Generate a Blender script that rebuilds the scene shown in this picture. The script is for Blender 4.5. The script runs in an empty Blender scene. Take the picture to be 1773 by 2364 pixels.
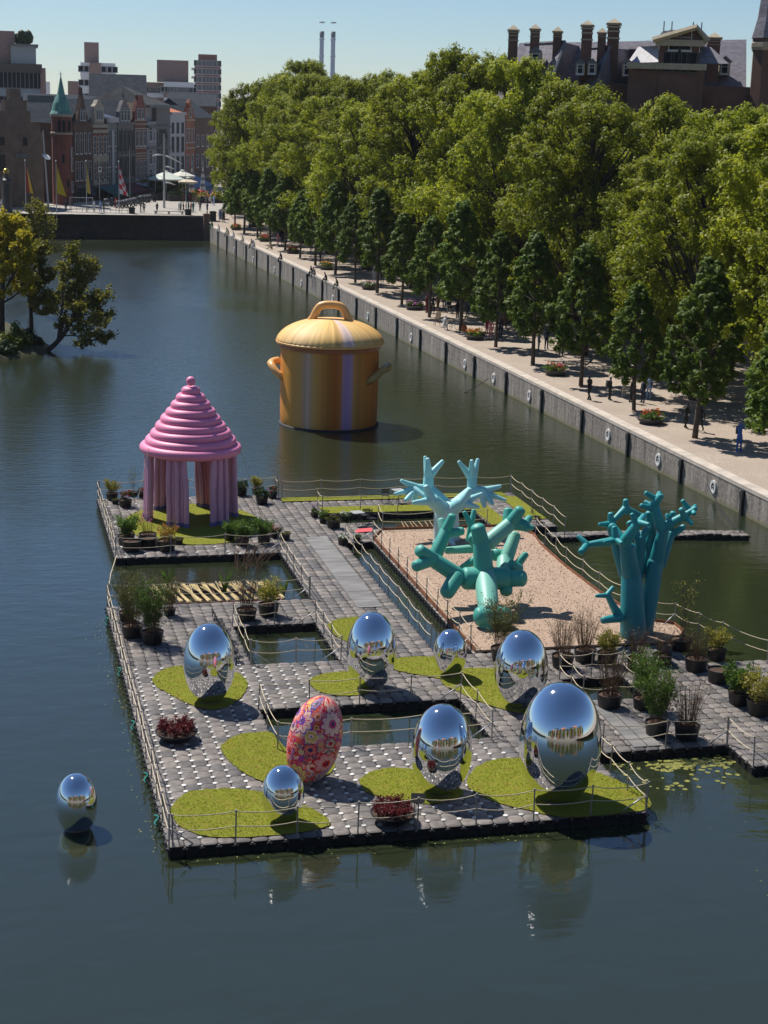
import bpy, math, random
import numpy as np
from math import sin, cos, pi, radians, hypot, atan2, sqrt
from mathutils import Vector, Matrix

S = bpy.context.scene
COL = S.collection
rnd = random.Random(7)

# ------------------------------------------------------------------ camera, sky, sun, exposure
cam = bpy.data.cameras.new('camera')
cam.sensor_fit = 'VERTICAL'; cam.sensor_height = 36.0; cam.sensor_width = 27.0
cam.lens = 58.67
cam.clip_start = 0.5; cam.clip_end = 12000
cam_ob = bpy.data.objects.new('camera', cam); COL.objects.link(cam_ob)
cr, cu, cf = Vector((0.97259024, -0.2307823, 0.02842113)), Vector((0.02703262, 0.23362116, 0.97195185)), Vector((0.23094906, 0.94454258, -0.23345631))
m = Matrix((cr, cu, -cf)).transposed().to_4x4(); m.translation = Vector((-4.86,-45.3,21.47))
cam_ob.matrix_world = m
S.camera = cam_ob

SUN_EL, SUN_AZ = radians(55.0), radians(-30.7)        # azimuth clockwise from +Y
world = bpy.data.worlds.new('World'); S.world = world; world.use_nodes = True
nt = world.node_tree; nt.nodes.clear()
sky = nt.nodes.new('ShaderNodeTexSky'); sky.sky_type = 'NISHITA'; sky.sun_disc = False
sky.sun_elevation = SUN_EL; sky.sun_rotation = SUN_AZ % (2*pi)
sky.altitude = 1500; sky.air_density = 1.15; sky.dust_density = 0.15; sky.ozone_density = 8.0
bg = nt.nodes.new('ShaderNodeBackground'); bg.inputs['Strength'].default_value = 0.074
wo = nt.nodes.new('ShaderNodeOutputWorld')
nt.links.new(sky.outputs[0], bg.inputs[0]); nt.links.new(bg.outputs[0], wo.inputs[0])
sun = bpy.data.lights.new('sun', 'SUN'); sun.energy = 5.0; sun.angle = radians(0.5); sun.color = (1.0, 0.95, 0.87)
sun_ob = bpy.data.objects.new('sun', sun); COL.objects.link(sun_ob)
sd = Vector((sin(SUN_AZ)*cos(SUN_EL), cos(SUN_AZ)*cos(SUN_EL), sin(SUN_EL)))
sun_ob.rotation_euler = sd.to_track_quat('Z', 'Y').to_euler(); sun_ob.location = (0, 0, 80)
S.view_settings.view_transform = 'Standard'; S.view_settings.look = 'None'
S.view_settings.exposure = 0.36; S.view_settings.gamma = 1.0; S.view_settings.use_curve_mapping = False
S.cycles.max_bounces = 8; S.cycles.glossy_bounces = 5; S.cycles.transmission_bounces = 4; S.cycles.diffuse_bounces = 3
S.cycles.caustics_reflective = True; S.cycles.caustics_refractive = False
S.cycles.sample_clamp_indirect = 10.0
S.cycles.use_denoising = True

# ------------------------------------------------------------------ helpers
def tag(o, label=None, cat=None, group=None, kind=None):
    if label: o['label'] = label
    if cat: o['category'] = cat
    if group: o['group'] = group
    if kind: o['kind'] = kind
    return o
def thing(name, label, cat, loc=(0, 0, 0), rz=0.0, group=None, sc=1.0):
    o = bpy.data.objects.new(name, None); COL.objects.link(o)
    o.location = loc; o.rotation_euler = (0, 0, rz)
    o.scale = sc if isinstance(sc, tuple) else (sc, sc, sc)
    o.empty_display_size = 0.2
    return tag(o, label, cat, group)
def put(name, me, parent=None, loc=None, rz=0.0, sc=None):
    o = bpy.data.objects.new(name, me); COL.objects.link(o)
    if parent: o.parent = parent
    if loc: o.location = loc
    if rz: o.rotation_euler = (0, 0, rz)
    if sc: o.scale = sc if isinstance(sc, tuple) else (sc, sc, sc)
    return o
def copy_tree(o, parent=None):
    c = o.copy(); COL.objects.link(c); c.parent = parent
    for ch in list(o.children): copy_tree(ch, c)
    return c

class MB:
    "collects faces, builds ONE mesh object"
    def __init__(s): s.v = []; s.f = []; s.m = []
    def add(s, vs, fs, m=0):
        k = len(s.v); s.v += [tuple(q) for q in vs]
        s.f += [tuple(k+i for i in f) for f in fs]; s.m += [m]*len(fs); return s
    def box(s, c, d, m=0, rz=0.0, R=None):
        x, y, z = d[0]/2, d[1]/2, d[2]/2
        P = [Vector((a*x, b*y, e*z)) for e in (-1, 1) for b in (-1, 1) for a in (-1, 1)]
        if R is None and rz: R = Matrix.Rotation(rz, 3, 'Z')
        if R is not None: P = [R @ p for p in P]
        P = [(p[0]+c[0], p[1]+c[1], p[2]+c[2]) for p in P]
        return s.add(P, [(0, 2, 3, 1), (4, 5, 7, 6), (0, 1, 5, 4), (2, 6, 7, 3), (0, 4, 6, 2), (1, 3, 7, 5)], m)
    def tube(s, pts, rad, n=8, m=0, cap=True):
        pts = [Vector(p) for p in pts]
        if not hasattr(rad, '__len__'): rad = [rad]*len(pts)
        k = len(s.v); N = len(pts); prev = None
        for i, p in enumerate(pts):
            t = (pts[min(i+1, N-1)] - pts[max(i-1, 0)])
            t = t.normalized() if t.length > 1e-9 else Vector((0, 0, 1))
            if prev is None:
                a = Vector((0, 0, 1)) if abs(t.z) < .9 else Vector((1, 0, 0))
                u = t.cross(a).normalized()
            else: u = (prev - t*prev.dot(t)).normalized()
            prev = u; w = t.cross(u)
            for j in range(n):
                a = 2*pi*j/n; q = p + (u*cos(a) + w*sin(a))*rad[i]; s.v.append(tuple(q))
        for i in range(N-1):
            for j in range(n):
                j2 = (j+1) % n; s.f.append((k+i*n+j, k+i*n+j2, k+(i+1)*n+j2, k+(i+1)*n+j)); s.m.append(m)
        if cap:
            s.f.append(tuple(k+j for j in reversed(range(n)))); s.m.append(m)
            s.f.append(tuple(k+(N-1)*n+j for j in range(n))); s.m.append(m)
        return s
    def lathe(s, prof, n=24, m=0, c=(0, 0, 0), arc=None, mats=None):
        k = len(s.v); N = len(prof)
        for (r, z) in prof:
            for j in range(n):
                a = 2*pi*j/n; s.v.append((c[0]+r*cos(a), c[1]+r*sin(a), c[2]+z))
        for i in range(N-1):
            for j in range(n):
                j2 = (j+1) % n
                s.f.append((k+i*n+j, k+i*n+j2, k+(i+1)*n+j2, k+(i+1)*n+j)); s.m.append(mats[i] if mats else m)
        return s
    def prism(s, poly, z0, z1, m=0, ms=None, bottom=False):
        n = len(poly); k = len(s.v)
        area = sum(poly[i][0]*poly[(i+1) % n][1]-poly[(i+1) % n][0]*poly[i][1] for i in range(n))
        if area < 0: poly = poly[::-1]
        s.v += [(p[0], p[1], z0) for p in poly] + [(p[0], p[1], z1) for p in poly]
        s.f.append(tuple(k+n+i for i in range(n))); s.m.append(m)
        if bottom: s.f.append(tuple(k+i for i in reversed(range(n)))); s.m.append(m)
        for i in range(n):
            j = (i+1) % n; s.f.append((k+i, k+j, k+n+j, k+n+i)); s.m.append(m if ms is None else ms)
        return s
    def mesh(s, name, mats, smooth=False):
        me = bpy.data.meshes.new(name); me.from_pydata(s.v, [], s.f)
        for q in (mats if isinstance(mats, (list, tuple)) else [mats]): me.materials.append(q)
        if any(s.m): me.polygons.foreach_set('material_index', s.m)
        if smooth:
            me.polygons.foreach_set('use_smooth', [True]*len(me.polygons))
            if smooth != True: me.set_sharp_from_angle(angle=radians(smooth))
        me.update(); return me
    def build(s, name, mats, parent=None, smooth=False, **k):
        return put(name, s.mesh(name, mats, smooth), parent, **k)

def quads_mesh(name, cen, nrm, size, mat, asp=0.62, seed=1, fold=0.0):
    "many leaf blades: centres, normals, sizes -> one mesh"
    n = len(cen); rs = np.random.RandomState(seed)
    nrm = nrm/np.maximum(np.linalg.norm(nrm, axis=1, keepdims=True), 1e-6)
    a = rs.normal(size=(n, 3)); u = np.cross(nrm, a); u /= np.maximum(np.linalg.norm(u, axis=1, keepdims=True), 1e-6)
    w = np.cross(nrm, u); sz = (size*np.ones(n))[:, None]
    V = np.empty((n, 4, 3)); dn = nrm*sz*fold
    V[:, 0] = cen-u*sz*.5; V[:, 1] = cen-w*sz*.5*asp-dn; V[:, 2] = cen+u*sz*.5; V[:, 3] = cen+w*sz*.5*asp-dn
    me = bpy.data.meshes.new(name)
    me.vertices.add(4*n); me.vertices.foreach_set('co', V.reshape(-1))
    me.loops.add(4*n); me.loops.foreach_set('vertex_index', np.arange(4*n, dtype=np.int32))
    me.polygons.add(n); me.polygons.foreach_set('loop_start', np.arange(0, 4*n, 4, dtype=np.int32))
    try: me.polygons.foreach_set('loop_total', np.full(n, 4, dtype=np.int32))
    except Exception: pass
    me.materials.append(mat); me.update(calc_edges=True); me.validate(); return me

# ------------------------------------------------------------------ materials
def nodes(mt):
    mt.use_nodes = True; t = mt.node_tree; b = t.nodes['Principled BSDF']; return t, b
def mat(name, col, rough=.6, metal=0.0, var=0.0, vs=2.0, bump=0.0, bs=30.0, spec=.5, objvar=0.0, col2=None, detail=4.0, stretch=None, emit=None, coord='Object'):
    mt = bpy.data.materials.new(name); t, b = nodes(mt); L = t.links
    b.inputs['Roughness'].default_value = rough; b.inputs['Metallic'].default_value = metal
    b.inputs['Specular IOR Level'].default_value = spec
    b.inputs['Base Color'].default_value = (*col, 1)
    src = None
    if var or bump or col2:
        if coord == 'World': vec = t.nodes.new('ShaderNodeNewGeometry').outputs['Position']
        else: vec = t.nodes.new('ShaderNodeTexCoord').outputs[coord]
        if stretch:
            mp = t.nodes.new('ShaderNodeMapping'); mp.inputs['Scale'].default_value = stretch; L.new(vec, mp.inputs[0]); vec = mp.outputs[0]
    if var or col2:
        nz = t.nodes.new('ShaderNodeTexNoise'); nz.inputs['Scale'].default_value = vs; nz.inputs['Detail'].default_value = detail
        L.new(vec, nz.inputs['Vector'])
        rp = t.nodes.new('ShaderNodeValToRGB'); e = rp.color_ramp.elements
        e[0].position = .3; e[1].position = .7
        c1 = col2 if col2 else tuple(min(1, q*(1+var)) for q in col)
        c0 = col if col2 else tuple(q*(1-var) for q in col)
        e[0].color = (*c0, 1); e[1].color = (*c1, 1)
        L.new(nz.outputs[0], rp.inputs[0]); src = rp.outputs[0]
    if objvar:
        oi = t.nodes.new('ShaderNodeObjectInfo'); mr = t.nodes.new('ShaderNodeMapRange')
        mr.inputs[3].default_value = 1-objvar; mr.inputs[4].default_value = 1+objvar
        L.new(oi.outputs['Random'], mr.inputs[0])
        mx = t.nodes.new('ShaderNodeMix'); mx.data_type = 'RGBA'; mx.blend_type = 'MULTIPLY'; mx.inputs[0].default_value = 1
        if src: L.new(src, mx.inputs[6])
        else: mx.inputs[6].default_value = (*col, 1)
        L.new(mr.outputs[0], mx.inputs[7]); src = mx.outputs[2]
    if src: L.new(src, b.inputs['Base Color'])
    if bump:
        n2 = t.nodes.new('ShaderNodeTexNoise'); n2.inputs['Scale'].default_value = bs; n2.inputs['Detail'].default_value = 3
        L.new(vec, n2.inputs['Vector'])
        bp = t.nodes.new('ShaderNodeBump'); bp.inputs['Strength'].default_value = bump; bp.inputs['Distance'].default_value = .05
        L.new(n2.outputs[0], bp.inputs['Height']); L.new(bp.outputs[0], b.inputs['Normal'])
    if emit: b.inputs['Emission Color'].default_value = (*emit, 1); b.inputs['Emission Strength'].default_value = 1
    return mt
def leafmat(name, col, col2, trans=.45, vs=.35, objvar=.12):
    "leaf: diffuse + translucent, tone drifting over the crown"
    mt = bpy.data.materials.new(name); mt.use_nodes = True; t = mt.node_tree; L = t.links; t.nodes.clear()
    out = t.nodes.new('ShaderNodeOutputMaterial'); d = t.nodes.new('ShaderNodeBsdfPrincipled'); tr = t.nodes.new('ShaderNodeBsdfTranslucent')
    d.inputs['Roughness'].default_value = .55; d.inputs['Specular IOR Level'].default_value = .35
    ge = t.nodes.new('ShaderNodeNewGeometry')
    nz = t.nodes.new('ShaderNodeTexNoise'); nz.inputs['Scale'].default_value = vs; nz.inputs['Detail'].default_value = 6; nz.inputs['Roughness'].default_value = .75
    L.new(ge.outputs['Position'], nz.inputs['Vector'])
    rp = t.nodes.new('ShaderNodeValToRGB'); e = rp.color_ramp.elements; e[0].position = .35; e[1].position = .65
    e[0].color = (*col, 1); e[1].color = (*col2, 1); L.new(nz.outputs[0], rp.inputs[0])
    oi = t.nodes.new('ShaderNodeObjectInfo'); mr = t.nodes.new('ShaderNodeMapRange')
    mr.inputs[3].default_value = 1-objvar; mr.inputs[4].default_value = 1+objvar; L.new(oi.outputs['Random'], mr.inputs[0])
    mx = t.nodes.new('ShaderNodeMix'); mx.data_type = 'RGBA'; mx.blend_type = 'MULTIPLY'; mx.inputs[0].default_value = 1
    L.new(rp.outputs[0], mx.inputs[6]); L.new(mr.outputs[0], mx.inputs[7])
    L.new(mx.outputs[2], d.inputs['Base Color']); L.new(mx.outputs[2], tr.inputs['Color'])
    ms = t.nodes.new('ShaderNodeMixShader'); ms.inputs[0].default_value = trans
    L.new(d.outputs[0], ms.inputs[1]); L.new(tr.outputs[0], ms.inputs[2]); L.new(ms.outputs[0], out.inputs[0])
    return mt

# ------------------------------------------------------------------ setting: water, quay, promenade, square, island ground
DECK = 0.35
def QX(y): return float(np.interp(y, [-90, 38.5, 79, 120, 161, 209, 232], [39.3, 36.35, 35.3, 34.2, 33.06, 31.76, 31.1]))
def PZ(y): return float(np.interp(y, [0, 38, 79, 153, 200, 225, 240], [1.5, 1.68, 2.0, 2.5, 2.6, 2.7, 3.9]))

def water_material():
    mt = bpy.data.materials.new('pond_water'); t, b = nodes(mt); L = t.links
    b.inputs['Base Color'].default_value = (0.019, 0.025, 0.012, 1); b.inputs['Roughness'].default_value = 0.02
    b.inputs['IOR'].default_value = 1.75; b.inputs['Specular IOR Level'].default_value = .5
    pos = t.nodes.new('ShaderNodeNewGeometry').outputs['Position']
    def nz(scale, st, rot=0.0, det=3.0, dist=0.0, rough=.55):
        mp = t.nodes.new('ShaderNodeMapping'); mp.inputs['Scale'].default_value = st; mp.inputs['Rotation'].default_value = (0, 0, rot)
        L.new(pos, mp.inputs[0]); n = t.nodes.new('ShaderNodeTexNoise'); n.inputs['Scale'].default_value = scale
        n.inputs['Detail'].default_value = det; n.inputs['Roughness'].default_value = rough; n.inputs['Distortion'].default_value = dist
        L.new(mp.outputs[0], n.inputs['Vector']); return n.outputs[0]
    def math(op, a, bb):
        q = t.nodes.new('ShaderNodeMath'); q.operation = op
        for i, v in enumerate((a, bb)):
            if isinstance(v, (int, float)): q.inputs[i].default_value = v
            else: L.new(v, q.inputs[i])
        return q.outputs[0]
    swell = nz(.55, (1, 1.7, 1), .35, 2, .4)
    chop = nz(1.15, (.75, 1.6, 1), .25, 5, .3, .62)
    fine = nz(4.5, (.8, 1.4, 1), -.2, 3, .2)
    gust = nz(.028, (1, .6, 1), .3, 3, .8)
    sep = t.nodes.new('ShaderNodeSeparateXYZ'); L.new(pos, sep.inputs[0])
    # wind gets at the open far water, the front lies in the lee of the houses
    wy = t.nodes.new('ShaderNodeMapRange'); wy.interpolation_type = 'SMOOTHSTEP'
    for i, v in ((1, 8.0), (2, 60.0), (3, .20), (4, 1.0)): wy.inputs[i].default_value = v
    L.new(sep.outputs['Y'], wy.inputs[0])
    gr = t.nodes.new('ShaderNodeMapRange')
    for i, v in ((1, .38), (2, .62), (3, .55), (4, 1.25)): gr.inputs[i].default_value = v
    L.new(gust, gr.inputs[0])
    amt = math('MULTIPLY', wy.outputs[0], gr.outputs[0])
    h = math('ADD', math('MULTIPLY', swell, .5), math('MULTIPLY', amt, math('ADD', math('MULTIPLY', chop, 1.25), math('MULTIPLY', fine, .35))))
    bp = t.nodes.new('ShaderNodeBump'); bp.inputs['Strength'].default_value = 1.0; bp.inputs['Distance'].default_value = .042
    L.new(h, bp.inputs['Height']); L.new(bp.outputs[0], b.inputs['Normal'])
    rg = t.nodes.new('ShaderNodeMapRange')
    for i, v in ((1, .2), (2, 1.1), (3, .02), (4, .17)): rg.inputs[i].default_value = v
    L.new(amt, rg.inputs[0]); L.new(rg.outputs[0], b.inputs['Roughness'])
    return mt
W = MB(); W.add([(-140, -140, 0), (60, -140, 0), (60, 240, 0), (-140, 240, 0)], [(0, 1, 2, 3)])
tag(W.build('water', water_material()), kind='structure')

def two_tone(name, c0, c1, c2, s1, s2, rough=.85, bump=.3, bs=40):
    "fine grain over broad patches, in world space"
    mt = bpy.data.materials.new(name); t, b = nodes(mt); L = t.links; b.inputs['Roughness'].default_value = rough; b.inputs['Specular IOR Level'].default_value = .15
    pos = t.nodes.new('ShaderNodeNewGeometry').outputs['Position']
    n1 = t.nodes.new('ShaderNodeTexNoise'); n1.inputs['Scale'].default_value = s1; n1.inputs['Detail'].default_value = 6
    n2 = t.nodes.new('ShaderNodeTexNoise'); n2.inputs['Scale'].default_value = s2; n2.inputs['Detail'].default_value = 4
    L.new(pos, n1.inputs['Vector']); L.new(pos, n2.inputs['Vector'])
    r1 = t.nodes.new('ShaderNodeValToRGB'); e = r1.color_ramp.elements; e[0].position = .32; e[1].position = .68
    e[0].color = (*c0, 1); e[1].color = (*c1, 1); L.new(n1.outputs[0], r1.inputs[0])
    r2 = t.nodes.new('ShaderNodeMapRange'); r2.inputs[1].default_value = .35; r2.inputs[2].default_value = .65; r2.inputs[4].default_value = .75
    L.new(n2.outputs[0], r2.inputs[0])
    mx = t.nodes.new('ShaderNodeMix'); mx.data_type = 'RGBA'; L.new(r2.outputs[0], mx.inputs[0]); L.new(r1.outputs[0], mx.inputs[6]); mx.inputs[7].default_value = (*c2, 1)
    L.new(mx.outputs[2], b.inputs['Base Color'])
    if bump:
        n3 = t.nodes.new('ShaderNodeTexNoise'); n3.inputs['Scale'].default_value = bs; L.new(pos, n3.inputs['Vector'])
        bp = t.nodes.new('ShaderNodeBump'); bp.inputs['Strength'].default_value = bump; bp.inputs['Distance'].default_value = .03
        L.new(n3.outputs[0], bp.inputs['Height']); L.new(bp.outputs[0], b.inputs['Normal'])
    return mt
M_gravel = two_tone('shell_gravel', (.29, .235, .19), (.45, .38, .31), (.32, .26, .215), 9, .35)
M_square = two_tone('square_paving', (.30, .275, .245), (.40, .37, .335), (.33, .305, .275), 1.2, .12)
M_earth = two_tone('earth', (.05, .045, .03), (.09, .08, .05), (.06, .07, .03), 2, .4)
M_wall = bpy.data.materials.new('quay_concrete')
def _wall():
    t, b = nodes(M_wall); L = t.links; b.inputs['Roughness'].default_value = .9
    pos = t.nodes.new('ShaderNodeNewGeometry').outputs['Position']
    mp = t.nodes.new('ShaderNodeMapping'); mp.inputs['Scale'].default_value = (1.2, 1.2, .12); L.new(pos, mp.inputs[0])
    n1 = t.nodes.new('ShaderNodeTexNoise'); n1.inputs['Scale'].default_value = 1.6; n1.inputs['Detail'].default_value = 7; n1.inputs['Roughness'].default_value = .7; L.new(mp.outputs[0], n1.inputs[0])
    n2 = t.nodes.new('ShaderNodeTexNoise'); n2.inputs['Scale'].default_value = 5; n2.inputs['Detail'].default_value = 8; n2.inputs['Roughness'].default_value = .75; L.new(pos, n2.inputs[0])
    ad = t.nodes.new('ShaderNodeMath'); ad.operation = 'ADD'; L.new(n1.outputs[0], ad.inputs[0]); L.new(n2.outputs[0], ad.inputs[1])
    r = t.nodes.new('ShaderNodeValToRGB'); e = r.color_ramp.elements; e[0].position = .40; e[1].position = .62
    e[0].color = (.085, .075, .066, 1); e[1].color = (.37, .33, .285, 1)
    hv = t.nodes.new('ShaderNodeMath'); hv.operation = 'MULTIPLY'; hv.inputs[1].default_value = .5; L.new(ad.outputs[0], hv.inputs[0]); L.new(hv.outputs[0], r.inputs[0])
    sp = t.nodes.new('ShaderNodeSeparateXYZ'); L.new(pos, sp.inputs[0])
    al = t.nodes.new('ShaderNodeMapRange'); al.inputs[1].default_value = .05; al.inputs[2].default_value = .3; al.inputs[3].default_value = .8; al.inputs[4].default_value = 0
    L.new(sp.outputs['Z'], al.inputs[0])
    mx = t.nodes.new('ShaderNodeMix'); mx.data_type = 'RGBA'; L.new(al.outputs[0], mx.inputs[0]); L.new(r.outputs[0], mx.inputs[6]); mx.inputs[7].default_value = (.16, .15, .07, 1)
    L.new(mx.outputs[2], b.inputs['Base Color'])
    bp = t.nodes.new('ShaderNodeBump'); bp.inputs['Strength'].default_value = .5; bp.inputs['Distance'].default_value = .03; L.new(n2.outputs[0], bp.inputs['Height']); L.new(bp.outputs[0], b.inputs['Normal'])
_wall()
M_pile = mat('pile_steel', (.018, .022, .022), .6, .3, var=.4)
M_coping = mat('coping_stone', (.46, .40, .34), .9, var=.18, vs=1.5, coord='World')
M_brickdk = mat('dark_brick', (.055, .038, .034), .9, var=.35, vs=1.2, coord='World', bump=.4, bs=6)

# promenade: one sheet from the quay eastward, rising towards the square
ys = [-90, -40, 0, 20, 38, 60, 79, 100, 120, 153, 180, 200, 212, 225, 230, 235, 240]
mb = MB()
for y in ys:
    for x in (QX(y)+.35, 44, 60, 120, 3000): mb.v.append((x, y, PZ(y)-.004))
for i in range(len(ys)-1):
    for j in range(4): mb.f.append((i*5+j, i*5+j+1, i*5+6+j, i*5+5+j)); mb.m.append(0)
tag(mb.build('promenade', M_gravel), kind='structure')
mb = MB(); mb.add([(-4000, 240, 3.896), (31, 240, 3.896), (3000, 240, 3.896), (4500, 9000, 3.9), (-4500, 9000, 3.9), (-4000, 236, 3.896), (31.4, 231.6, 3.896), (31.4, 240, 3.896)], [(0, 1, 2, 3, 4), (0, 5, 6, 7)])
mb.f = [(0, 5, 6, 7, 2, 3, 4)]; mb.m = [0]
tag(mb.build('town_square_ground', M_square), kind='structure')
for nm, pts, z in (('north_bank', [(-4000, -4000), (4000, -4000), (4000, -58), (-4000, -58)], 3.0), ('west_bank', [(-4000, -58), (-105, -58), (-105, 237), (-4000, 237)], 3.0)):
    q = MB(); q.prism(pts, -2, z, 0, 1); tag(q.build(nm, [M_gravel, M_wall]), kind='structure')

# quay wall: concrete panels between steel piles
PY = [38.54+8.16*k for k in range(-5, 24)]
qw = thing('quay_wall', 'weathered concrete quay wall with dark steel piles below the lime tree promenade', 'quay wall')
for k in range(len(PY)-1):
    y0, y1 = PY[k]+.10, min(PY[k+1]-.10, 230.6)
    b = MB(); V = []
    for y in (y0, y1):
        x = QX(y)
        for (dx, z) in ((0, -1.2), (0, PZ(y)-.22), (.6, PZ(y)-.22), (.6, -1.2)): V.append((x+dx, y, z))
    b.add(V, [(0, 1, 5, 4), (1, 2, 6, 5), (0, 3, 2, 1), (4, 5, 6, 7)]); b.build('panel', M_wall, qw)
    b = MB(); V = []
    for y in (y0-.08, y1+.08):
        x = QX(y)
        for (dx, z) in ((-.03, PZ(y)-.22), (-.03, PZ(y)), (.75, PZ(y)), (.75, PZ(y)-.22)): V.append((x+dx, y, z))
    b.add(V, [(0, 1, 5, 4), (1, 2, 6, 5), (0, 3, 2, 1), (4, 5, 6, 7), (0, 4, 7, 3)]); b.build('coping', M_coping, qw)
    x = QX(PY[k])
    b = MB(); b.box((x-.06, PY[k], (PZ(PY[k])-.26-1)/2), (.22, .26, PZ(PY[k])-.26+1)); b.box((x-.14, PY[k], PZ(PY[k])-.55), (.1, .42, .34))
    b.build('pile', M_pile, qw)
    b = MB(); b.box((x+.25, PY[k], (PZ(PY[k])-.3-1)/2), (.3, .5, PZ(PY[k])-.3+1)); b.build('joint', M_wall, qw)
# mooring eyes: white ring around a dark recess
M_ringw = mat('ring_white', (.62, .62, .60), .6, var=.15); M_dark = mat('dark_void', (.012, .012, .014), .7); M_steel = mat('galvanised_steel', (.42, .43, .44), .45, .7, var=.15)
ring_y = [42.27, 50.1, 58.3, 74.0, 82.5, 90.2, 107, 123.5, 139.4, 156.2, 173, 188.2, 203.8]
ordn = ['first', 'second', 'third', 'fourth', 'fifth', 'sixth', 'seventh', 'eighth', 'ninth', 'tenth', 'eleventh', 'twelfth', 'thirteenth', 'fourteenth', 'fifteenth', 'sixteenth', 'seventeenth', 'eighteenth', 'nineteenth', 'twentieth']
for k, y in enumerate(ring_y):
    x = QX(y)-.02; t = thing('mooring_ring', f'white rimmed mooring eye in the quay wall, {ordn[k]} counted from the near end', 'mooring ring', (x, y, .78), 0, 'mooring eyes in the quay wall')
    n = 20; b = MB()
    for (r, dx) in ((.22, 0), (.22, -.07), (.36, -.07), (.36, .02)):
        for j in range(n): a = 2*pi*j/n; b.v.append((dx, r*cos(a), r*1.12*sin(a)))
    for i in range(3):
        for j in range(n): b.f.append((i*n+j, i*n+(j+1) % n, (i+1)*n+(j+1) % n, (i+1)*n+j)); b.m.append(0)
    b.build('rim', M_ringw, t, smooth=40)
    b = MB(); b.add([(-.012, .23*cos(2*pi*j/n), .25*sin(2*pi*j/n)) for j in range(n)], [tuple(range(n))]); b.build('recess', M_dark, t)
    b = MB(); b.tube([(-.05, .1*cos(a), .1*sin(a)-.05) for a in [2*pi*j/12 for j in range(13)]], .022, 6, cap=False); b.build('eye', M_steel, t, smooth=True)

# wall of the square at the head of the pond
sw = thing('square_wall', 'dark brick retaining wall of the square at the head of the pond', 'wall')
wp = [(-104, 242), (-40, 239), (2, 237.2), (12, 236.4), (22, 234.4), (31.4, 231.4)]
for k in range(len(wp)-1):
    (x0, y0), (x1, y1) = wp[k], wp[k+1]
    b = MB(); b.prism([(x0, y0), (x1, y1), (x1, y1+1.2), (x0, y0+1.2)], -1, 3.55); b.build('wall_section', M_brickdk, sw)
    b = MB(); b.prism([(x0, y0-.12), (x1, y1-.12), (x1, y1+.5), (x0, y0+.5)], 3.551, 3.92, bottom=True); b.build('coping', mat('dark_coping', (.10, .09, .085), .9, var=.2) if k == 0 else bpy.data.materials['dark_coping'], sw)
b = MB(); b.box((12.8, 236.18, 2.55), (3.4, .12, .9)); b.build('plaque', mat('plaque_dark', (.028, .03, .034), .7), sw)
b = MB(); b.prism([(-1.9, 0), (1.9, 0), (1.9, .55), (1.2, 1.05), (0, 1.3), (-1.2, 1.05), (-1.9, .55)], 0, .12)
o = b.build('arch_opening', M_dark, sw); o.matrix_world = Matrix.Translation((12.9, 236.2, -.02)) @ Matrix.Rotation(radians(-4), 4, 'Z') @ Matrix.Rotation(pi/2, 4, 'X')
for (x, y, h, col, lb) in ((31.3, 230.9, 4.35, (.16, .10, .08), 'reddish stone corner pier where square wall meets quay'), (32.4, 231.2, 4.75, (.035, .032, .035), 'dark tall corner pier where square wall meets quay'), (28.6, 233.4, 4.9, (.04, .038, .04), 'dark square parapet pier near the end of the square wall'), (19.6, 236.0, 4.9, (.04, .038, .04), 'dark parapet pier beside the railing on the square wall'), (34.2, 233.6, 5.0, (.45, .42, .37), 'pale stone utility box standing at the top of the promenade')):
    t = thing('stone_pier', lb, 'pier', (x, y, 0)); q = mat('pier_stone', col, .9, var=.25)
    z0 = 2.6 if h == 5.0 else -.8
    b = MB(); b.box((0, 0, (z0+h-.25)/2), (.95, .95, h-.25-z0)); b.build('shaft', q, t)
    b = MB(); b.prism([(-.56, -.56), (.56, -.56), (.56, .56), (-.56, .56)], h-.249, h-.1); b.box((0, 0, h-.05), (.8, .8, .1)); b.build('cap', q, t)
# island
isl = MB(); pts = [(-40, 94), (-18, 95.5), (-8, 97.2), (-3.5, 98.8), (-1.2, 101), (.6, 103.6), (.9, 107), (.3, 112), (-1.5, 120), (-5, 132), (-12, 142), (-40, 150), (-62, 120)]
cx, cy = -18, 118
rings = [(1.02, -.8), (1.0, .12), (.96, .45), (.8, .8), (.4, 1.1)]
for s, z in rings:
    for p in pts: isl.v.append((cx+(p[0]-cx)*s, cy+(p[1]-cy)*s, z+ (rnd.uniform(-.08, .08) if z > .2 else 0)))
n = len(pts)
for i in range(len(rings)-1):
    for j in range(n): isl.f.append((i*n+j, i*n+(j+1) % n, (i+1)*n+(j+1) % n, (i+1)*n+j)); isl.m.append(0)
isl.f.append(tuple((len(rings)-1)*n+j for j in range(n))); isl.m.append(0)
tag(isl.build('island_ground', M_earth, smooth=True), kind='structure')

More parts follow.
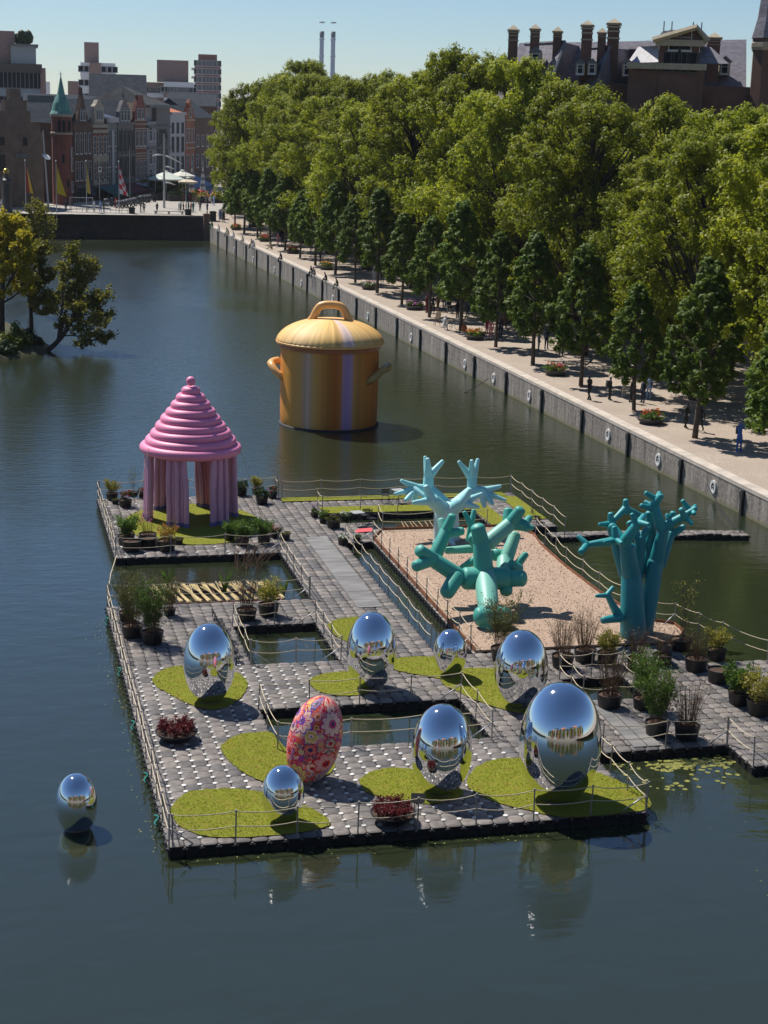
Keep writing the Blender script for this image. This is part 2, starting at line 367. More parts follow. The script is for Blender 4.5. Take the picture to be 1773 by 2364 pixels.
# ------------------------------------------------------------------ floating decks of plastic cubes
def float_mat():
    mt = bpy.data.materials.new('float_plastic'); t, b = nodes(mt); L = t.links
    b.inputs['Roughness'].default_value = .6; b.inputs['Specular IOR Level'].default_value = .16
    pos = t.nodes.new('ShaderNodeNewGeometry').outputs['Position']
    sn = t.nodes.new('ShaderNodeVectorMath'); sn.operation = 'SNAP'; sn.inputs[1].default_value = (.5, .5, 4); L.new(pos, sn.inputs[0])
    wn = t.nodes.new('ShaderNodeTexWhiteNoise'); L.new(sn.outputs[0], wn.inputs[0])
    r = t.nodes.new('ShaderNodeValToRGB'); e = r.color_ramp.elements; e[0].position = 0; e[1].position = 1
    e[0].color = (.095, .090, .090, 1); e[1].color = (.205, .180, .162, 1); L.new(wn.outputs[0], r.inputs[0])
    n = t.nodes.new('ShaderNodeTexNoise'); n.inputs['Scale'].default_value = 3.5; n.inputs['Detail'].default_value = 8; n.inputs['Roughness'].default_value = .7; L.new(pos, n.inputs[0])
    mr = t.nodes.new('ShaderNodeMapRange'); mr.inputs[1].default_value = .35; mr.inputs[2].default_value = .7; mr.inputs[3].default_value = .72; mr.inputs[4].default_value = 1.5; L.new(n.outputs[0], mr.inputs[0])
    mx = t.nodes.new('ShaderNodeMix'); mx.data_type = 'RGBA'; mx.blend_type = 'MULTIPLY'; mx.inputs[0].default_value = 1
    L.new(r.outputs[0], mx.inputs[6]); L.new(mr.outputs[0], mx.inputs[7]); L.new(mx.outputs[2], b.inputs['Base Color'])
    n2 = t.nodes.new('ShaderNodeTexNoise'); n2.inputs['Scale'].default_value = 60; L.new(pos, n2.inputs[0])
    bp = t.nodes.new('ShaderNodeBump'); bp.inputs['Strength'].default_value = .25; bp.inputs['Distance'].default_value = .01; L.new(n2.outputs[0], bp.inputs['Height']); L.new(bp.outputs[0], b.inputs['Normal'])
    return mt
M_float = float_mat()
M_disc = mat('disc_white', (.52, .51, .48), .6, var=.25, vs=4, objvar=.2, coord='World')
def float_geo():
    "pillow top, clipped corners, ribbed lower body; local origin at the cell centre on the deck plane"
    mb = MB()
    def ring(h, c, z):
        return [(h, -h+c, z), (h, h-c, z), (h-c, h, z), (-h+c, h, z), (-h, h-c, z), (-h, -h+c, z), (-h+c, -h, z), (h-c, -h, z)]
    R = [ring(.246, .055, -.52), ring(.246, .055, -.06), ring(.242, .085, -.022), ring(.218, .085, .002), ring(.12, .04, .016)]
    for q in R: mb.v += q
    for i in range(len(R)-1):
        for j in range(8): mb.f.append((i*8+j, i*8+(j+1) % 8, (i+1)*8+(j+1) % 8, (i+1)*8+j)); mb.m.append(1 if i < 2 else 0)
    mb.f.append(tuple(32+j for j in range(8))); mb.m.append(0)
    # lugs at half height
    for a in range(4):
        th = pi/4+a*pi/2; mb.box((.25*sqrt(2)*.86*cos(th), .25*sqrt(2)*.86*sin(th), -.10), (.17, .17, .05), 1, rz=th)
    return mb
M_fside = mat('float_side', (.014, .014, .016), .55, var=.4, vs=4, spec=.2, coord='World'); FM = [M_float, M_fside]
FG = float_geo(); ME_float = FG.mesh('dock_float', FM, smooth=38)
db = MB(); n = 12
db.v += [(.080*cos(2*pi*j/n), .080*sin(2*pi*j/n), -.03) for j in range(n)] + [(.080*cos(2*pi*j/n), .080*sin(2*pi*j/n), .004) for j in range(n)] + [(.066*cos(2*pi*j/n), .066*sin(2*pi*j/n), .012) for j in range(n)]
for i in range(2):
    for j in range(n): db.f.append((i*n+j, i*n+(j+1) % n, (i+1)*n+(j+1) % n, (i+1)*n+j)); db.m.append(0)
db.f.append(tuple(2*n+j for j in range(n))); db.m.append(0)
ME_disc = db.mesh('joint_cap', M_disc)
pb = MB(); pb.lathe([(.0, .0), (.035, .0), (.035, -.05), (.05, -.1)], 6); ME_pin = pb
def rect(x0, x1, y0, y1): return {(i, j) for i in range(round(x0*2), round(x1*2)) for j in range(round(y0*2), round(y1*2))}
RJ = random.Random(3)
def jig(i, j):
    q = random.Random(i*911+j*77); return q.uniform(-.008, .006), q.uniform(-.006, .006), q.uniform(-.012, .012)
def make_deck(name, label, cells, discs=()):
    t = thing(name, label, 'floating deck'); t['kind'] = 'structure'
    cs = sorted(cells, key=lambda c: (c[1], c[0])); big = MB()
    for k, (i, j) in enumerate(cs):
        dz, dx, rz = jig(i, j); p = (i*.5+.25+dx, j*.5+.25-dx, DECK+dz)
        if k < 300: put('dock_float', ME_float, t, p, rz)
        else:
            a = len(big.v); c, s = cos(rz), sin(rz)
            big.v += [(p[0]+c*x-s*y, p[1]+s*x+c*y, p[2]+z) for (x, y, z) in FG.v]
            big.f += [tuple(a+q for q in f) for f in FG.f]; big.m += FG.m
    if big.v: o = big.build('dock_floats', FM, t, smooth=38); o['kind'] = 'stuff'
    ds = sorted(discs, key=lambda c: (c[1], c[0])); big = MB()
    for k, (i, j) in enumerate(ds):
        if k < 300: put('joint_cap', ME_disc, t, (i*.5, j*.5, DECK+.012), RJ.uniform(0, 1))
        else: big.add([(x+i*.5, y+j*.5, z+DECK+.012) for x, y, z in db.v], db.f)
    if big.v: o = big.build('joint_caps', M_disc, t); o['kind'] = 'stuff'
    pins = MB(); dset = set(ds); seen = set()
    for (i, j) in cs:
        for q in ((i, j), (i+1, j), (i, j+1), (i+1, j+1)):
            if q not in seen and q not in dset:
                seen.add(q); pins.add([(x+q[0]*.5, y+q[1]*.5, z+DECK-.03) for x, y, z in ME_pin.v], ME_pin.f)
    if pins.v: o = pins.build('joint_pins', M_float, t); o['kind'] = 'stuff'
    return t
c_front = (rect(0, 15, 0, 16) - rect(4.5, 12, 7, 11)) | rect(0, 5, 16, 24.5) | rect(5, 8.5, 21, 24.5)
d_front = {(i, j) for i in range(1, 24) for j in range(1, 14)} | {(i, j) for i in range(1, 15) for j in range(14, 33)} | {(24, j) for j in range(1, 12)}
d_front = {(i, j) for (i, j) in d_front if all((a, b) in c_front for a in (i-1, i) for b in (j-1, j))}
c_walk = rect(8.5, 9, 16, 24.5) | rect(9, 12.5, 16, 43)
c_pav = rect(1, 9, 32.5, 45)
c_back = rect(9, 11, 43, 45) | rect(11, 24.5, 43, 44) | rect(12.5, 24.5, 40, 43) | rect(21, 24.5, 36, 40) | rect(12.5, 15, 34, 38)
c_plant = (rect(15, 20, 5, 16) | rect(20, 27, 3, 13.5) | rect(20, 22.5, 13.5, 16)) - rect(16.5, 19, 10, 12.5)
d_pav = {(i, j) for (i, j) in c_pav if RJ.random() < .16}
make_deck('floating_deck', 'grey cube deck with white joint discs carrying the mirror eggs', c_front, d_front)
make_deck('floating_deck', 'long grey cube walkway with a strip of rubber plates between the pools', c_walk)
make_deck('floating_deck', 'grey cube deck under the pink ringed pavilion', c_pav, d_pav)
make_deck('floating_deck', 'narrow cube deck with turf strips at the far end of the island', c_back)
make_deck('floating_deck', 'grey cube deck crowded with shrubs in black tubs', c_plant)
# perimeter floats carrying the chip bed, and the boom to the quay
gp = thing('floating_deck', 'float raft under the wood chip bed with the teal sculptures', 'floating deck'); gp['kind'] = 'structure'
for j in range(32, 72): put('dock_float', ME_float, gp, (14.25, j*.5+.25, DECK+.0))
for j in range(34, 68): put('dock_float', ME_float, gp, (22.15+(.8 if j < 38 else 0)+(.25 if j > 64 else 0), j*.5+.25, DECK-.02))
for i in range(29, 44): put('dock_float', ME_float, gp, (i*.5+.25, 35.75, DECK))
bm = thing('floating_boom', 'single file float boom from the deck towards the quay wall', 'boom'); 
for i in range(22):
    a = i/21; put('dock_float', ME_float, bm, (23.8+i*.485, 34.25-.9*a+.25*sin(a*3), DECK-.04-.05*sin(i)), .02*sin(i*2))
q = MB()
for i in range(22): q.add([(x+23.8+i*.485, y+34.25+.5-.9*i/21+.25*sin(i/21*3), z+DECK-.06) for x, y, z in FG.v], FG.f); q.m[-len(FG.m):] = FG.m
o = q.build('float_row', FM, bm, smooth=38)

# rubber plates on the walkway
M_plate = mat('rubber_plate', (.16, .155, .15), .75, var=.35, vs=1.3, detail=6, coord='World', stretch=(.5, 2.2, 1))
pl = thing('plate_strip', 'run of five grey rubber plates laid along the walkway', 'floor plate', (0, 0, DECK+.018))
for k in range(5): b = MB(); b.prism([(10.72, 22.75+k*2.48), (11.84, 22.75+k*2.48), (11.84, 25.2+k*2.48), (10.72, 25.2+k*2.48)], 0, .03); b.build('plate', M_plate, pl)
pl = thing('plate_strip', 'pair of grey rubber planks across the tub deck', 'floor plate', (0, 0, DECK+.018))
for k in range(2): b = MB(); b.prism([(16.62+k*.52, 5.2), (17.1+k*.52, 5.2), (17.1+k*.52, 9.9), (16.62+k*.52, 9.9)], 0, .03); b.build('plate', M_plate, pl)

# turf pads
def turf_mat():
    mt = bpy.data.materials.new('turf'); t, b = nodes(mt); L = t.links; b.inputs['Roughness'].default_value = .9; b.inputs['Specular IOR Level'].default_value = .2
    pos = t.nodes.new('ShaderNodeNewGeometry').outputs['Position']
    n1 = t.nodes.new('ShaderNodeTexNoise'); n1.inputs['Scale'].default_value = 22; n1.inputs['Detail'].default_value = 6; n1.inputs['Roughness'].default_value = .8; L.new(pos, n1.inputs[0])
    n2 = t.nodes.new('ShaderNodeTexNoise'); n2.inputs['Scale'].default_value = 2.6; n2.inputs['Detail'].default_value = 7; n2.inputs['Roughness'].default_value = .65; L.new(pos, n2.inputs[0])
    r = t.nodes.new('ShaderNodeValToRGB'); e = r.color_ramp.elements; e[0].position = .3; e[1].position = .7
    e[0].color = (.095, .120, .007, 1); e[1].color = (.28, .29, .024, 1); L.new(n1.outputs[0], r.inputs[0])
    m2 = t.nodes.new('ShaderNodeMapRange'); m2.inputs[1].default_value = .48; m2.inputs[2].default_value = .72; m2.inputs[4].default_value = .8; L.new(n2.outputs[0], m2.inputs[0])
    mx = t.nodes.new('ShaderNodeMix'); mx.data_type = 'RGBA'; L.new(m2.outputs[0], mx.inputs[0]); L.new(r.outputs[0], mx.inputs[6]); mx.inputs[7].default_value = (.25, .19, .035, 1)
    L.new(mx.outputs[2], b.inputs['Base Color'])
    bp = t.nodes.new('ShaderNodeBump'); bp.inputs['Strength'].default_value = .9; bp.inputs['Distance'].default_value = .05; L.new(n1.outputs[0], bp.inputs['Height']); L.new(bp.outputs[0], b.inputs['Normal'])
    return mt
M_turf = turf_mat(); M_soil = mat('soil', (.075, .042, .026), .95, var=.4, vs=9, bump=.8, bs=25)
M_blade = leafmat('grass_blade', (.12, .15, .007), (.27, .28, .022), .35, 2.0, .05)
def smooth_closed(pts, n=6):
    out = []; N = len(pts)
    for i in range(N):
        p0, p1, p2, p3 = (np.array(pts[(i+k-1) % N]) for k in range(4))
        for s in range(n):
            u = s/n; out.append(tuple(.5*((2*p1)+(-p0+p2)*u+(2*p0-5*p1+4*p2-p3)*u*u+(-p0+3*p1-3*p2+p3)*u**3)))
    return out
def inside(p, poly):
    c = False; j = len(poly)-1
    for i in range(len(poly)):
        a, b = poly[i], poly[j]
        if (a[1] > p[1]) != (b[1] > p[1]) and p[0] < (b[0]-a[0])*(p[1]-a[1])/(b[1]-a[1])+a[0]: c = not c
        j = i
    return c
def turf(label, pts, curve=True, seed=1, dens=330, z=DECK+.012):
    poly = smooth_closed(pts) if curve else pts
    rr = random.Random(seed); poly = [(p[0]+rr.uniform(-.03, .03), p[1]+rr.uniform(-.03, .03)) for p in poly]
    t = thing('turf_pad', label, 'turf', (0, 0, 0), 0, 'turf pads on the decks')
    b = MB(); b.prism(poly, z, z+.032, 0, 1); b.build('sod', [M_turf, M_soil], t)
    xs = [p[0] for p in poly]; yv = [p[1] for p in poly]; A = (max(xs)-min(xs))*(max(yv)-min(yv)); cen = []
    for k in range(int(A*dens)):
        p = (rr.uniform(min(xs), max(xs)), rr.uniform(min(yv), max(yv)))
        if inside(p, poly): cen.append((p[0], p[1], z+.04+rr.uniform(0, .02)))
    cen = np.array(cen); rs = np.random.RandomState(seed); nr = rs.normal(size=cen.shape); nr[:, 2] *= .35
    o = put('grass', quads_mesh('grass', cen, nr, .035+.04*rs.rand(len(cen)), M_blade, .25, seed), t); o['kind'] = 'stuff'
turf('egg shaped turf pad under the mirror egg beside the red shrub bowl', [(1.03,14.78),(1.49,15.75),(2.33,16.13),(3.32,15.74),(4.17,15.17),(4.49,14.08),(4.34,13.09),(3.87,12.02),(3.33,11.32),(2.82,11.16),(2.42,11.38),(1.87,12.18),(1.39,13.22),(1.08,13.93)], seed=1)
turf('large egg shaped turf pad at the front corner under the small mirror egg', [(0.37,2.64),(0.64,3.3),(1.12,3.9),(1.92,3.97),(2.53,3.89),(3.31,3.48),(4.03,2.83),(4.63,2.02),(4.97,1.26),(5.03,0.86),(4.83,0.56),(4.18,0.33),(3.17,0.23),(2.0,0.27),(1.44,0.41),(0.9,0.76),(0.5,1.39),(0.36,2.05)], seed=2)
turf('turf pad under the flower painted egg', [(2.59,7.35),(2.8,7.94),(3.29,8.49),(3.89,8.65),(4.5,8.55),(4.72,7.14),(5.24,6.37),(5.73,6.02),(6.1,5.57),(5.93,4.88),(5.33,4.22),(4.41,3.75),(3.75,4.11),(3.15,4.89),(2.8,5.85),(2.65,6.53)], seed=3)
turf('turf pad behind the front red shrub bowl under the middle front mirror egg', [(6.6,3.9),(6.88,4.27),(7.18,4.58),(7.79,4.77),(8.33,4.65),(8.81,4.31),(9.32,3.58),(9.67,2.62),(9.63,2.29),(9.28,1.91),(8.68,1.71),(8.29,1.71),(7.67,2.02),(7.02,2.46),(6.67,2.85),(6.56,3.35)], seed=4)
turf('widest turf pad at the right front corner under the biggest mirror egg', [(10.05,3.29),(10.46,4.06),(11.07,4.69),(11.77,4.92),(12.45,4.87),(13.67,4.2),(14.61,3.11),(15.08,2.26),(15.39,1.33),(15.15,0.22),(13.67,-0.06),(12.21,0.02),(11.42,0.62),(10.64,1.28),(10.13,2.09),(9.97,2.74)], seed=5)
turf('turf pad under the mirror egg between the two square pools', [(6.81,13.51),(7.07,14.05),(7.6,14.41),(8.28,14.51),(8.91,14.36),(9.32,13.71),(9.34,12.93),(8.95,12.24),(8.35,11.82),(7.57,11.91),(7.03,12.35),(6.83,12.94)], seed=6)
turf('turf pad between the two mirror eggs near the chip bed', [(10.29,14.63),(10.73,15.68),(11.4,15.87),(12.3,15.73),(12.8,15.28),(13.16,14.57),(12.56,13.56),(11.9,13.13),(11.41,13.56),(10.75,14.02)], seed=7)
turf('slanting turf pad beside the railing corner under the rear right mirror egg', [(11.91,13.04),(12.96,14.08),(13.71,14.12),(14.42,13.82),(14.74,12.69),(14.62,10.82),(14.02,9.35),(13.7,9.09),(13.22,9.56),(12.81,10.11),(12.43,10.82),(12.1,11.71),(11.84,12.26)], seed=8)
turf('half hidden turf pad at the corner of the rear square pool', [(8.9,20.3),(9.31,21.08),(9.88,21.36),(10.46,21.34),(10.52,20.31),(10.07,18.64),(9.56,17.93),(9.21,18.26),(9.01,18.96)], seed=9)
turf('broad oval lawn under the pink pavilion', [(5.5+3.55*cos(2*pi*k/22), 38.7+4.4*sin(2*pi*k/22)) for k in range(22)], False, seed=10, dens=110)
turf('long turf strip along the far edge of the deck', [(11, 43.05), (23.9, 43.05), (23.9, 43.95), (11, 43.95)], False, seed=11, dens=110)
turf('turf strip along the inner edge of the far deck by the reed pool', [(12.7, 40.05), (20.9, 40.05), (20.9, 41.5), (12.7, 41.5)], False, seed=12, dens=110)
turf('turf strip running towards the chip bed beside the reed pool', [(21.05, 36.1), (22.1, 36.1), (22.1, 41.5), (21.05, 41.5)], False, seed=13, dens=110)
turf('turf strip along the outer edge near the folding chairs', [(23.4, 37.5), (24.4, 37.5), (24.4, 42.9), (23.4, 42.9)], False, seed=14, dens=110)

# wood chip bed with rusty edging
M_chip = two_tone('wood_chips', (.27, .18, .125), (.52, .39, .30), (.40, .29, .215), 26, 1.2, .9, 1.0, 30)
M_corten = mat('corten_steel', (.21, .075, .03), .85, var=.45, vs=3, coord='World', detail=6)
cb = thing('chip_bed', 'pale wood chip bed edged with rusty steel under the teal sculptures', 'chip bed'); cb['kind'] = 'structure'
bed = [(14.1, 16.1), (22.9, 16.1), (23.6, 17.2), (23.6, 18.3), (22.9, 18.8), (22.35, 20.5), (22.1, 23.7), (22.05, 28), (22.2, 32), (22.5, 33.9), (22.0, 35.9), (14.9, 35.9), (14.1, 34.2)]
b = MB(); b.prism(bed, DECK+.02, DECK+.10); b.build('chip_layer', M_chip, cb)
for k in range(len(bed)):
    if k == 0: continue
    p, q = bed[k], bed[(k+1) % len(bed)]; d = hypot(q[0]-p[0], q[1]-p[1]); a = atan2(q[1]-p[1], q[0]-p[0])
    b = MB(); b.box((0, 0, 0), (d+.01, .03, .30)); o = b.build('edging', M_corten, cb, loc=((p[0]+q[0])/2, (p[1]+q[1])/2, DECK+.07)); o.rotation_euler = (0, 0, a)
rs = np.random.RandomState(5); cc = []
while len(cc) < 9000:
    p = (rs.uniform(14.2, 23.5), rs.uniform(16.2, 35.8))
    if inside(p, bed): cc.append((p[0], p[1], DECK+.105+rs.uniform(0, .02)))
nr = rs.normal(size=(len(cc), 3)); nr[:, 2] = abs(nr[:, 2])+1.0
o = put('loose_chips', quads_mesh('loose_chips', np.array(cc), nr, .05+.06*rs.rand(len(cc)), M_chip, .5, 4), cb); o['kind'] = 'stuff'

# rope railings
M_post = mat('post_steel', (.30, .29, .28), .5, .6, var=.2); M_rope = mat('rope', (.56, .47, .33), .9, var=.15, vs=30)
pm = MB(); pm.tube([(0, 0, -.12), (0, 0, 1.0)], .024, 8); pm.tube([(0, 0, .985), (0, 0, 1.03)], .035, 8); ME_post = pm.mesh('post', M_post, smooth=40)
RR = random.Random(11)
def railing(label, pts, step=1.9, braces=(), low=.52, top=.98):
    t = thing('rope_railing', label, 'railing', (0, 0, 0), 0, 'rope railings around the pools and deck edges')
    P = []
    for k in range(len(pts)-1):
        (x0, y0), (x1, y1) = pts[k][:2], pts[k+1][:2]; n = max(1, round(hypot(x1-x0, y1-y0)/step))
        for s in range(n): P.append((x0+(x1-x0)*s/n, y0+(y1-y0)*s/n))
    P.append(pts[-1][:2])
    tops = []
    for (x, y) in P:
        o = put('post', ME_post, t, (x, y, DECK)); lx, ly = RR.gauss(0, .022), RR.gauss(0, .022); o.rotation_euler = (lx, ly, 0); tops.append((x, y, lx, ly))
    for h in (top, low):
        L_ = []
        for k in range(len(tops)-1):
            (x0, y0, a0, b0), (x1, y1, a1, b1) = tops[k], tops[k+1]
            A = Vector((x0+b0*h, y0-a0*h, DECK+h)); B = Vector((x1+b1*h, y1-a1*h, DECK+h)); sag = RR.uniform(.05, .12)
            for s in range(5): u = s/5; q = A.lerp(B, u); q.z -= sag*4*u*(1-u); L_.append(q)
        L_.append(B); r = MB(); r.tube(L_, .0155, 5); r.build('rope', M_rope, t, smooth=True)
    for (x, y, dx, dy) in braces:
        r = MB(); r.tube([(x, y, DECK+.55), (x+dx, y+dy, DECK+.03)], .022, 6); r.build('brace', M_steel, t, smooth=True)
railing('rope railing along the left outer edge of the front deck', [(.04, .04), (.04, 24.4)], 1.75, [(.04, 24.4, .75, .0), (.04, .1, .7, 0)])
railing('rope railing along the front edge of the deck facing the viewer', [(.15, .03), (14.96, .03)], 1.85)
railing('short rope railing down the right front edge beside the biggest egg', [(14.97, .1), (14.97, 6.3)], 1.7, [(14.97, .1, -.8, 0)])
railing('rope railing round the pool behind the flower painted egg', [(4.46, 7.0), (4.46, 11.04), (8.2, 11.04), (12.04, 11.04), (12.04, 7.0), (4.46, 6.96)], 2.3, [(12.04, 11.0, -.75, 0), (12.04, 7, -.75, 0), (4.46, 7, .75, 0)])
railing('rope railing round the small square pool with the lily reflections', [(4.96, 15.96), (4.96, 21.0), (8.54, 21.0), (8.54, 15.96), (4.96, 15.96)], 1.9, [(8.54, 21, -.75, 0), (8.54, 16, -.75, 0), (4.96, 16, .75, 0)])
railing('rope railing along the walkway beside the reed raft pool', [(8.96, 24.6), (8.96, 32.4)], 1.9, [(8.96, 32.4, -.75, 0), (8.96, 24.6, -.75, 0)])
railing('low rope railing between the tubs and the reed raft', [(.1, 24.46), (8.9, 24.46)], 2.9)
railing('rope railing on the front edge of the pavilion deck', [(1.04, 32.54), (8.9, 32.54)], 2.6, [(1.04, 32.54, .75, 0)])
railing('rope railing on the left edge of the pavilion deck', [(1.04, 32.6), (1.04, 44.9)], 1.6)
railing('rope railing on the far edge behind the pavilion', [(1.1, 44.96), (10.9, 44.96), (10.9, 44.05)], 2.4)
railing('rope railing along the channel on the walkway side', [(12.46, 17.0), (12.46, 33.4)], 1.9, [(12.46, 33.4, .7, 0)])
railing('rope railing along the channel on the rusty chip bed edge', [(14.06, 16.6), (14.06, 34.2)], 1.8, [(14.06, 16.6, -.6, 0), (14.06, 34.2, -.7, 0)])
railing('rope railing on the outermost far edge of the deck', [(11.1, 43.98), (24.4, 43.98)], 2.25)
railing('rope railing on the inner far deck above the reed pool', [(12.6, 41.2), (12.6, 40.05), (20.9, 40.05)], 2.3)
railing('rope railing running back along the right edge past the folding chairs', [(24.46, 43.9), (24.4, 36.4), (24.2, 34.0)], 1.7)
railing('rope railing along the right rusty edge of the chip bed', [(22.6, 34.0), (22.15, 28), (22.2, 23.5), (22.7, 19.2), (23.7, 18.4)], 1.9, [(23.7, 18.4, -.6, -.1)])
railing('rope railing behind the tall tub shrubs on the right', [(23.7, 18.4), (24.6, 15.5), (25.4, 13.0), (26.4, 9.5)], 1.9)
railing('rope railing between chip bed and reed pool', [(15.2, 38.0), (14.95, 36.0), (20.6, 36.0)], 2.3)
railing('rope railing on the front edge of the tub deck', [(15.4, 5.06), (20.0, 5.06)], 2.1)
railing('rope railing on the stub of deck at the right margin', [(20.0, 5.0), (20.06, 3.06), (26.8, 3.06)], 2.1, [(20.0, 5.0, -.75, 0), (20.0, 3.1, .7, 0)])
railing('rope railing round the little pool among the tubs', [(16.46, 12.56), (16.46, 9.96), (19.04, 9.96), (19.04, 12.56), (16.46, 12.56)], 1.5)

# ------------------------------------------------------------------ mirror eggs
M_mirror = mat('mirror_foil', (.80, .82, .84), .05, 1.0)
def egg_mesh(name, m, a, c, n=48, k=32, uv=False, flat=.03):
    mb = MB(); prof = []
    for i in range(k+1):
        t = -1+2*i/k; t = sin(t*pi/2)
        if t < -1+flat: t = -1+flat
        r = a*sqrt(max(0, 1-t*t))**.90*(1-.01*t)
        prof.append((max(r, .002), c*(t+1-flat)))
    mb.v = []; 
    for (r, z) in prof:
        for j in range(n): th = 2*pi*j/n; mb.v.append((r*cos(th), r*sin(th), z))
    for i in range(k):
        for j in range(n): mb.f.append((i*n+j, i*n+(j+1) % n, (i+1)*n+(j+1) % n, (i+1)*n+j)); mb.m.append(0)
    mb.f.append(tuple(reversed(range(n)))); mb.m.append(0)
    me = mb.mesh(name, m, True)
    if uv:
        u = me.uv_layers.new(name='UVMap')
        for p in me.polygons:
            for li in p.loop_indices:
                vi = me.loops[li].vertex_index; i, j = divmod(vi, n)
                jj = j
                if j == 0 and p.index % n == n-1: jj = n
                u.data[li].uv = (jj/n*2*pi*a*.8, prof[i][1])
    return me
def mirror_egg(label, E, z=DECK+.05, group='mirror eggs on the deck'):
    x, y, a, c = E
    t = thing('mirror_egg', label, 'egg sculpture', (x, y, z), 0, group)
    o = put('shell', egg_mesh('shell', M_mirror, a, c), t); o.rotation_euler = (rnd.uniform(-.02, .02), rnd.uniform(-.02, .02), 0)
    b = MB(); b.lathe([(.0, .0), (a*.34, .0), (a*.36, .025), (a*.36, .05)], 24); b.build('base_ring', M_post, t, loc=(0, 0, -.03))
mirror_egg('mirror egg on a turf pad beside the bowl of red shrubs, left of the pools', (2.8,12.0,0.94,1.49))
mirror_egg('mirror egg standing between the small square pool and the front pool', (8.94,12.52,0.94,1.49))
mirror_egg('small rear mirror egg at the end of the narrow channel', (12.3,13.47,0.65,0.93))
mirror_egg('tall rear mirror egg near the twig tubs, just behind the biggest egg', (13.92,9.72,0.98,1.47))
mirror_egg('biggest mirror egg at the right front corner of the deck', (12.47,1.41,1.3,1.96))
mirror_egg('mirror egg behind the front bowl of red shrubs', (8.91,2.49,0.97,1.49))
mirror_egg('small front mirror egg beside the flower painted egg', (3.6,1.1,0.65,0.91))
mirror_egg('mirror egg floating alone on the open water', (-2.47,2.54,0.63,0.96), -.12)

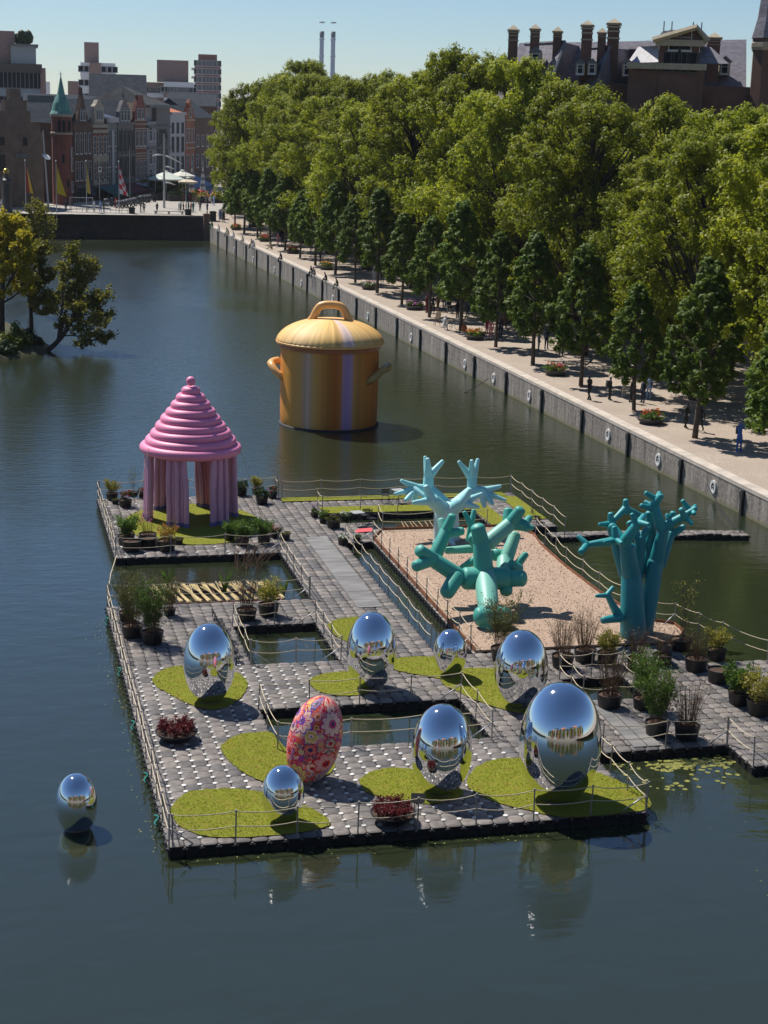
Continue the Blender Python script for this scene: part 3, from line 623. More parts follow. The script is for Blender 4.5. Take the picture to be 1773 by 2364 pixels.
# ------------------------------------------------------------------ flower painted egg
def painted_mat():
    mt = bpy.data.materials.new('painted_flowers'); t, b = nodes(mt); L = t.links; b.inputs['Roughness'].default_value = .55; b.inputs['Specular IOR Level'].default_value = .25
    uv = t.nodes.new('ShaderNodeUVMap'); uv.uv_map = 'UVMap'; UV = uv.outputs[0]
    def mth(op, *a):
        q = t.nodes.new('ShaderNodeMath'); q.operation = op
        for i, v in enumerate(a):
            if isinstance(v, (int, float)): q.inputs[i].default_value = v
            else: L.new(v, q.inputs[i])
        return q.outputs[0]
    def mix(f, a, c):
        q = t.nodes.new('ShaderNodeMix'); q.data_type = 'RGBA'; L.new(f, q.inputs[0])
        for i, v in ((6, a), (7, c)):
            if isinstance(v, tuple): q.inputs[i].default_value = (*v, 1)
            else: L.new(v, q.inputs[i])
        return q.outputs[2]
    def ramp(f, stops, const=False):
        r = t.nodes.new('ShaderNodeValToRGB'); r.color_ramp.interpolation = 'CONSTANT' if const else 'LINEAR'
        e = r.color_ramp.elements
        while len(e) < len(stops): e.new(.5)
        for q, (p, c) in zip(e, stops): q.position = p; q.color = (*c, 1)
        L.new(f, r.inputs[0]); return r.outputs[0]
    def flowers(scale, petals, rmax, base, cols_out, cols_in, off, pet=.22):
        mp = t.nodes.new('ShaderNodeMapping'); mp.inputs['Location'].default_value = off; mp.inputs['Scale'].default_value = (scale, scale, scale); L.new(UV, mp.inputs[0])
        v = t.nodes.new('ShaderNodeTexVoronoi'); v.voronoi_dimensions = '2D'; v.feature = 'F1'; v.inputs['Scale'].default_value = 1; v.inputs['Randomness'].default_value = .72
        L.new(mp.outputs[0], v.inputs['Vector'])
        sub = t.nodes.new('ShaderNodeVectorMath'); sub.operation = 'SUBTRACT'; L.new(mp.outputs[0], sub.inputs[0]); L.new(v.outputs['Position'], sub.inputs[1])
        s = t.nodes.new('ShaderNodeSeparateXYZ'); L.new(sub.outputs[0], s.inputs[0])
        sc = t.nodes.new('ShaderNodeSeparateXYZ'); L.new(v.outputs['Color'], sc.inputs[0])
        ang = mth('ARCTAN2', s.outputs[1], s.outputs[0])
        ph = mth('MULTIPLY', sc.outputs[2], 6.28)
        npet = mth('ADD', petals, mth('ROUND', mth('MULTIPLY', sc.outputs[1], 5)))
        wave = mth('ABSOLUTE', mth('COSINE', mth('ADD', mth('MULTIPLY', ang, mth('MULTIPLY', npet, .5)), ph)))
        rad = mth('MULTIPLY', rmax, mth('ADD', 1-pet, mth('MULTIPLY', wave, pet)))
        rr = mth('DIVIDE', v.outputs['Distance'], rad)           # 0 centre .. 1 petal edge
        inside_ = mth('LESS_THAN', rr, 1.0)
        stripe = mth('GREATER_THAN', mth('SINE', mth('MULTIPLY', ang, mth('MULTIPLY', npet, 2.0))), .35)
        co = ramp(sc.outputs[0], cols_out, True); ci = ramp(sc.outputs[1], cols_in, True); cs = ramp(sc.outputs[2], cols_in, True)
        rim = mth('GREATER_THAN', rr, .86)
        mid = mth('MULTIPLY', mth('LESS_THAN', rr, .62), mth('GREATER_THAN', rr, .34))
        core = mth('LESS_THAN', rr, .34); dot = mth('LESS_THAN', rr, .13)
        c = mix(rr, (.72, .34, .30), co)
        c = mix(mth('MULTIPLY', stripe, mid), c, cs)
        c = mix(rim, c, ci); c = mix(core, c, ci); c = mix(dot, c, (.03, .02, .09))
        return mix(inside_, base, c)
    RED, COR, PNK, PUR, BLU, NAV, TEA, GRN, YEL, ORG, CRM, MAG = (.55, .006, .012), (.68, .09, .05), (.68, .20, .24), (.16, .045, .34), (.06, .09, .42), (.012, .014, .08), (.012, .10, .12), (.05, .18, .03), (.52, .46, .03), (.62, .14, .015), (.70, .50, .40), (.45, .015, .14)
    bgn = t.nodes.new('ShaderNodeTexNoise'); bgn.inputs['Scale'].default_value = 1.9; bgn.inputs['Detail'].default_value = 2; bgn.inputs['Distortion'].default_value = 1.5; L.new(UV, bgn.inputs[0])
    base = ramp(bgn.outputs[0], [(.0, NAV), (.36, PUR), (.43, MAG), (.49, COR), (.54, RED), (.60, PNK), (.66, BLU), (.72, YEL)], False)
    c = flowers(4.4, 3.0, .42, base, [(0, CRM), (.2, RED), (.4, NAV), (.6, GRN), (.8, YEL)], [(0, NAV), (.3, RED), (.6, CRM)], (9.2, 2.4, 0), .3)
    c = flowers(2.1, 4.0, .46, c, [(0, YEL), (.2, RED), (.4, TEA), (.55, PNK), (.7, BLU), (.85, CRM)], [(0, RED), (.25, CRM), (.5, NAV), (.7, ORG)], (3.1, 7.7, 0))
    c = flowers(1.0, 7.0, .44, c, [(0, PUR), (.22, COR), (.42, CRM), (.6, PNK), (.78, YEL), (.9, BLU)], [(0, RED), (.3, PUR), (.5, MAG), (.7, CRM), (.86, TEA)], (.35, .15, 0), .30)
    c = flowers(6.5, 3.0, .13, c, [(0, RED), (.3, CRM), (.6, TEA), (.8, YEL)], [(0, NAV), (.4, RED), (.7, CRM)], (1.2, 5.4, 0), .2)
    L.new(c, b.inputs['Base Color']); return mt
E8 = (5.21,4.18,0.86,1.46)
pe = thing('painted_egg', 'leaning egg covered in bright painted flowers in red, pink and purple', 'egg sculpture', (E8[0]-.36, E8[1], DECK+.05))
o = put('shell', egg_mesh('shell', painted_mat(), E8[2], E8[3], uv=True), pe); o.rotation_euler = (radians(-3), radians(9.5), radians(200)); o.rotation_mode = 'XYZ'
o.matrix_local = Matrix.Rotation(radians(13), 4, 'Y') @ Matrix.Rotation(radians(205), 4, 'Z')
b = MB(); b.lathe([(.0, .0), (.3, .0), (.32, .04), (.32, .06)], 24); b.build('base_ring', M_post, pe, loc=(0, 0, -.035))

# ------------------------------------------------------------------ pink ringed pavilion
M_pink = mat('pink_vinyl', (.74, .23, .38), .5, var=.06, vs=.8); M_lilac = mat('lilac_vinyl', (.58, .29, .42), .5, var=.08, vs=.8); M_rosy = mat('rose_vinyl', (.58, .20, .26), .5, var=.1)
M_cuff = mat('violet_cuff', (.13, .11, .27), .6)
pav = thing('inflatable_pavilion', 'pink inflatable pavilion of stacked rings on bundled lilac columns', 'pavilion', (5.55, 40.2, DECK))
def torus(R, r, n=64, k=14, sq=1.0):
    b = MB()
    for i in range(n):
        a = 2*pi*i/n
        for j in range(k): c = 2*pi*j/k; q = R+r*cos(c); b.v.append((q*cos(a), q*sin(a), r*sq*sin(c)))
    for i in range(n):
        for j in range(k): b.f.append((i*k+j, ((i+1) % n)*k+j, ((i+1) % n)*k+(j+1) % k, i*k+(j+1) % k)); b.m.append(0)
    return b
LEGH = 3.49
for k, ro in enumerate((2.66, 2.38, 2.12, 1.855, 1.59, 1.32, 1.05, .785, .50)):
    r = .262 if k < 8 else .25
    o = torus(ro-r if ro-r > .24 else .24, r, sq=1.0).build('ring', M_pink, pav, smooth=True, loc=(0, 0, LEGH+.27+k*.372)); o.rotation_euler = (.012*sin(k*2.1), .012*cos(k*1.7), 0)
    if k < 8:
        b = MB(); R0 = ro-r; b.lathe([(R0, 0), (max(.02, R0-.3), .22)], 40); b.build('ring_web', M_pink, pav, smooth=True, loc=(0, 0, LEGH+.29+k*.372))
b = MB(); b.lathe([(.001+.245*sin(pi*i/14), .245-.245*cos(pi*i/14)) for i in range(15)], 28); b.build('ball', M_pink, pav, smooth=True, loc=(0, 0, LEGH+.27+9*.372-.10))
for g in range(6):
    a = radians(g*60+4); cx, cy = 2.2*cos(a), 2.2*sin(a)
    cl = bpy.data.objects.new('column', None); COL.objects.link(cl); cl.parent = pav; cl.location = (cx, cy, 0); cl.rotation_euler = (0, 0, a)
    for s in range(5):
        u = (s-2)*.215; bx = -.09 if s % 2 else .03
        spread = 1.12; lean = .16*sin(g*1.3)
        b = MB(); P = []; Rr = []
        for q in range(9):
            z = LEGH*1.03*q/8; w = 1-q/8
            P.append((bx+.10*w*w, u*(1+ .15*w)-lean*w*.9+.02*sin(q+s), z)); Rr.append(.142 if 0 < q < 8 else .12)
        b.tube(P, Rr, 10); b.build('tube', M_rosy if (g in (1, 2) and s < 3) else M_lilac, cl, smooth=50)
        c = MB(); c.tube([P[0], (Vector(P[0]).lerp(Vector(P[1]), .55))], [.158, .155], 10); c.build('cuff', M_cuff, cl, smooth=50)
for (dx, dy, ex, ey) in ((-2.3, -1.2, -3.3, -2.4), (2.4, -1.0, 3.6, -1.4), (2.0, 1.5, 3.7, 2.6)):
    b = MB(); b.tube([(dx, dy, LEGH+.5), (ex, ey, .05)], .012, 4); b.build('guy_line', M_rope, pav)

# ------------------------------------------------------------------ giant cooking pot
def pot_mat(lid=False):
    mt = bpy.data.materials.new('pot_lid_print' if lid else 'pot_print'); t, b = nodes(mt); L = t.links; b.inputs['Roughness'].default_value = .6; b.inputs['Specular IOR Level'].default_value = .25
    tc = t.nodes.new('ShaderNodeTexCoord'); s = t.nodes.new('ShaderNodeSeparateXYZ'); L.new(tc.outputs['Object'], s.inputs[0])
    at = t.nodes.new('ShaderNodeMath'); at.operation = 'ARCTAN2'; L.new(s.outputs[1], at.inputs[0]); L.new(s.outputs[0], at.inputs[1])
    fr = t.nodes.new('ShaderNodeMapRange'); fr.inputs[1].default_value = -pi; fr.inputs[2].default_value = pi; L.new(at.outputs[0], fr.inputs[0])
    nz = t.nodes.new('ShaderNodeTexNoise'); nz.noise_dimensions = '1D'; nz.inputs['Scale'].default_value = 26 if not lid else 60; nz.inputs['Detail'].default_value = 5; L.new(fr.outputs[0], nz.inputs['W'])
    r = t.nodes.new('ShaderNodeValToRGB'); e = r.color_ramp.elements
    st = [(0, (.55, .20, .03)), (.07, (.66, .30, .05)), (.12, (.58, .32, .10)), (.145, (.56, .40, .30)), (.17, (.56, .31, .08)), (.205, (.52, .22, .04)), (.235, (.42, .12, .015)), (.255, (.48, .18, .04)), (.263, (.40, .24, .36)), (.282, (.42, .27, .48)), (.292, (.42, .25, .30)), (.30, (.54, .27, .07)), (.34, (.56, .22, .04)), (.38, (.52, .17, .025)), (.43, (.46, .14, .02)), (.5, (.5, .2, .05)), (.7, (.6, .3, .08)), (1, (.5, .19, .04))]
    if lid: st = [(0, (.70, .42, .14)), (.12, (.80, .55, .26)), (.2, (.78, .50, .16)), (.25, (.66, .40, .14)), (.268, (.72, .55, .50)), (.285, (.74, .56, .50)), (.30, (.74, .50, .20)), (.4, (.70, .42, .14)), (1, (.70, .42, .14))]
    while len(e) < len(st): e.new(.5)
    for q, (p, c) in zip(e, st): q.position = p; q.color = (*c, 1)
    L.new(fr.outputs[0], r.inputs[0])
    mr = t.nodes.new('ShaderNodeMapRange'); mr.inputs[1].default_value = .3; mr.inputs[2].default_value = .7; mr.inputs[3].default_value = .8; mr.inputs[4].default_value = 1.18; L.new(nz.outputs[0], mr.inputs[0])
    mx = t.nodes.new('ShaderNodeMix'); mx.data_type = 'RGBA'; mx.blend_type = 'MULTIPLY'; mx.inputs[0].default_value = 1; L.new(r.outputs[0], mx.inputs[6]); L.new(mr.outputs[0], mx.inputs[7])
    L.new(mx.outputs[2], b.inputs['Base Color']); return mt
M_potb, M_potl = pot_mat(), pot_mat(True); M_poth = mat('pot_handle', (.74, .40, .13), .4, var=.08); M_pothd = mat('pot_handle_olive', (.38, .26, .08), .45, var=.1); M_brown = mat('pot_rim_brown', (.36, .13, .05), .4, var=.1)
PC = (18.64,68.07); PR_ = 3.42
ZR = 5.69            # rim height seen on the near side
pot = thing('giant_pot', 'giant orange cooking pot with ribbed lid floating on the pond', 'pot sculpture', (PC[0], PC[1], 0), radians(0))
b = MB(); b.lathe([(PR_*.9, -.3), (PR_*.965, -.05), (PR_*.985, .15), (PR_, .7), (PR_*1.0, 1.4), (PR_*1.005, ZR*.6), (PR_*1.0, ZR-.4), (PR_*.985, ZR-.1), (PR_*.98, ZR)], 96); b.build('body', M_potb, pot, smooth=True)
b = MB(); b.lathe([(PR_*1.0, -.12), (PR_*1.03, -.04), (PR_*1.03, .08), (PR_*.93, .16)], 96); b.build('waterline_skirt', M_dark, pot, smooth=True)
b = MB(); b.lathe([(PR_*.98, ZR-.32), (PR_*1.04, ZR-.28), (PR_*1.045, ZR-.05), (PR_*1.0, ZR)], 96); b.build('rim', M_brown, pot, smooth=50)
b = MB(); n = 168; lid = []
NL = 22
for i in range(NL+1):
    u = i/NL; ang = u*pi/2
    r = PR_*1.085*cos(ang)**.86 if u < 1 else .02; z = ZR+.10+1.62*sin(ang)**1.15
    if i == 0: r = PR_*1.02; z = ZR-.02
    for j in range(n):
        th = 2*pi*j/n; w = .055*abs(cos(th*28))*max(0, 1-u*1.5) if i > 0 else 0
        b.v.append(((r+w)*cos(th), (r+w)*sin(th), z+w*.6))
for i in range(NL):
    for j in range(n): b.f.append((i*n+j, i*n+(j+1) % n, (i+1)*n+(j+1) % n, (i+1)*n+j)); b.m.append(0)
b.build('lid', M_potl, pot, smooth=True)
b = MB(); b.lathe([(PR_*1.0, ZR-.02), (PR_*1.10, ZR+.02), (PR_*1.105, ZR+.14), (PR_*1.07, ZR+.26)], 96); b.build('lid_edge', M_poth, pot, smooth=50)
zt = ZR+1.62
def bent(P, R, n=14): 
    q = MB(); q.tube(P, R, n); return q
ha = radians(-14); ux, uy = cos(ha), sin(ha)
P = []
for k in range(21):
    u = k/20; s = (u-.5)*2; x = 1.28*max(-1, min(1, s*1.18)) if abs(s) < .85 else (1.28+ (abs(s)-.85)*2.0)*(1 if s > 0 else -1)
    z = zt-.12+1.12*(1-abs(s)**4.2) if abs(s) < .85 else zt-.12+1.12*(1-.85**4.2)*max(0, (1-abs(s))/.15)**1.3
    P.append((x*ux, x*uy, z))
P = [(-1.72*ux, -1.72*uy, zt-.26), (-1.42*ux, -1.42*uy, zt-.16), (-1.2*ux, -1.2*uy, zt+.1), (-.98*ux, -.98*uy, zt+.62), (-.74*ux, -.74*uy, zt+.92), (-.4*ux, -.4*uy, zt+1.02), (0, 0, zt+1.04), (.4*ux, .4*uy, zt+1.02), (.74*ux, .74*uy, zt+.92), (.98*ux, .98*uy, zt+.62), (1.2*ux, 1.2*uy, zt+.1), (1.42*ux, 1.42*uy, zt-.16), (1.72*ux, 1.72*uy, zt-.26)]
P = [Vector(q) for q in P]; PP = []
for k in range(len(P)-1):
    for s in range(4): PP.append(P[k].lerp(P[k+1], s/4))
PP.append(P[-1])
for _ in range(2): PP = [PP[0]]+[(PP[i-1]+PP[i]*2+PP[i+1])/4 for i in range(1, len(PP)-1)]+[PP[-1]]
bent(PP, [.2 if i < 4 or i > len(PP)-5 else .27 for i in range(len(PP))]).build('lid_handle', M_poth, pot, smooth=True)
for sgn, mm in ((1, M_pothd), (-1, M_poth)):
    a = radians(-22) if sgn > 0 else radians(158); zz = ZR-1.55
    R = [];
    for k in range(17):
        u = (k/16-.5)*2; aa = a+u*.50; out = PR_-.15+.85*(1-abs(u)**4); zd = zz-(.85*max(0, abs(u)-.55)/.45 if abs(u) > .55 else 0)
        R.append((out*cos(aa), out*sin(aa), zd))
    bent(R, .25, 12).build('side_handle', mm, pot, smooth=True)

# ------------------------------------------------------------------ inflatable branch sculptures
def capsule_path(A, B, r0, r1, rings=6):
    A, B = Vector(A), Vector(B); d = (B-A).normalized(); P = []; R = []
    for k in range(rings): q = pi/2*k/rings; P.append(A-d*r0*.55*cos(q)); R.append(max(.01, r0*sin(q) if k else .02))
    P.append(A); R.append(r0); P.append(A.lerp(B, .5)); R.append((r0+r1)/2); P.append(B-d*.02); R.append(r1)
    for k in range(1, rings+1): q = pi/2*k/rings; P.append(B+d*r1*.62*sin(q)); R.append(max(.012, r1*cos(q)))
    return P, R
def branches(name, label, base, mats, segs):
    t = thing(name, label, 'sculpture', base)
    for (A, B, r0, r1, mi) in segs:
        A = [A[i]-base[i] for i in range(3)]; B = [B[i]-base[i] for i in range(3)]
        P, R = capsule_path(A, B, r0, r1); b = MB(); b.tube(P, R, 22); b.build('branch', mats[mi], t, smooth=True)
        d = (Vector(B)-Vector(A)).normalized()
        if r1 > .2:
            s = MB(); c = Vector(B)-d*.03; s.tube([c-d*.012, c+d*.012], r1*1.006, 22, cap=False); s.build('seam', mats[mi], t, smooth=True)
    return t
def vin(name, c, c2): return mat(name, c, .5, col2=c2, vs=.5, bump=.16, bs=3)
M_aq = [vin('aqua_vinyl', (.26, .58, .60), (.34, .66, .66)), vin('aqua_pale', (.40, .62, .62), (.47, .68, .67))]
M_gr = [vin('seafoam_vinyl', (.045, .30, .245), (.06, .36, .29)), vin('seafoam_pale', (.14, .42, .33), (.19, .47, .38))]
M_te = [vin('teal_vinyl', (.012, .235, .25), (.018, .285, .29)), vin('teal_deep', (.008, .19, .22), (.012, .22, .25))]
branches('branch_sculpture', 'pale aqua inflatable branching tree on the chip bed', (17.8,33.78,0.45), M_aq, [((17.8, 33.78, 0.41), (17.71, 33.78, 1.99), 0.68, 0.624, 1), ((17.75, 33.78, 1.77), (16.79, 33.08, 2.61), 0.397, 0.345, 0), ((16.74, 33.08, 2.56), (16.39, 32.98, 3.37), 0.324, 0.135, 0), ((16.79, 33.08, 2.61), (15.68, 32.58, 2.65), 0.251, 0.114, 0), ((17.83, 33.78, 1.83), (18.35, 33.18, 2.44), 0.37, 0.326, 0), ((18.35, 33.18, 2.39), (18.73, 33.08, 3.14), 0.305, 0.115, 0), ((18.4, 33.18, 2.44), (19.46, 33.48, 2.79), 0.236, 0.106, 0), ((18.35, 33.18, 2.41), (19.08, 32.68, 2.3), 0.252, 0.084, 0), ((17.91, 34.08, 1.91), (17.08, 34.68, 2.75), 0.398, 0.33, 0), ((16.97, 34.68, 2.67), (17.0, 34.78, 3.47), 0.308, 0.255, 0), ((17.0, 34.78, 3.41), (16.89, 34.68, 4.4), 0.255, 0.106, 0), ((16.97, 34.88, 3.45), (16.92, 35.28, 4.38), 0.191, 0.096, 0), ((17.02, 34.78, 3.47), (17.77, 34.98, 4.21), 0.223, 0.106, 0), ((17.05, 34.68, 2.78), (16.25, 34.58, 2.96), 0.255, 0.212, 0), ((16.25, 34.58, 2.98), (15.52, 34.58, 3.33), 0.212, 0.09, 0), ((16.25, 34.58, 2.88), (15.11, 34.18, 2.74), 0.201, 0.079, 0), ((16.31, 34.58, 2.87), (15.6, 33.88, 2.47), 0.212, 0.105, 0), ((16.42, 34.58, 2.82), (16.22, 34.68, 2.2), 0.201, 0.117, 0), ((16.17, 34.48, 2.93), (16.6, 33.98, 2.63), 0.18, 0.127, 0), ((18.08, 34.08, 1.91), (19.36, 34.78, 2.65), 0.372, 0.321, 0), ((19.36, 34.78, 2.59), (19.33, 34.88, 3.34), 0.279, 0.246, 0), ((19.33, 34.88, 3.28), (18.63, 34.98, 4.16), 0.225, 0.096, 0), ((19.33, 34.88, 3.34), (19.22, 34.68, 4.27), 0.246, 0.096, 0), ((19.41, 34.88, 3.33), (19.7, 35.18, 4.22), 0.203, 0.097, 0), ((19.36, 34.78, 2.65), (19.97, 34.68, 2.63), 0.311, 0.268, 0), ((19.97, 34.68, 2.68), (20.85, 34.78, 2.87), 0.214, 0.097, 0), ((20.0, 34.68, 2.54), (21.0, 34.28, 2.25), 0.225, 0.08, 0), ((19.97, 34.68, 2.6), (20.23, 33.98, 2.12), 0.247, 0.085, 0), ((19.83, 34.68, 2.55), (19.85, 34.18, 1.95), 0.236, 0.107, 1), ((19.86, 34.78, 2.66), (20.49, 35.38, 2.67), 0.161, 0.076, 0), ((17.58, 33.48, 0.49), (16.79, 32.58, 0.58), 0.211, 0.094, 1), ((17.85, 33.38, 0.51), (17.77, 32.38, 0.47), 0.238, 0.094, 1)])
branches('branch_sculpture', 'sea green inflatable branching figure sprawling on the chip bed', (15.33,18.79,0.45), M_gr, [((15.09, 18.99, 0.94), (16.3, 18.99, 0.94), 0.403, 0.374, 0), ((15.43, 18.99, 0.75), (15.45, 18.89, 0.17), 0.344, 0.247, 0), ((15.57, 19.09, 1.06), (16.04, 21.39, 1.99), 0.441, 0.493, 1), ((15.18, 21.39, 1.93), (16.91, 21.39, 1.86), 0.491, 0.494, 0), ((16.0, 21.39, 1.91), (15.91, 21.69, 3.43), 0.454, 0.384, 0), ((15.91, 21.69, 3.35), (15.71, 21.69, 4.09), 0.369, 0.314, 0), ((16.3, 21.99, 3.34), (17.41, 22.39, 4.05), 0.356, 0.319, 1), ((17.37, 22.39, 4.01), (17.77, 22.19, 4.7), 0.303, 0.24, 0), ((17.35, 22.59, 4.08), (17.41, 22.79, 4.55), 0.242, 0.211, 0), ((17.53, 22.39, 4.08), (18.08, 22.19, 3.99), 0.311, 0.257, 0), ((18.1, 22.49, 4.0), (18.41, 22.79, 4.18), 0.172, 0.157, 0), ((18.05, 22.09, 3.94), (18.3, 21.99, 3.94), 0.202, 0.116, 0), ((14.9, 21.39, 2.0), (13.7, 21.59, 2.78), 0.368, 0.321, 0), ((13.78, 21.59, 2.74), (13.02, 21.19, 3.3), 0.313, 0.265, 0), ((13.63, 21.49, 2.81), (12.78, 20.79, 2.73), 0.305, 0.241, 0), ((14.71, 21.29, 2.03), (14.15, 20.69, 1.53), 0.367, 0.319, 0), ((14.22, 22.99, 2.58), (14.76, 23.39, 3.51), 0.312, 0.282, 0), ((14.72, 23.39, 3.43), (15.01, 23.29, 4.24), 0.258, 0.187, 0), ((14.7, 23.49, 3.49), (14.65, 23.79, 3.94), 0.204, 0.181, 1), ((14.85, 23.29, 3.45), (15.45, 23.19, 3.58), 0.203, 0.188, 0), ((14.83, 23.39, 2.66), (16.14, 23.39, 2.7), 0.157, 0.205, 1), ((16.05, 23.19, 3.28), (15.92, 22.99, 3.21), 0.283, 0.258, 0), ((15.99, 23.59, 3.75), (15.89, 23.59, 3.06), 0.142, 0.142, 0), ((15.7, 23.79, 4.28), (15.95, 23.59, 3.79), 0.102, 0.142, 0), ((16.14, 23.79, 4.35), (15.99, 23.59, 3.79), 0.102, 0.142, 0), ((16.95, 21.49, 1.85), (17.2, 22.39, 2.4), 0.356, 0.328, 1), ((17.25, 22.39, 2.32), (17.84, 22.99, 3.36), 0.321, 0.268, 1), ((17.12, 21.39, 1.85), (17.64, 21.09, 1.92), 0.379, 0.355, 0), ((17.72, 22.19, 2.19), (18.12, 22.19, 2.7), 0.203, 0.148, 0), ((16.91, 22.79, 2.55), (17.41, 23.19, 2.42), 0.275, 0.237, 0), ((17.0, 21.49, 1.65), (16.94, 21.09, 1.36), 0.325, 0.277, 0), ((17.3, 21.79, 2.32), (17.74, 21.99, 2.08), 0.272, 0.257, 0), ((15.46, 23.19, 1.92), (16.08, 22.99, 2.28), 0.094, 0.236, 0)])
branches('branch_sculpture', 'dark teal inflatable tree with two trunks behind the twig tubs', (21.2,16.85,0.45), M_te, [((21.19, 16.85, 0.51), (21.07, 17.15, 2.97), 0.556, 0.435, 1), ((21.08, 17.15, 2.85), (20.71, 16.95, 4.29), 0.398, 0.329, 1), ((20.69, 16.95, 4.18), (20.53, 16.85, 4.62), 0.271, 0.241, 1), ((20.53, 16.85, 4.55), (20.94, 16.55, 5.4), 0.262, 0.188, 0), ((20.9, 16.55, 5.33), (20.7, 16.65, 5.77), 0.159, 0.094, 0), ((20.94, 16.55, 5.36), (21.38, 17.05, 5.6), 0.159, 0.11, 0), ((20.97, 16.55, 5.44), (21.17, 15.95, 5.5), 0.152, 0.086, 0), ((20.58, 16.95, 4.45), (20.17, 17.45, 5.09), 0.241, 0.183, 0), ((20.02, 16.45, 4.74), (18.8, 16.55, 4.57), 0.188, 0.13, 0), ((18.78, 16.55, 4.61), (18.51, 16.85, 4.86), 0.13, 0.087, 0), ((18.78, 16.55, 4.57), (18.36, 16.05, 4.42), 0.137, 0.129, 0), ((19.93, 16.35, 4.85), (19.89, 16.45, 5.29), 0.152, 0.115, 0), ((19.94, 16.35, 4.77), (19.29, 15.95, 4.82), 0.137, 0.064, 0), ((19.97, 16.35, 4.81), (19.97, 15.75, 4.8), 0.144, 0.086, 0), ((20.91, 17.45, 3.01), (20.29, 17.75, 5.01), 0.296, 0.221, 1), ((20.29, 17.75, 4.89), (20.21, 17.75, 5.54), 0.177, 0.118, 0), ((20.26, 17.75, 5.09), (19.62, 17.45, 5.18), 0.162, 0.073, 0), ((20.33, 17.75, 5.23), (20.97, 18.05, 5.68), 0.11, 0.155, 0), ((21.02, 18.05, 5.52), (20.96, 18.05, 6.02), 0.163, 0.118, 0), ((21.05, 18.05, 5.64), (21.74, 18.15, 5.29), 0.133, 0.134, 0), ((20.97, 18.15, 5.58), (20.98, 18.25, 5.74), 0.096, 0.089, 0), ((21.6, 17.85, 2.79), (21.64, 17.85, 4.45), 0.291, 0.223, 1), ((21.61, 17.85, 4.33), (21.23, 18.15, 5.03), 0.223, 0.149, 0), ((21.64, 17.85, 4.41), (21.97, 17.85, 4.86), 0.186, 0.148, 0), ((21.84, 17.35, 0.32), (22.35, 17.75, 3.41), 0.393, 0.343, 1), ((22.35, 17.75, 3.33), (22.56, 17.65, 4.81), 0.328, 0.245, 1), ((22.53, 17.65, 4.74), (22.18, 17.85, 5.8), 0.23, 0.192, 0), ((22.15, 17.85, 5.65), (21.54, 17.75, 5.86), 0.148, 0.096, 0), ((22.14, 17.85, 5.77), (21.88, 18.15, 5.91), 0.141, 0.096, 0), ((22.14, 17.85, 5.84), (22.36, 17.65, 6.28), 0.185, 0.125, 0), ((22.24, 17.85, 6.07), (21.79, 17.95, 6.34), 0.133, 0.103, 0), ((22.32, 17.95, 6.12), (22.53, 18.25, 6.25), 0.126, 0.097, 0), ((22.63, 17.65, 4.96), (23.34, 17.35, 5.47), 0.193, 0.163, 0), ((23.35, 17.35, 5.36), (23.07, 17.15, 5.79), 0.155, 0.11, 0), ((23.34, 17.35, 5.44), (23.55, 17.05, 5.18), 0.155, 0.096, 0), ((23.38, 17.35, 5.51), (23.8, 17.35, 5.77), 0.14, 0.111, 0), ((23.61, 17.55, 5.65), (23.33, 17.65, 6.03), 0.141, 0.096, 0), ((23.69, 17.55, 5.64), (24.01, 17.85, 5.75), 0.111, 0.082, 0), ((23.68, 17.35, 5.65), (23.62, 17.05, 5.61), 0.118, 0.088, 0), ((22.03, 17.95, 2.9), (22.25, 18.15, 4.23), 0.224, 0.247, 1), ((22.15, 18.15, 4.01), (22.26, 18.15, 4.7), 0.262, 0.194, 0), ((22.23, 18.15, 4.54), (22.13, 18.25, 5.4), 0.209, 0.171, 0), ((22.73, 18.05, 3.16), (23.24, 18.35, 4.46), 0.217, 0.173, 1), ((23.25, 18.35, 4.38), (23.74, 18.25, 4.76), 0.165, 0.128, 0), ((23.2, 18.45, 4.51), (23.3, 18.45, 5.32), 0.15, 0.142, 0), ((23.04, 18.35, 5.09), (23.03, 18.45, 5.25), 0.105, 0.097, 0), ((20.51, 16.75, 1.31), (19.78, 16.45, 2.42), 0.213, 0.117, 0), ((19.7, 16.45, 2.42), (19.22, 16.25, 2.48), 0.109, 0.072, 0), ((19.74, 16.45, 2.42), (20.07, 16.65, 2.69), 0.117, 0.088, 0), ((20.47, 16.65, 1.38), (19.46, 15.95, 1.52), 0.198, 0.145, 0), ((20.67, 17.05, 1.21), (20.69, 17.25, 1.57), 0.148, 0.096, 0)])

# ------------------------------------------------------------------ planted tubs
M_tub = mat('black_tub', (.012, .012, .014), .45, var=.3, vs=3); M_twig = mat('twig_bark', (.115, .062, .034), .9, var=.35, vs=6); M_twigd = mat('dark_bark', (.035, .026, .018), .9, var=.3, vs=4)
M_lg = leafmat('leaf_green', (.055, .12, .012), (.12, .20, .025), .4, 3.0); M_ly = leafmat('leaf_yellow', (.20, .20, .02), (.34, .30, .04), .4, 3.0)
M_lo = leafmat('leaf_olive', (.07, .085, .02), (.14, .14, .035), .4, 3.0); M_ld = leafmat('leaf_dark', (.02, .045, .012), (.045, .08, .02), .3, 3.0)
M_lr = leafmat('leaf_burgundy', (.07, .008, .012), (.22, .022, .030), .35, 5.0); M_la = leafmat('leaf_amber', (.22, .12, .015), (.36, .24, .03), .4, 3.0)
M_fr = mat('petal_red', (.62, .02, .03), .6); M_fw = mat('petal_white', (.75, .74, .66), .6); M_fp = mat('petal_pink', (.60, .16, .26), .6); M_fo = mat('petal_orange', (.72, .20, .03), .6); M_fy = mat('petal_yellow', (.74, .50, .04), .6); M_fm = mat('petal_mauve', (.42, .12, .34), .6)
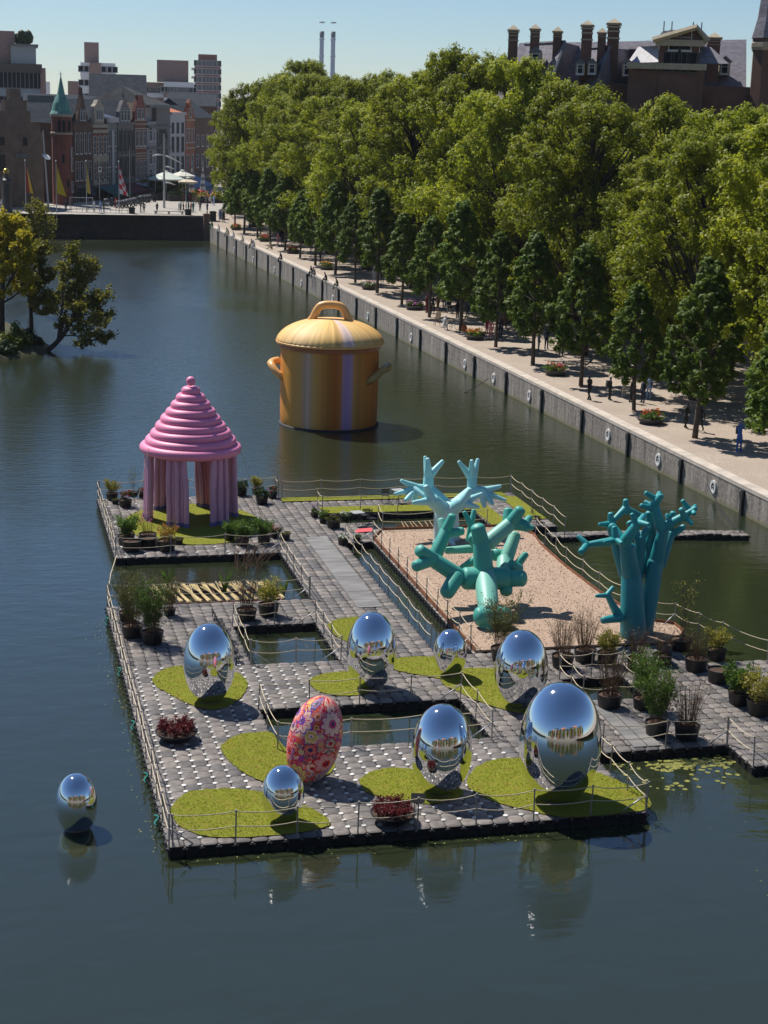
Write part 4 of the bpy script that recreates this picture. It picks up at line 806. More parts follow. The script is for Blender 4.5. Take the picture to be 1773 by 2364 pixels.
def tub_meshes():
    b = MB(); b.lathe([(.02, 0), (.40, 0), (.42, .03), (.485, .50), (.50, .52), (.50, .55), (.465, .55), (.455, .48)], 28); tub = b.mesh('tub', M_tub, 40)
    b = MB(); n = 24; b.v = [(0, 0, .50)]+[(.455*cos(2*pi*j/n), .455*sin(2*pi*j/n), .475) for j in range(n)]; b.f = [(0, 1+j, 1+(j+1) % n) for j in range(n)]; b.m = [0]*n
    return tub, b.mesh('soil', M_soil)
ME_tub, ME_soil = tub_meshes()
def stems(seed, n, h, spread, r0, base=.30, bend=.25, br=0, z0=.45):
    rr = random.Random(seed); b = MB(); pts = []
    for k in range(n):
        a = rr.uniform(0, 2*pi); q = base*sqrt(rr.random()); x, y = q*cos(a), q*sin(a); H_ = h*rr.uniform(.6, 1.08)
        a2 = a+rr.uniform(-.9, .9); sp = spread*rr.uniform(.15, 1)*H_; P = []
        for s in range(5):
            u = s/4; P.append((x+cos(a2)*sp*(u**(1+bend))+rr.gauss(0, .012), y+sin(a2)*sp*(u**(1+bend))+rr.gauss(0, .012), z0+H_*u*(1-.12*spread*u)))
        b.tube(P, [r0, r0*.85, r0*.7, r0*.5, r0*.25], 3, cap=False); pts.append(P)
        for q in range(br):
            i = rr.choice((1, 2, 2, 3, 3)); A = Vector(P[i]); d = Vector((rr.gauss(0, 1), rr.gauss(0, 1), rr.uniform(.6, 1.6))).normalized()*H_*rr.uniform(.12, .3)
            b.tube([A, A+d*.55+Vector((0, 0, .01)), A+d], [r0*.5, r0*.4, r0*.15], 3, cap=False); pts.append([tuple(A), tuple(A+d*.4), tuple(A+d*.7), tuple(A+d*.9), tuple(A+d)])
    return b, pts
def leaves_on(pts, n, size, mt, seed, lo=.25, jit=.05, asp=.55):
    rs = np.random.RandomState(seed); P = np.array(pts); m = len(P); i = rs.randint(0, m, n); u = (lo+(1-lo)*rs.rand(n))*(P.shape[1]-1.001); k = u.astype(int); f = (u-k)[:, None]
    c = P[i, k]*(1-f)+P[i, k+1]*f+rs.normal(size=(n, 3))*jit
    return quads_mesh('foliage', c, rs.normal(size=(n, 3))+np.array((0, 0, .4)), size*(.6+.8*rs.rand(n)), mt, asp, seed, .12)
def blob_leaves(n, size, mt, seed, c=(0, 0, .75), r=(.5, .5, .4), clumps=14):
    rs = np.random.RandomState(seed); cc = rs.normal(size=(clumps, 3)); cc /= np.linalg.norm(cc, axis=1, keepdims=True); cc *= .45+.5*rs.rand(clumps, 1)
    i = rs.randint(0, clumps, n); d = rs.normal(size=(n, 3)); d /= np.linalg.norm(d, axis=1, keepdims=True)
    p = (cc[i]+d*.38*rs.rand(n, 1)**.4)*np.array(r)+np.array(c); p[:, 2] = np.maximum(p[:, 2], .46)
    return quads_mesh('foliage', p, d+rs.normal(size=(n, 3))*.5, size*(.6+.8*rs.rand(n)), mt, .6, seed, .12)
def plant_parts(kind, seed):
    "-> list of (part name, mesh) for one tub, unit tub radius .5"
    out = []
    if kind == 'twig':
        b, p = stems(seed, 70, 2.1, .40, .009, br=4); out = [('stems', b.mesh('stems', M_twig)), ('foliage', leaves_on(p, 160, .06, M_lo, seed, .5))]
    elif kind == 'twigwide':
        b, p = stems(seed, 60, 1.7, .62, .0085, br=3); out = [('stems', b.mesh('stems', M_twig)), ('foliage', leaves_on(p, 220, .06, M_lo, seed, .5))]
    elif kind == 'willow':
        b, p = stems(seed, 60, 2.5, .34, .009, br=4); out = [('stems', b.mesh('stems', M_twig)), ('foliage', leaves_on(p, 5200, .08, M_lg, seed, .2, .06))]
    elif kind == 'willowolive':
        b, p = stems(seed, 60, 2.7, .42, .009, br=4); out = [('stems', b.mesh('stems', M_twig)), ('foliage', leaves_on(p, 3600, .07, M_lo, seed, .25, .05))]
    elif kind == 'tall':
        b, p = stems(seed, 7, 3.4, .2, .014, br=7); out = [('stems', b.mesh('stems', M_twigd)), ('foliage', leaves_on(p, 230, .085, M_ly, seed, .35, .05))]
    elif kind == 'yellow':
        b, p = stems(seed, 22, 1.3, .5, .01, br=3); out = [('stems', b.mesh('stems', M_twig)), ('foliage', leaves_on(p, 2000, .09, M_ly, seed, .3, .08))]
    elif kind == 'leafy':
        b, p = stems(seed, 24, 1.3, .6, .01, br=4); out = [('stems', b.mesh('stems', M_twig)), ('foliage', leaves_on(p, 2400, .12, M_lg, seed, .2, .09))]
    elif kind == 'amber':
        b, p = stems(seed, 18, 1.0, .6, .009, br=4); out = [('stems', b.mesh('stems', M_twig)), ('foliage', leaves_on(p, 900, .09, M_la, seed, .2, .09)), ('blossom', leaves_on(p, 60, .09, M_fr, seed+1, .6, .08))]
    elif kind == 'redflower':
        out = [('foliage', blob_leaves(1300, .10, M_ld, seed, (0, 0, .8), (.62, .62, .42))), ('blossom', blob_leaves(70, .13, M_fr, seed+1, (0, 0, .95), (.6, .6, .35), 9))]
    elif kind == 'whiteflower':
        out = [('foliage', blob_leaves(700, .09, M_lg, seed, (0, 0, .72), (.55, .55, .26))), ('blossom', blob_leaves(420, .10, M_fw, seed+1, (0, 0, .82), (.55, .55, .26), 16))]
    elif kind == 'foxglove':
        b, p = stems(seed, 7, 1.35, .2, .012); out = [('stems', b.mesh('stems', M_twig)), ('foliage', blob_leaves(900, .11, M_lg, seed, (0, 0, .75), (.55, .55, .35))), ('blossom', leaves_on(p, 120, .09, M_fm, seed, .7, .04))]
    elif kind == 'low':
        out = [('foliage', blob_leaves(900, .09, M_lo, seed, (0, 0, .62), (.55, .55, .2)))]
    elif kind == 'dark':
        out = [('foliage', blob_leaves(1600, .10, M_ld, seed, (0, 0, .8), (.65, .65, .5)))]
    elif kind == 'grass':
        b, p = stems(seed, 50, 1.5, .3, .006, br=0); out = [('stems', b.mesh('stems', M_la)), ('blossom', leaves_on(p, 200, .07, M_fp, seed, .75, .03))]
    elif kind == 'bare':
        out = []
    return out
_cache = {}
WORD = {'twig': 'brown twiggy stems', 'twigwide': 'wide spreading brown twigs', 'willow': 'upright bright green willow shoots', 'willowolive': 'tall olive willow shoots', 'tall': 'tall sparse sapling', 'yellow': 'yellow green shrub', 'leafy': 'loose green leafy shrub', 'amber': 'amber leaved shrub with red blossom', 'redflower': 'dark shrub with red flowers', 'whiteflower': 'white flowers', 'foxglove': 'foxgloves in bloom', 'low': 'low creeping plant', 'dark': 'dense dark shrub', 'grass': 'pink plumed grass', 'bare': 'bare soil'}
def tub(x, y, r, kind, where, var=0):
    t = thing('planted_tub', f'tub of {WORD[kind]} {where}', 'planter', (x, y, DECK+.012), rnd.uniform(0, 6.28), 'planted black tubs', 2*r)
    put('tub', ME_tub, t); put('soil', ME_soil, t)
    key = (kind, var)
    if key not in _cache: _cache[key] = plant_parts(kind, hash(kind) % 97+var*13 if False else len(_cache)*17+3)
    for nm, me in _cache[key]: put(nm, me, t)
A = [(1.78,44.65,0.34,'x'),(1.88,43.66,0.19,'x'),(2.37,42.9,0.36,'x'),(3.02,45.29,0.24,'x'),(3.47,45.07,0.23,'x'),(1.74,34.96,0.43,'x'),(1.88,33.66,0.48,'x'),(2.73,34.17,0.47,'x'),(2.8,35.06,0.45,'x'),(3.56,33.55,0.47,'x'),(4.28,34.63,0.23,'x')]
for q, k, w in zip(A, ('yellow', 'low', 'redflower', 'tall', 'redflower', 'leafy', 'bare', 'bare', 'grass', 'amber', 'low'), ('at the far left corner of the pavilion deck', 'between two tubs at the far left corner', 'at the far left of the pavilion deck', 'rising behind the red flowers at the far left', 'just behind the left pink column', 'at the left front of the pavilion lawn', 'nearest the left corner of the pavilion', 'in the middle of the front left group', 'behind the front left tub group of the pavilion', 'at the right of the front left tubs', 'tucked behind the amber shrub')): tub(*q[:3], k, w)
A = [(6.88,35.11,0.29,'x'),(7.38,34.13,0.36,'x'),(8.51,34.39,0.35,'x'),(9.23,35.37,0.26,'x'),(9.67,34.91,0.26,'x'),(8.96,44.96,0.34,'x'),(9.89,45.11,0.32,'x'),(9.78,42.79,0.35,'x'),(10.59,44.11,0.27,'x')]
for n_, (q, k, w) in enumerate(zip(A, ('leafy', 'leafy', 'leafy', 'redflower', 'low', 'dark', 'yellow', 'dark', 'redflower'), ('at the left end of the pavilion front right group', 'with the largest crown at the pavilion front right', 'next to the pavilion railing corner', 'at the railing corner beside the walkway', 'jutting into the walkway by the pavilion', 'behind the right pink columns', 'tall at the far corner behind the pavilion', 'low at the far right corner of the pavilion deck', 'at the start of the far turf strip'))): tub(*q[:3], k, w, n_ % 2)
A = [(12.07,39.45,0.22,'x'),(12.25,38.11,0.2,'x'),(12.6,37.02,0.38,'x'),(13.5,38.37,0.25,'x'),(12.37,33.56,0.28,'x'),(13.21,34.18,0.2,'x')]
for q, k, w in zip(A, ('foxglove', 'leafy', 'low', 'whiteflower', 'whiteflower', 'whiteflower'), ('at the far end of the walkway', 'small, beside the foxgloves on the walkway', 'wide, in the walkway group near the chairs', 'near the bistro chairs', 'alone on the walkway by the channel railing', 'half hidden beside the channel railing')): tub(*q[:3], k, w, 1)
A = [(0.7,22.38,0.34,'x'),(0.74,20.14,0.45,'x'),(1.46,19.18,0.46,'x'),(2.55,22.87,0.27,'x')]
for n_, (q, k, w) in enumerate(zip(A, ('willowolive', 'willowolive', 'willow', 'willowolive'), ('in the far left corner of the front deck', 'in the middle of the left deck group', 'nearest of the left deck group', 'right rear of the left deck group by the reeds'))): tub(*q[:3], k, w, n_ % 2)
A = [(5.68,21.75,0.44,'x'),(6.71,22.31,0.46,'x')]
for q, k, w in zip(A, ('twig', 'yellow'), ('on the strip behind the small square pool', 'on the strip by the reed raft pool')): tub(*q[:3], k, w, 2)
A = [(14.9,15.05,0.45,'x')]
for q in A: tub(q[0], q[1], .47, 'willowolive', 'in front of the sea green sculpture', 3)
A = [(17.01,13.8,0.46,'x'),(18.16,14.4,0.46,'x'),(18.94,13.95,0.43,'x'),(17.21,9.19,0.48,'x'),(18.4,8.87,0.39,'x')]
for n_, (q, k, w) in enumerate(zip(A, ('twig', 'twig', 'yellow', 'twig', 'willow'), ('nearest the chip bed behind the tall mirror egg', 'second from the tall mirror egg along the chip bed', 'between the teal trunks and the little pool', 'on the planks beside the biggest mirror egg', 'behind the bright willow on the tub deck'))): tub(*q[:3], k, w, 4+n_ % 2)
A = [(17.88,6.25,0.45,'x'),(18.8,5.77,0.46,'x'),(22.48,11.23,0.47,'x'),(22.22,8.81,0.45,'x'),(22.47,7.66,0.48,'x'),(22.17,12.65,0.48,'x')]
for n_, (q, k, w) in enumerate(zip(A, ('willow', 'twig', 'bare', 'leafy', 'yellow', 'twigwide'), ('at the front railing of the tub deck', 'beside the willow at the front railing', 'on the right of the tub deck', 'second from the right margin', 'at the right margin of the picture', 'at the back of the tub deck'))): tub(*q[:3], k, w, 6+n_ % 2)
q = (22.6,15.2,0.44)
tub(q[0], q[1], q[2], 'tall', 'beside the right foot of the teal tree', 8)
q = (21.09,13.49,0.4)
tub(q[0], q[1], q[2], 'twigwide', 'in front of the teal trunks', 9)
q = (19.89,13.24,0.39)
tub(q[0], q[1], q[2], 'twig', 'at the very foot of the teal trunks', 9)
q = (23.54,13.77,0.4)
tub(q[0], q[1], q[2], 'yellow', 'behind the bare tub on the right', 9)

# bowls of red shrubs
def bowl(label, x, y, r):
    t = thing('shrub_bowl', label, 'planter', (x, y, DECK+.012), rnd.uniform(0, 6), 'bowls of red shrubs', r)
    b = MB(); b.lathe([(.02, 0), (.45, 0), (.62, .06), (.92, .32), (1.0, .42), (1.0, .46), (.94, .46), (.9, .38)], 36); b.build('bowl', M_tub, t, smooth=40)
    b = MB(); n = 30; b.v = [(0, 0, .46)]+[(.92*cos(2*pi*j/n), .92*sin(2*pi*j/n), .40) for j in range(n)]; b.f = [(0, 1+j, 1+(j+1) % n) for j in range(n)]; b.m = [0]*n; b.build('soil', M_soil, t)
    sb, p = stems(int(x*31), 60, .62, .55, .010, base=.78, br=3, z0=.38); sb.build('stems', M_twigd, t)
    put('foliage', leaves_on(p, 3600, .085, M_lr, 5, .15, .055), t)
bowl('bowl of red leaved shrubs on the left side of the deck', *(1.21,8.44,0.73))
bowl('bowl of red leaved shrubs at the front railing', *(6.94,0.64,0.71))

# promenade flower bowls
def fbowl(label, x, y, fl, seed):
    t = thing('flower_bowl', label, 'planter', (x, y, PZ(y)), 0, 'flower bowls on the promenade', .82)
    b = MB(); b.lathe([(.02, 0), (.7, 0), (.85, .08), (1.12, .38), (1.15, .45), (1.05, .45), (1.0, .38)], 26); b.build('bowl', mat('bowl_grey', (.06, .06, .062), .7) if 'bowl_grey' not in bpy.data.materials else bpy.data.materials['bowl_grey'], t, smooth=40)
    b = MB(); n = 20; b.v = [(0, 0, .46)]+[(1.05*cos(2*pi*j/n), 1.05*sin(2*pi*j/n), .40) for j in range(n)]; b.f = [(0, 1+j, 1+(j+1) % n) for j in range(n)]; b.m = [0]*n; b.build('soil', M_soil, t)
    put('foliage', blob_leaves(1000, .17, M_lg, seed, (0, 0, .66), (1.1, 1.1, .42), 22), t)
    for nm, mm, s in (('blossom', fl[0], 1), ('blossom', fl[1], 2)): put(nm, blob_leaves(150, .17, mm, seed+s, (0, 0, .92), (1.0, 1.0, .36), 12), t)
FB = [(38.1, 56.7, M_fo, M_fr), (38.2, 76.3, M_fo, M_fp), (37.4, 95.7, M_fo, M_fy), (37.2, 116.6, M_fm, M_fm), (36.6, 134.3, M_fp, M_fw), (36.1, 155.4, M_fo, M_fy), (35.9, 177.4, M_fr, M_fo), (35.3, 196.8, M_fr, M_fo), (34.3, 218, M_fo, M_fr)]
for k, (x, y, a, c) in enumerate(FB): fbowl(f'flower bowl on the promenade between the young limes, {ordn[k]} from the near end', x, y, (a, c), 40+k*3)

# ------------------------------------------------------------------ trees
M_bark = mat('lime_bark', (.050, .040, .030), .95, var=.35, vs=2.5, bump=.5, bs=12); M_bark2 = mat('young_bark', (.085, .068, .050), .95, var=.3, vs=3)
M_lime = leafmat('lime_leaf', (.175, .220, .010), (.345, .365, .022), .55, .22, .24)
M_young = leafmat('young_lime_leaf', (.075, .140, .009), (.150, .215, .016), .5, .5, .14)
M_maple = leafmat('maple_leaf', (.36, .31, .014), (.52, .44, .025), .5, .5, .1); M_isl = leafmat('island_leaf', (.13, .14, .018), (.25, .23, .025), .5, .5, .15); M_shr = leafmat('shrub_leaf', (.08, .115, .008), (.16, .20, .014), .4, .8, .15)
def curve_pts(A, B, n, sag, rr):
    A, B = Vector(A), Vector(B); P = []
    off = Vector((rr.gauss(0, 1), rr.gauss(0, 1), 0))*sag
    for i in range(n+1):
        u = i/n; q = A.lerp(B, u); q += off*(4*u*(1-u))*.5; q.z += sag*.8*(u*(1-u)*2); P.append(q)
    return P
def big_tree(seed, H_=24.0, R=6.0, z0=3.5, NC=112, NL=520, leaf=.28, mt=M_lime):
    rr = random.Random(seed); rs = np.random.RandomState(seed); cl = []
    Hc = H_-z0
    for k in range(NC):
        u = rr.random()**.85; z = z0+1.2+u*(Hc-2.0)
        prof = R*(1-abs((u-.42)/.60)**2.4*.62 if u > .42 else .80+.20*u/.42)
        a = k*2.39996+rr.uniform(-.5, .5); q = prof*(.35+.65*rr.random()**.45)*(1 if rr.random() > .18 else .5)
        cl.append((q*cos(a), q*sin(a), z, rr.uniform(1.15, 2.1)*(1.1-.35*u)))
    cl.append((rr.uniform(-.6, .6), rr.uniform(-.6, .6), H_-1.4, 1.5))
    b = MB(); top = Vector((rr.uniform(-.8, .8), rr.uniform(-.8, .8), H_*.80)); tr = curve_pts((0, 0, -.2), top, 10, .5, rr)
    b.tube(tr, [.55*(1-i/10*.85)+.12*(i == 0) for i in range(11)], 9)
    for (x, y, z, r) in cl:
        zz = max(z0*.8, z-hypot(x, y)*rr.uniform(.7, 1.3)-1); i = min(9, int(zz/(H_*.80)*10)); A = tr[i]
        d = (Vector((x, y, z))-A).length; b.tube(curve_pts(A, (x, y, z), 5, d*.12, rr), [.05+.018*d, .04+.014*d, .035+.010*d, .03+.006*d, .03, .015], 5, cap=False)
        for q in range(3):
            e = Vector((x, y, z))+Vector((rr.gauss(0, 1), rr.gauss(0, 1), rr.uniform(0, 1.2))).normalized()*r; b.tube([(x*.9+A.x*.1, y*.9+A.y*.1, z-.3), e], [.035, .01], 3, cap=False)
    wood = b.mesh('trunk', M_bark, True)
    C_ = np.array(cl); i = rs.randint(0, len(cl), len(cl)*NL); d = rs.normal(size=(len(i), 3)); d /= np.linalg.norm(d, axis=1, keepdims=True)
    # small sprigs make the clump surface uneven
    sp = rs.normal(size=(len(cl), 26, 3)); sp /= np.linalg.norm(sp, axis=2, keepdims=True); j = rs.randint(0, 26, len(i)); s = sp[i, j]*(.45+.55*rs.rand(len(i), 1))
    p = C_[i, :3]+s*C_[i, 3:]*np.array((1, 1, .85))+d*.42*rs.rand(len(i), 1)**.5
    nr = s*.5+d*.9+np.array((0, 0, .35))
    lv = quads_mesh('crown', p, nr, leaf*(.6+.7*rs.rand(len(i))), mt, .7, seed, .15)
    return wood, lv
def young_tree(seed, H_=10.4, R=2.5, z0=2.5, N=19000):
    rr = random.Random(seed); rs = np.random.RandomState(seed); b = MB(); tr = curve_pts((0, 0, -.1), (rr.uniform(-.1, .1), rr.uniform(-.1, .1), H_-.6), 8, .12, rr)
    b.tube(tr, [.17, .145, .13, .11, .09, .07, .05, .03, .012], 8); cl = []
    NC = 64
    for k in range(NC):
        u = k/(NC-1); z = z0+.35+u*(H_-z0-.7); prof = R*(.72+.6*u if u < .25 else max(.10, 1.0*(1-((u-.25)/.80)**1.35)+.02)); prof = min(prof, R)
        a = k*2.39996+rr.uniform(-.3, .3); q = prof*rr.uniform(.55, .98); cl.append((q*cos(a), q*sin(a), z-.25*q/R, rr.uniform(.42, .72)*(1-.35*u)))
        A = tr[min(7, max(1, int((z-.5)/(H_-.6)*8)))]; b.tube([A, Vector(A).lerp(Vector(cl[-1][:3]), .5)+Vector((0, 0, .1)), cl[-1][:3]], [.035, .022, .008], 4, cap=False)
    wood = b.mesh('trunk', M_bark2, True); C_ = np.array(cl); i = rs.randint(0, NC, N); d = rs.normal(size=(N, 3)); d /= np.linalg.norm(d, axis=1, keepdims=True)
    sp = rs.normal(size=(NC, 16, 3)); sp /= np.linalg.norm(sp, axis=2, keepdims=True); j = rs.randint(0, 16, N); s = sp[i, j]*(.4+.6*rs.rand(N, 1))
    p = C_[i, :3]+s*C_[i, 3:]+d*.2*rs.rand(N, 1)**.5
    return wood, quads_mesh('crown', p, s*.5+d*.8+np.array((0, 0, .4)), .15+.14*rs.rand(N), M_young, .72, seed, .15)
YT = [young_tree(s) for s in (11, 12, 13)]
yy = [40.6, 51.7, 61.4, 71.3, 81.5, 91, 100.9, 110.6, 120.9, 130.7, 140.8, 150.1, 160.9, 170.8, 182, 192.3, 202.5, 211.7, 224]
xx = [39.4, 39.1, 38.8, 38.5, 38.1, 37.9, 37.6, 37.2, 37, 36.7, 36.5, 36.1, 35.8, 35.7, 35.7, 35.4, 35.2, 34.6, 35.0]
for k, (x, y) in enumerate(zip(xx, yy)):
    w, c = YT[k % 3]; s = 1+.11*sin(k*2.3)+.05*cos(k*5.1)
    t = thing('young_lime_tree', f'slim young lime tree on the quay edge, {ordn[k]} counted from the near end', 'tree', (x, y, PZ(y)), k*1.9, 'young limes along the quay', (s*1.04, s*1.04, s)); t.rotation_euler = (.02*sin(k*1.3), .025*cos(k*2.9), k*1.9)
    put('trunk', w, t); put('crown', c, t)
BT = [big_tree(s, h, r) for s, h, r in ((21, 24.5, 6.7), (22, 23.5, 7.0), (23, 25.5, 6.5), (24, 22.8, 6.9), (25, 21.8, 7.3), (26, 24.2, 5.9))]
t = thing('lime_tree', 'tall old lime tree standing where the promenade meets the square', 'tree', (38.6, 243, 3.9), .6, 'tall old limes behind the promenade', .80); put('trunk', BT[1][0], t); put('crown', BT[1][1], t)
for row, (x0, ya, yb, st) in enumerate(((46.6, 46, 236, 10.0), (57, 52, 262, 11.0), (68, 60, 280, 13.0))):
    y = ya; k = 0
    while y < yb:
        w, c = BT[(k*5+row*2+k//3) % 6]; x = x0-(y-46)*(.040, .030, .03)[row]+1.1*sin(k*2.7+row); s = float(np.interp(math.degrees(atan2(x+4.9, y+45.3)), [5, 8, 11, 14, 17.3, 19, 20.5, 23, 27], [.88, .95, .94, .97, .98, .90, .845, .835, .86]))*(1+.05*sin(k*1.7+row*2.2))
        t = thing('lime_tree', f'tall old lime tree in the {("front", "middle", "rear")[row]} row of the promenade, {ordn[k]} from the near end', 'tree', (x, y+1.2*cos(k*1.9), PZ(min(y, 240))), k*2.1+row, 'tall old limes behind the promenade', (s, s, s*(1.0+.04*cos(k*3.1))))
        put('trunk', w, t); put('crown', c, t); y += st; k += 1

# --- island trees with open crowns
def open_tree(name, label, limbs, seed, mt, leaves, leaf=.30, twig=1.0, bark=M_twigd, tl=(1.2, 2.6), group='trees on the island'):
    rr = random.Random(seed); rs = np.random.RandomState(seed); base = limbs[0][0][0]
    t = thing(name, label, 'tree', base, 0, group); b = MB(); ends = []
    for P, r0, r1 in limbs:
        P = [Vector(q)-Vector(base) for q in P]; n_ = len(P); Q = []
        for i in range(n_-1):
            for s in range(4): Q.append(P[i].lerp(P[i+1], s/4)+Vector((rr.gauss(0, .04), rr.gauss(0, .04), rr.gauss(0, .04))))
        Q.append(P[-1])
        for _ in range(2): Q = [Q[0]]+[(Q[i-1]+Q[i]*2+Q[i+1])/4 for i in range(1, len(Q)-1)]+[Q[-1]]
        R = [r0+(r1-r0)*i/(len(Q)-1) for i in range(len(Q))]; b.tube(Q, R, 7)
        start = int(len(Q)*.30)
        for i in range(start, len(Q)):
            for q in range(3 if i > len(Q)*.5 else 2):
                d = Vector((rr.gauss(0, 1), rr.gauss(0, 1), rr.gauss(.45, .6))).normalized(); dl = (Q[min(i+1, len(Q)-1)]-Q[i-1]).normalized()
                d = (d+dl*.7).normalized()*rr.uniform(*tl)*twig*(1-.35*(i/len(Q))); m_ = Q[i]+d*.5+Vector((0, 0, -.06)); e = Q[i]+d
                b.tube([Q[i], m_, e], [min(.05, R[i]*.5), .025, .008], 4, cap=False); ends.append((m_, e))
                for z in range(3):
                    d2 = (d.normalized()+Vector((rr.gauss(0, .6), rr.gauss(0, .6), rr.gauss(.2, .5)))).normalized()*rr.uniform(.4, 1.0)*twig; f_ = m_.lerp(e, rr.random()); b.tube([f_, f_+d2], [.014, .005], 3, cap=False); ends.append((f_, f_+d2))
    b.build('trunk', bark, t, smooth=True)
    E_ = np.array([[tuple(a), tuple(c)] for a, c in ends]); i = rs.randint(0, len(E_), leaves); u = (.3+.75*rs.rand(leaves, 1)); p = E_[i, 0]*(1-u)+E_[i, 1]*u+rs.normal(size=(leaves, 3))*.13
    put('crown', quads_mesh('crown', p, rs.normal(size=(leaves, 3))+np.array((0, 0, .5)), leaf*(.55+.8*rs.rand(leaves)), mt, .65, seed, .12), t)
open_tree('island_tree', 'leaning island tree bending over the water with an open crown', [
 ([(0.59,103.9,0.06),(1.11,104.0,0.5),(2.15,104.2,1.5),(2.68,104.3,2.4),(3.07,104.2,3.18),(3.64,104.0,3.79),(4.52,103.8,4.39),(5.46,103.5,4.81)], .26, .05),
 ([(2.62,104.3,2.27),(3.24,104.8,3.76),(3.6,105.2,5.14),(4.21,105.5,6.14),(4.62,105.8,7.28)], .14, .03),
 ([(1.63,104.1,0.93),(2.13,104.6,2.88),(2.42,105.0,3.67),(3.03,105.4,4.53),(3.47,106.0,5.96),(3.44,106.3,7.8)], .18, .03),
 ([(1.58,104.2,1.11),(1.99,104.8,3.37),(2.15,105.4,5.24),(2.57,105.8,6.75),(2.99,106.0,8.47)], .15, .03),
 ([(3.0,104.2,3.05),(4.18,103.6,3.39),(5.54,103.0,3.33)], .07, .02),
 ([(2.15,104.2,1.44),(3.2,103.5,1.46),(4.37,103.0,1.08),(5.49,102.6,1.26)], .07, .02),
 ([(2.29,104.2,1.76),(3.58,104.5,2.04),(5.4,104.8,2.26)], .07, .02)], 31, M_isl, 10500, .26, .62)
open_tree('island_tree', 'yellow leaved maple at the left edge of the island', [
 ([(-3.29,108.0,0.29),(-3.13,108.2,3.77),(-2.99,108.4,6.07),(-2.64,108.4,8.38),(-2.22,108.4,10.29)], .32, .06), ([(-3.07,108.0,4.57),(-2.19,107.0,6.21),(-1.41,106.5,7.79),(-1.23,106.5,9.31)], .14, .03), ([(-3.05,108.4,5.3),(-4.31,108.6,7.58),(-4.62,108.6,9.87)], .14, .03),
 ([(-2.99,108.4,6.07),(-3.16,109.0,8.32),(-3.33,109.0,10.61)], .14, .03), ([(-3.09,108.2,3.77),(-1.76,107.5,4.63),(-0.9,107.2,6.2)], .10, .03), ([(-2.81,108.4,7.61),(-1.63,108.8,9.12),(-1.74,109.0,10.63)], .10, .03)], 32, M_maple, 13000, .28, .70)
open_tree('island_tree', 'olive tinged tree between the maple and the leaning tree', [
 ([(-0.58,110.0,-0.39),(-0.49,110.0,1.99),(-0.56,110.2,3.94),(-0.67,110.4,5.88),(-0.54,110.6,7.82)], .24, .05), ([(-0.49,110.0,3.57),(0.4,109.6,4.4),(1.0,109.4,5.99)], .10, .03), ([(-0.56,110.2,3.94),(-1.49,110.6,5.07),(-2.03,110.8,6.62)], .10, .03), ([(-0.51,110.0,2.78),(0.54,109.0,2.9),(1.31,108.6,3.73)], .08, .02), ([(-0.63,110.4,5.88),(0.08,110.0,7.1),(0.22,110.0,8.27)], .08, .02)], 33, M_isl, 10000, .26, .66)
open_tree('island_tree', 'bare looking dark tree at the back of the island before the square wall', [
 ([(0.04,132.0,1.03),(0.02,132.0,4.61),(0.17,132.2,7.26),(0.48,132.4,9.45),(0.68,132.4,10.42)], .26, .05), ([(0.09,132.0,5.94),(1.24,131.6,7.32),(2.0,131.4,8.44)], .10, .03), ([(0.11,132.0,6.83),(-0.68,132.6,8.1),(-1.16,133.0,9.39)], .10, .03), ([(0.17,132.2,7.26),(1.15,132.0,8.61),(1.52,132.0,9.71)], .10, .03), ([(0.07,132.0,5.06),(1.25,131.6,5.54),(1.78,131.4,6.23)], .09, .03)], 34, M_isl, 3600, .24, .85)
# shrubs at the island shore
def shrub(label, x, y, z, rx, rz, seed, mt, N=2600):
    t = thing('shore_shrub', label, 'shrub', (x, y, z), 0, 'shrubs on the island shore'); rr = random.Random(seed); b = MB()
    for k in range(9): a = k*.7; b.tube([(0, 0, -.3), (rx*.3*cos(a), rx*.3*sin(a), rz*.5), (rx*.7*cos(a), rx*.7*sin(a), rz*rr.uniform(.7, 1.2))], [.05, .035, .01], 4)
    b.build('stems', M_twigd, t); rs = np.random.RandomState(seed); cc = rs.normal(size=(22, 3)); cc /= np.linalg.norm(cc, axis=1, keepdims=True); cc[:, 2] = abs(cc[:, 2]); cc *= .4+.55*rs.rand(22, 1)
    i = rs.randint(0, 22, N); d = rs.normal(size=(N, 3)); d /= np.linalg.norm(d, axis=1, keepdims=True); p = (cc[i]+d*.33*rs.rand(N, 1)**.4)*np.array((rx, rx, rz*1.1)); p[:, 2] = np.maximum(p[:, 2], .02)
    put('foliage', quads_mesh('foliage', p, d+rs.normal(size=(N, 3))*.4, .16+.14*rs.rand(N), mt, .65, seed, .12), t)
for k, (x, y, rx, rz, mm, lb) in enumerate(((-2.3, 103.6, 1.7, 1.9, M_shr, 'bright green shrub beside the leaning trunk'), (-4.6, 101.2, 1.9, 2.3, M_shr, 'bright green shrub on the island point'), (-7.4, 100, 2.0, 2.4, M_shr, 'green shrub at the left edge of the shore'), (-.9, 105.6, 1.2, 1.3, M_ld, 'dark low shrub right under the leaning trunk'), (-2.8, 100.9, 1.1, .9, M_ld, 'dark shrub overhanging the island bank'), (-5.4, 104.8, 2.0, 2.7, M_isl, 'olive shrub behind the island point'))): shrub(lb, x, y, .35, rx, rz, 50+k, mm)

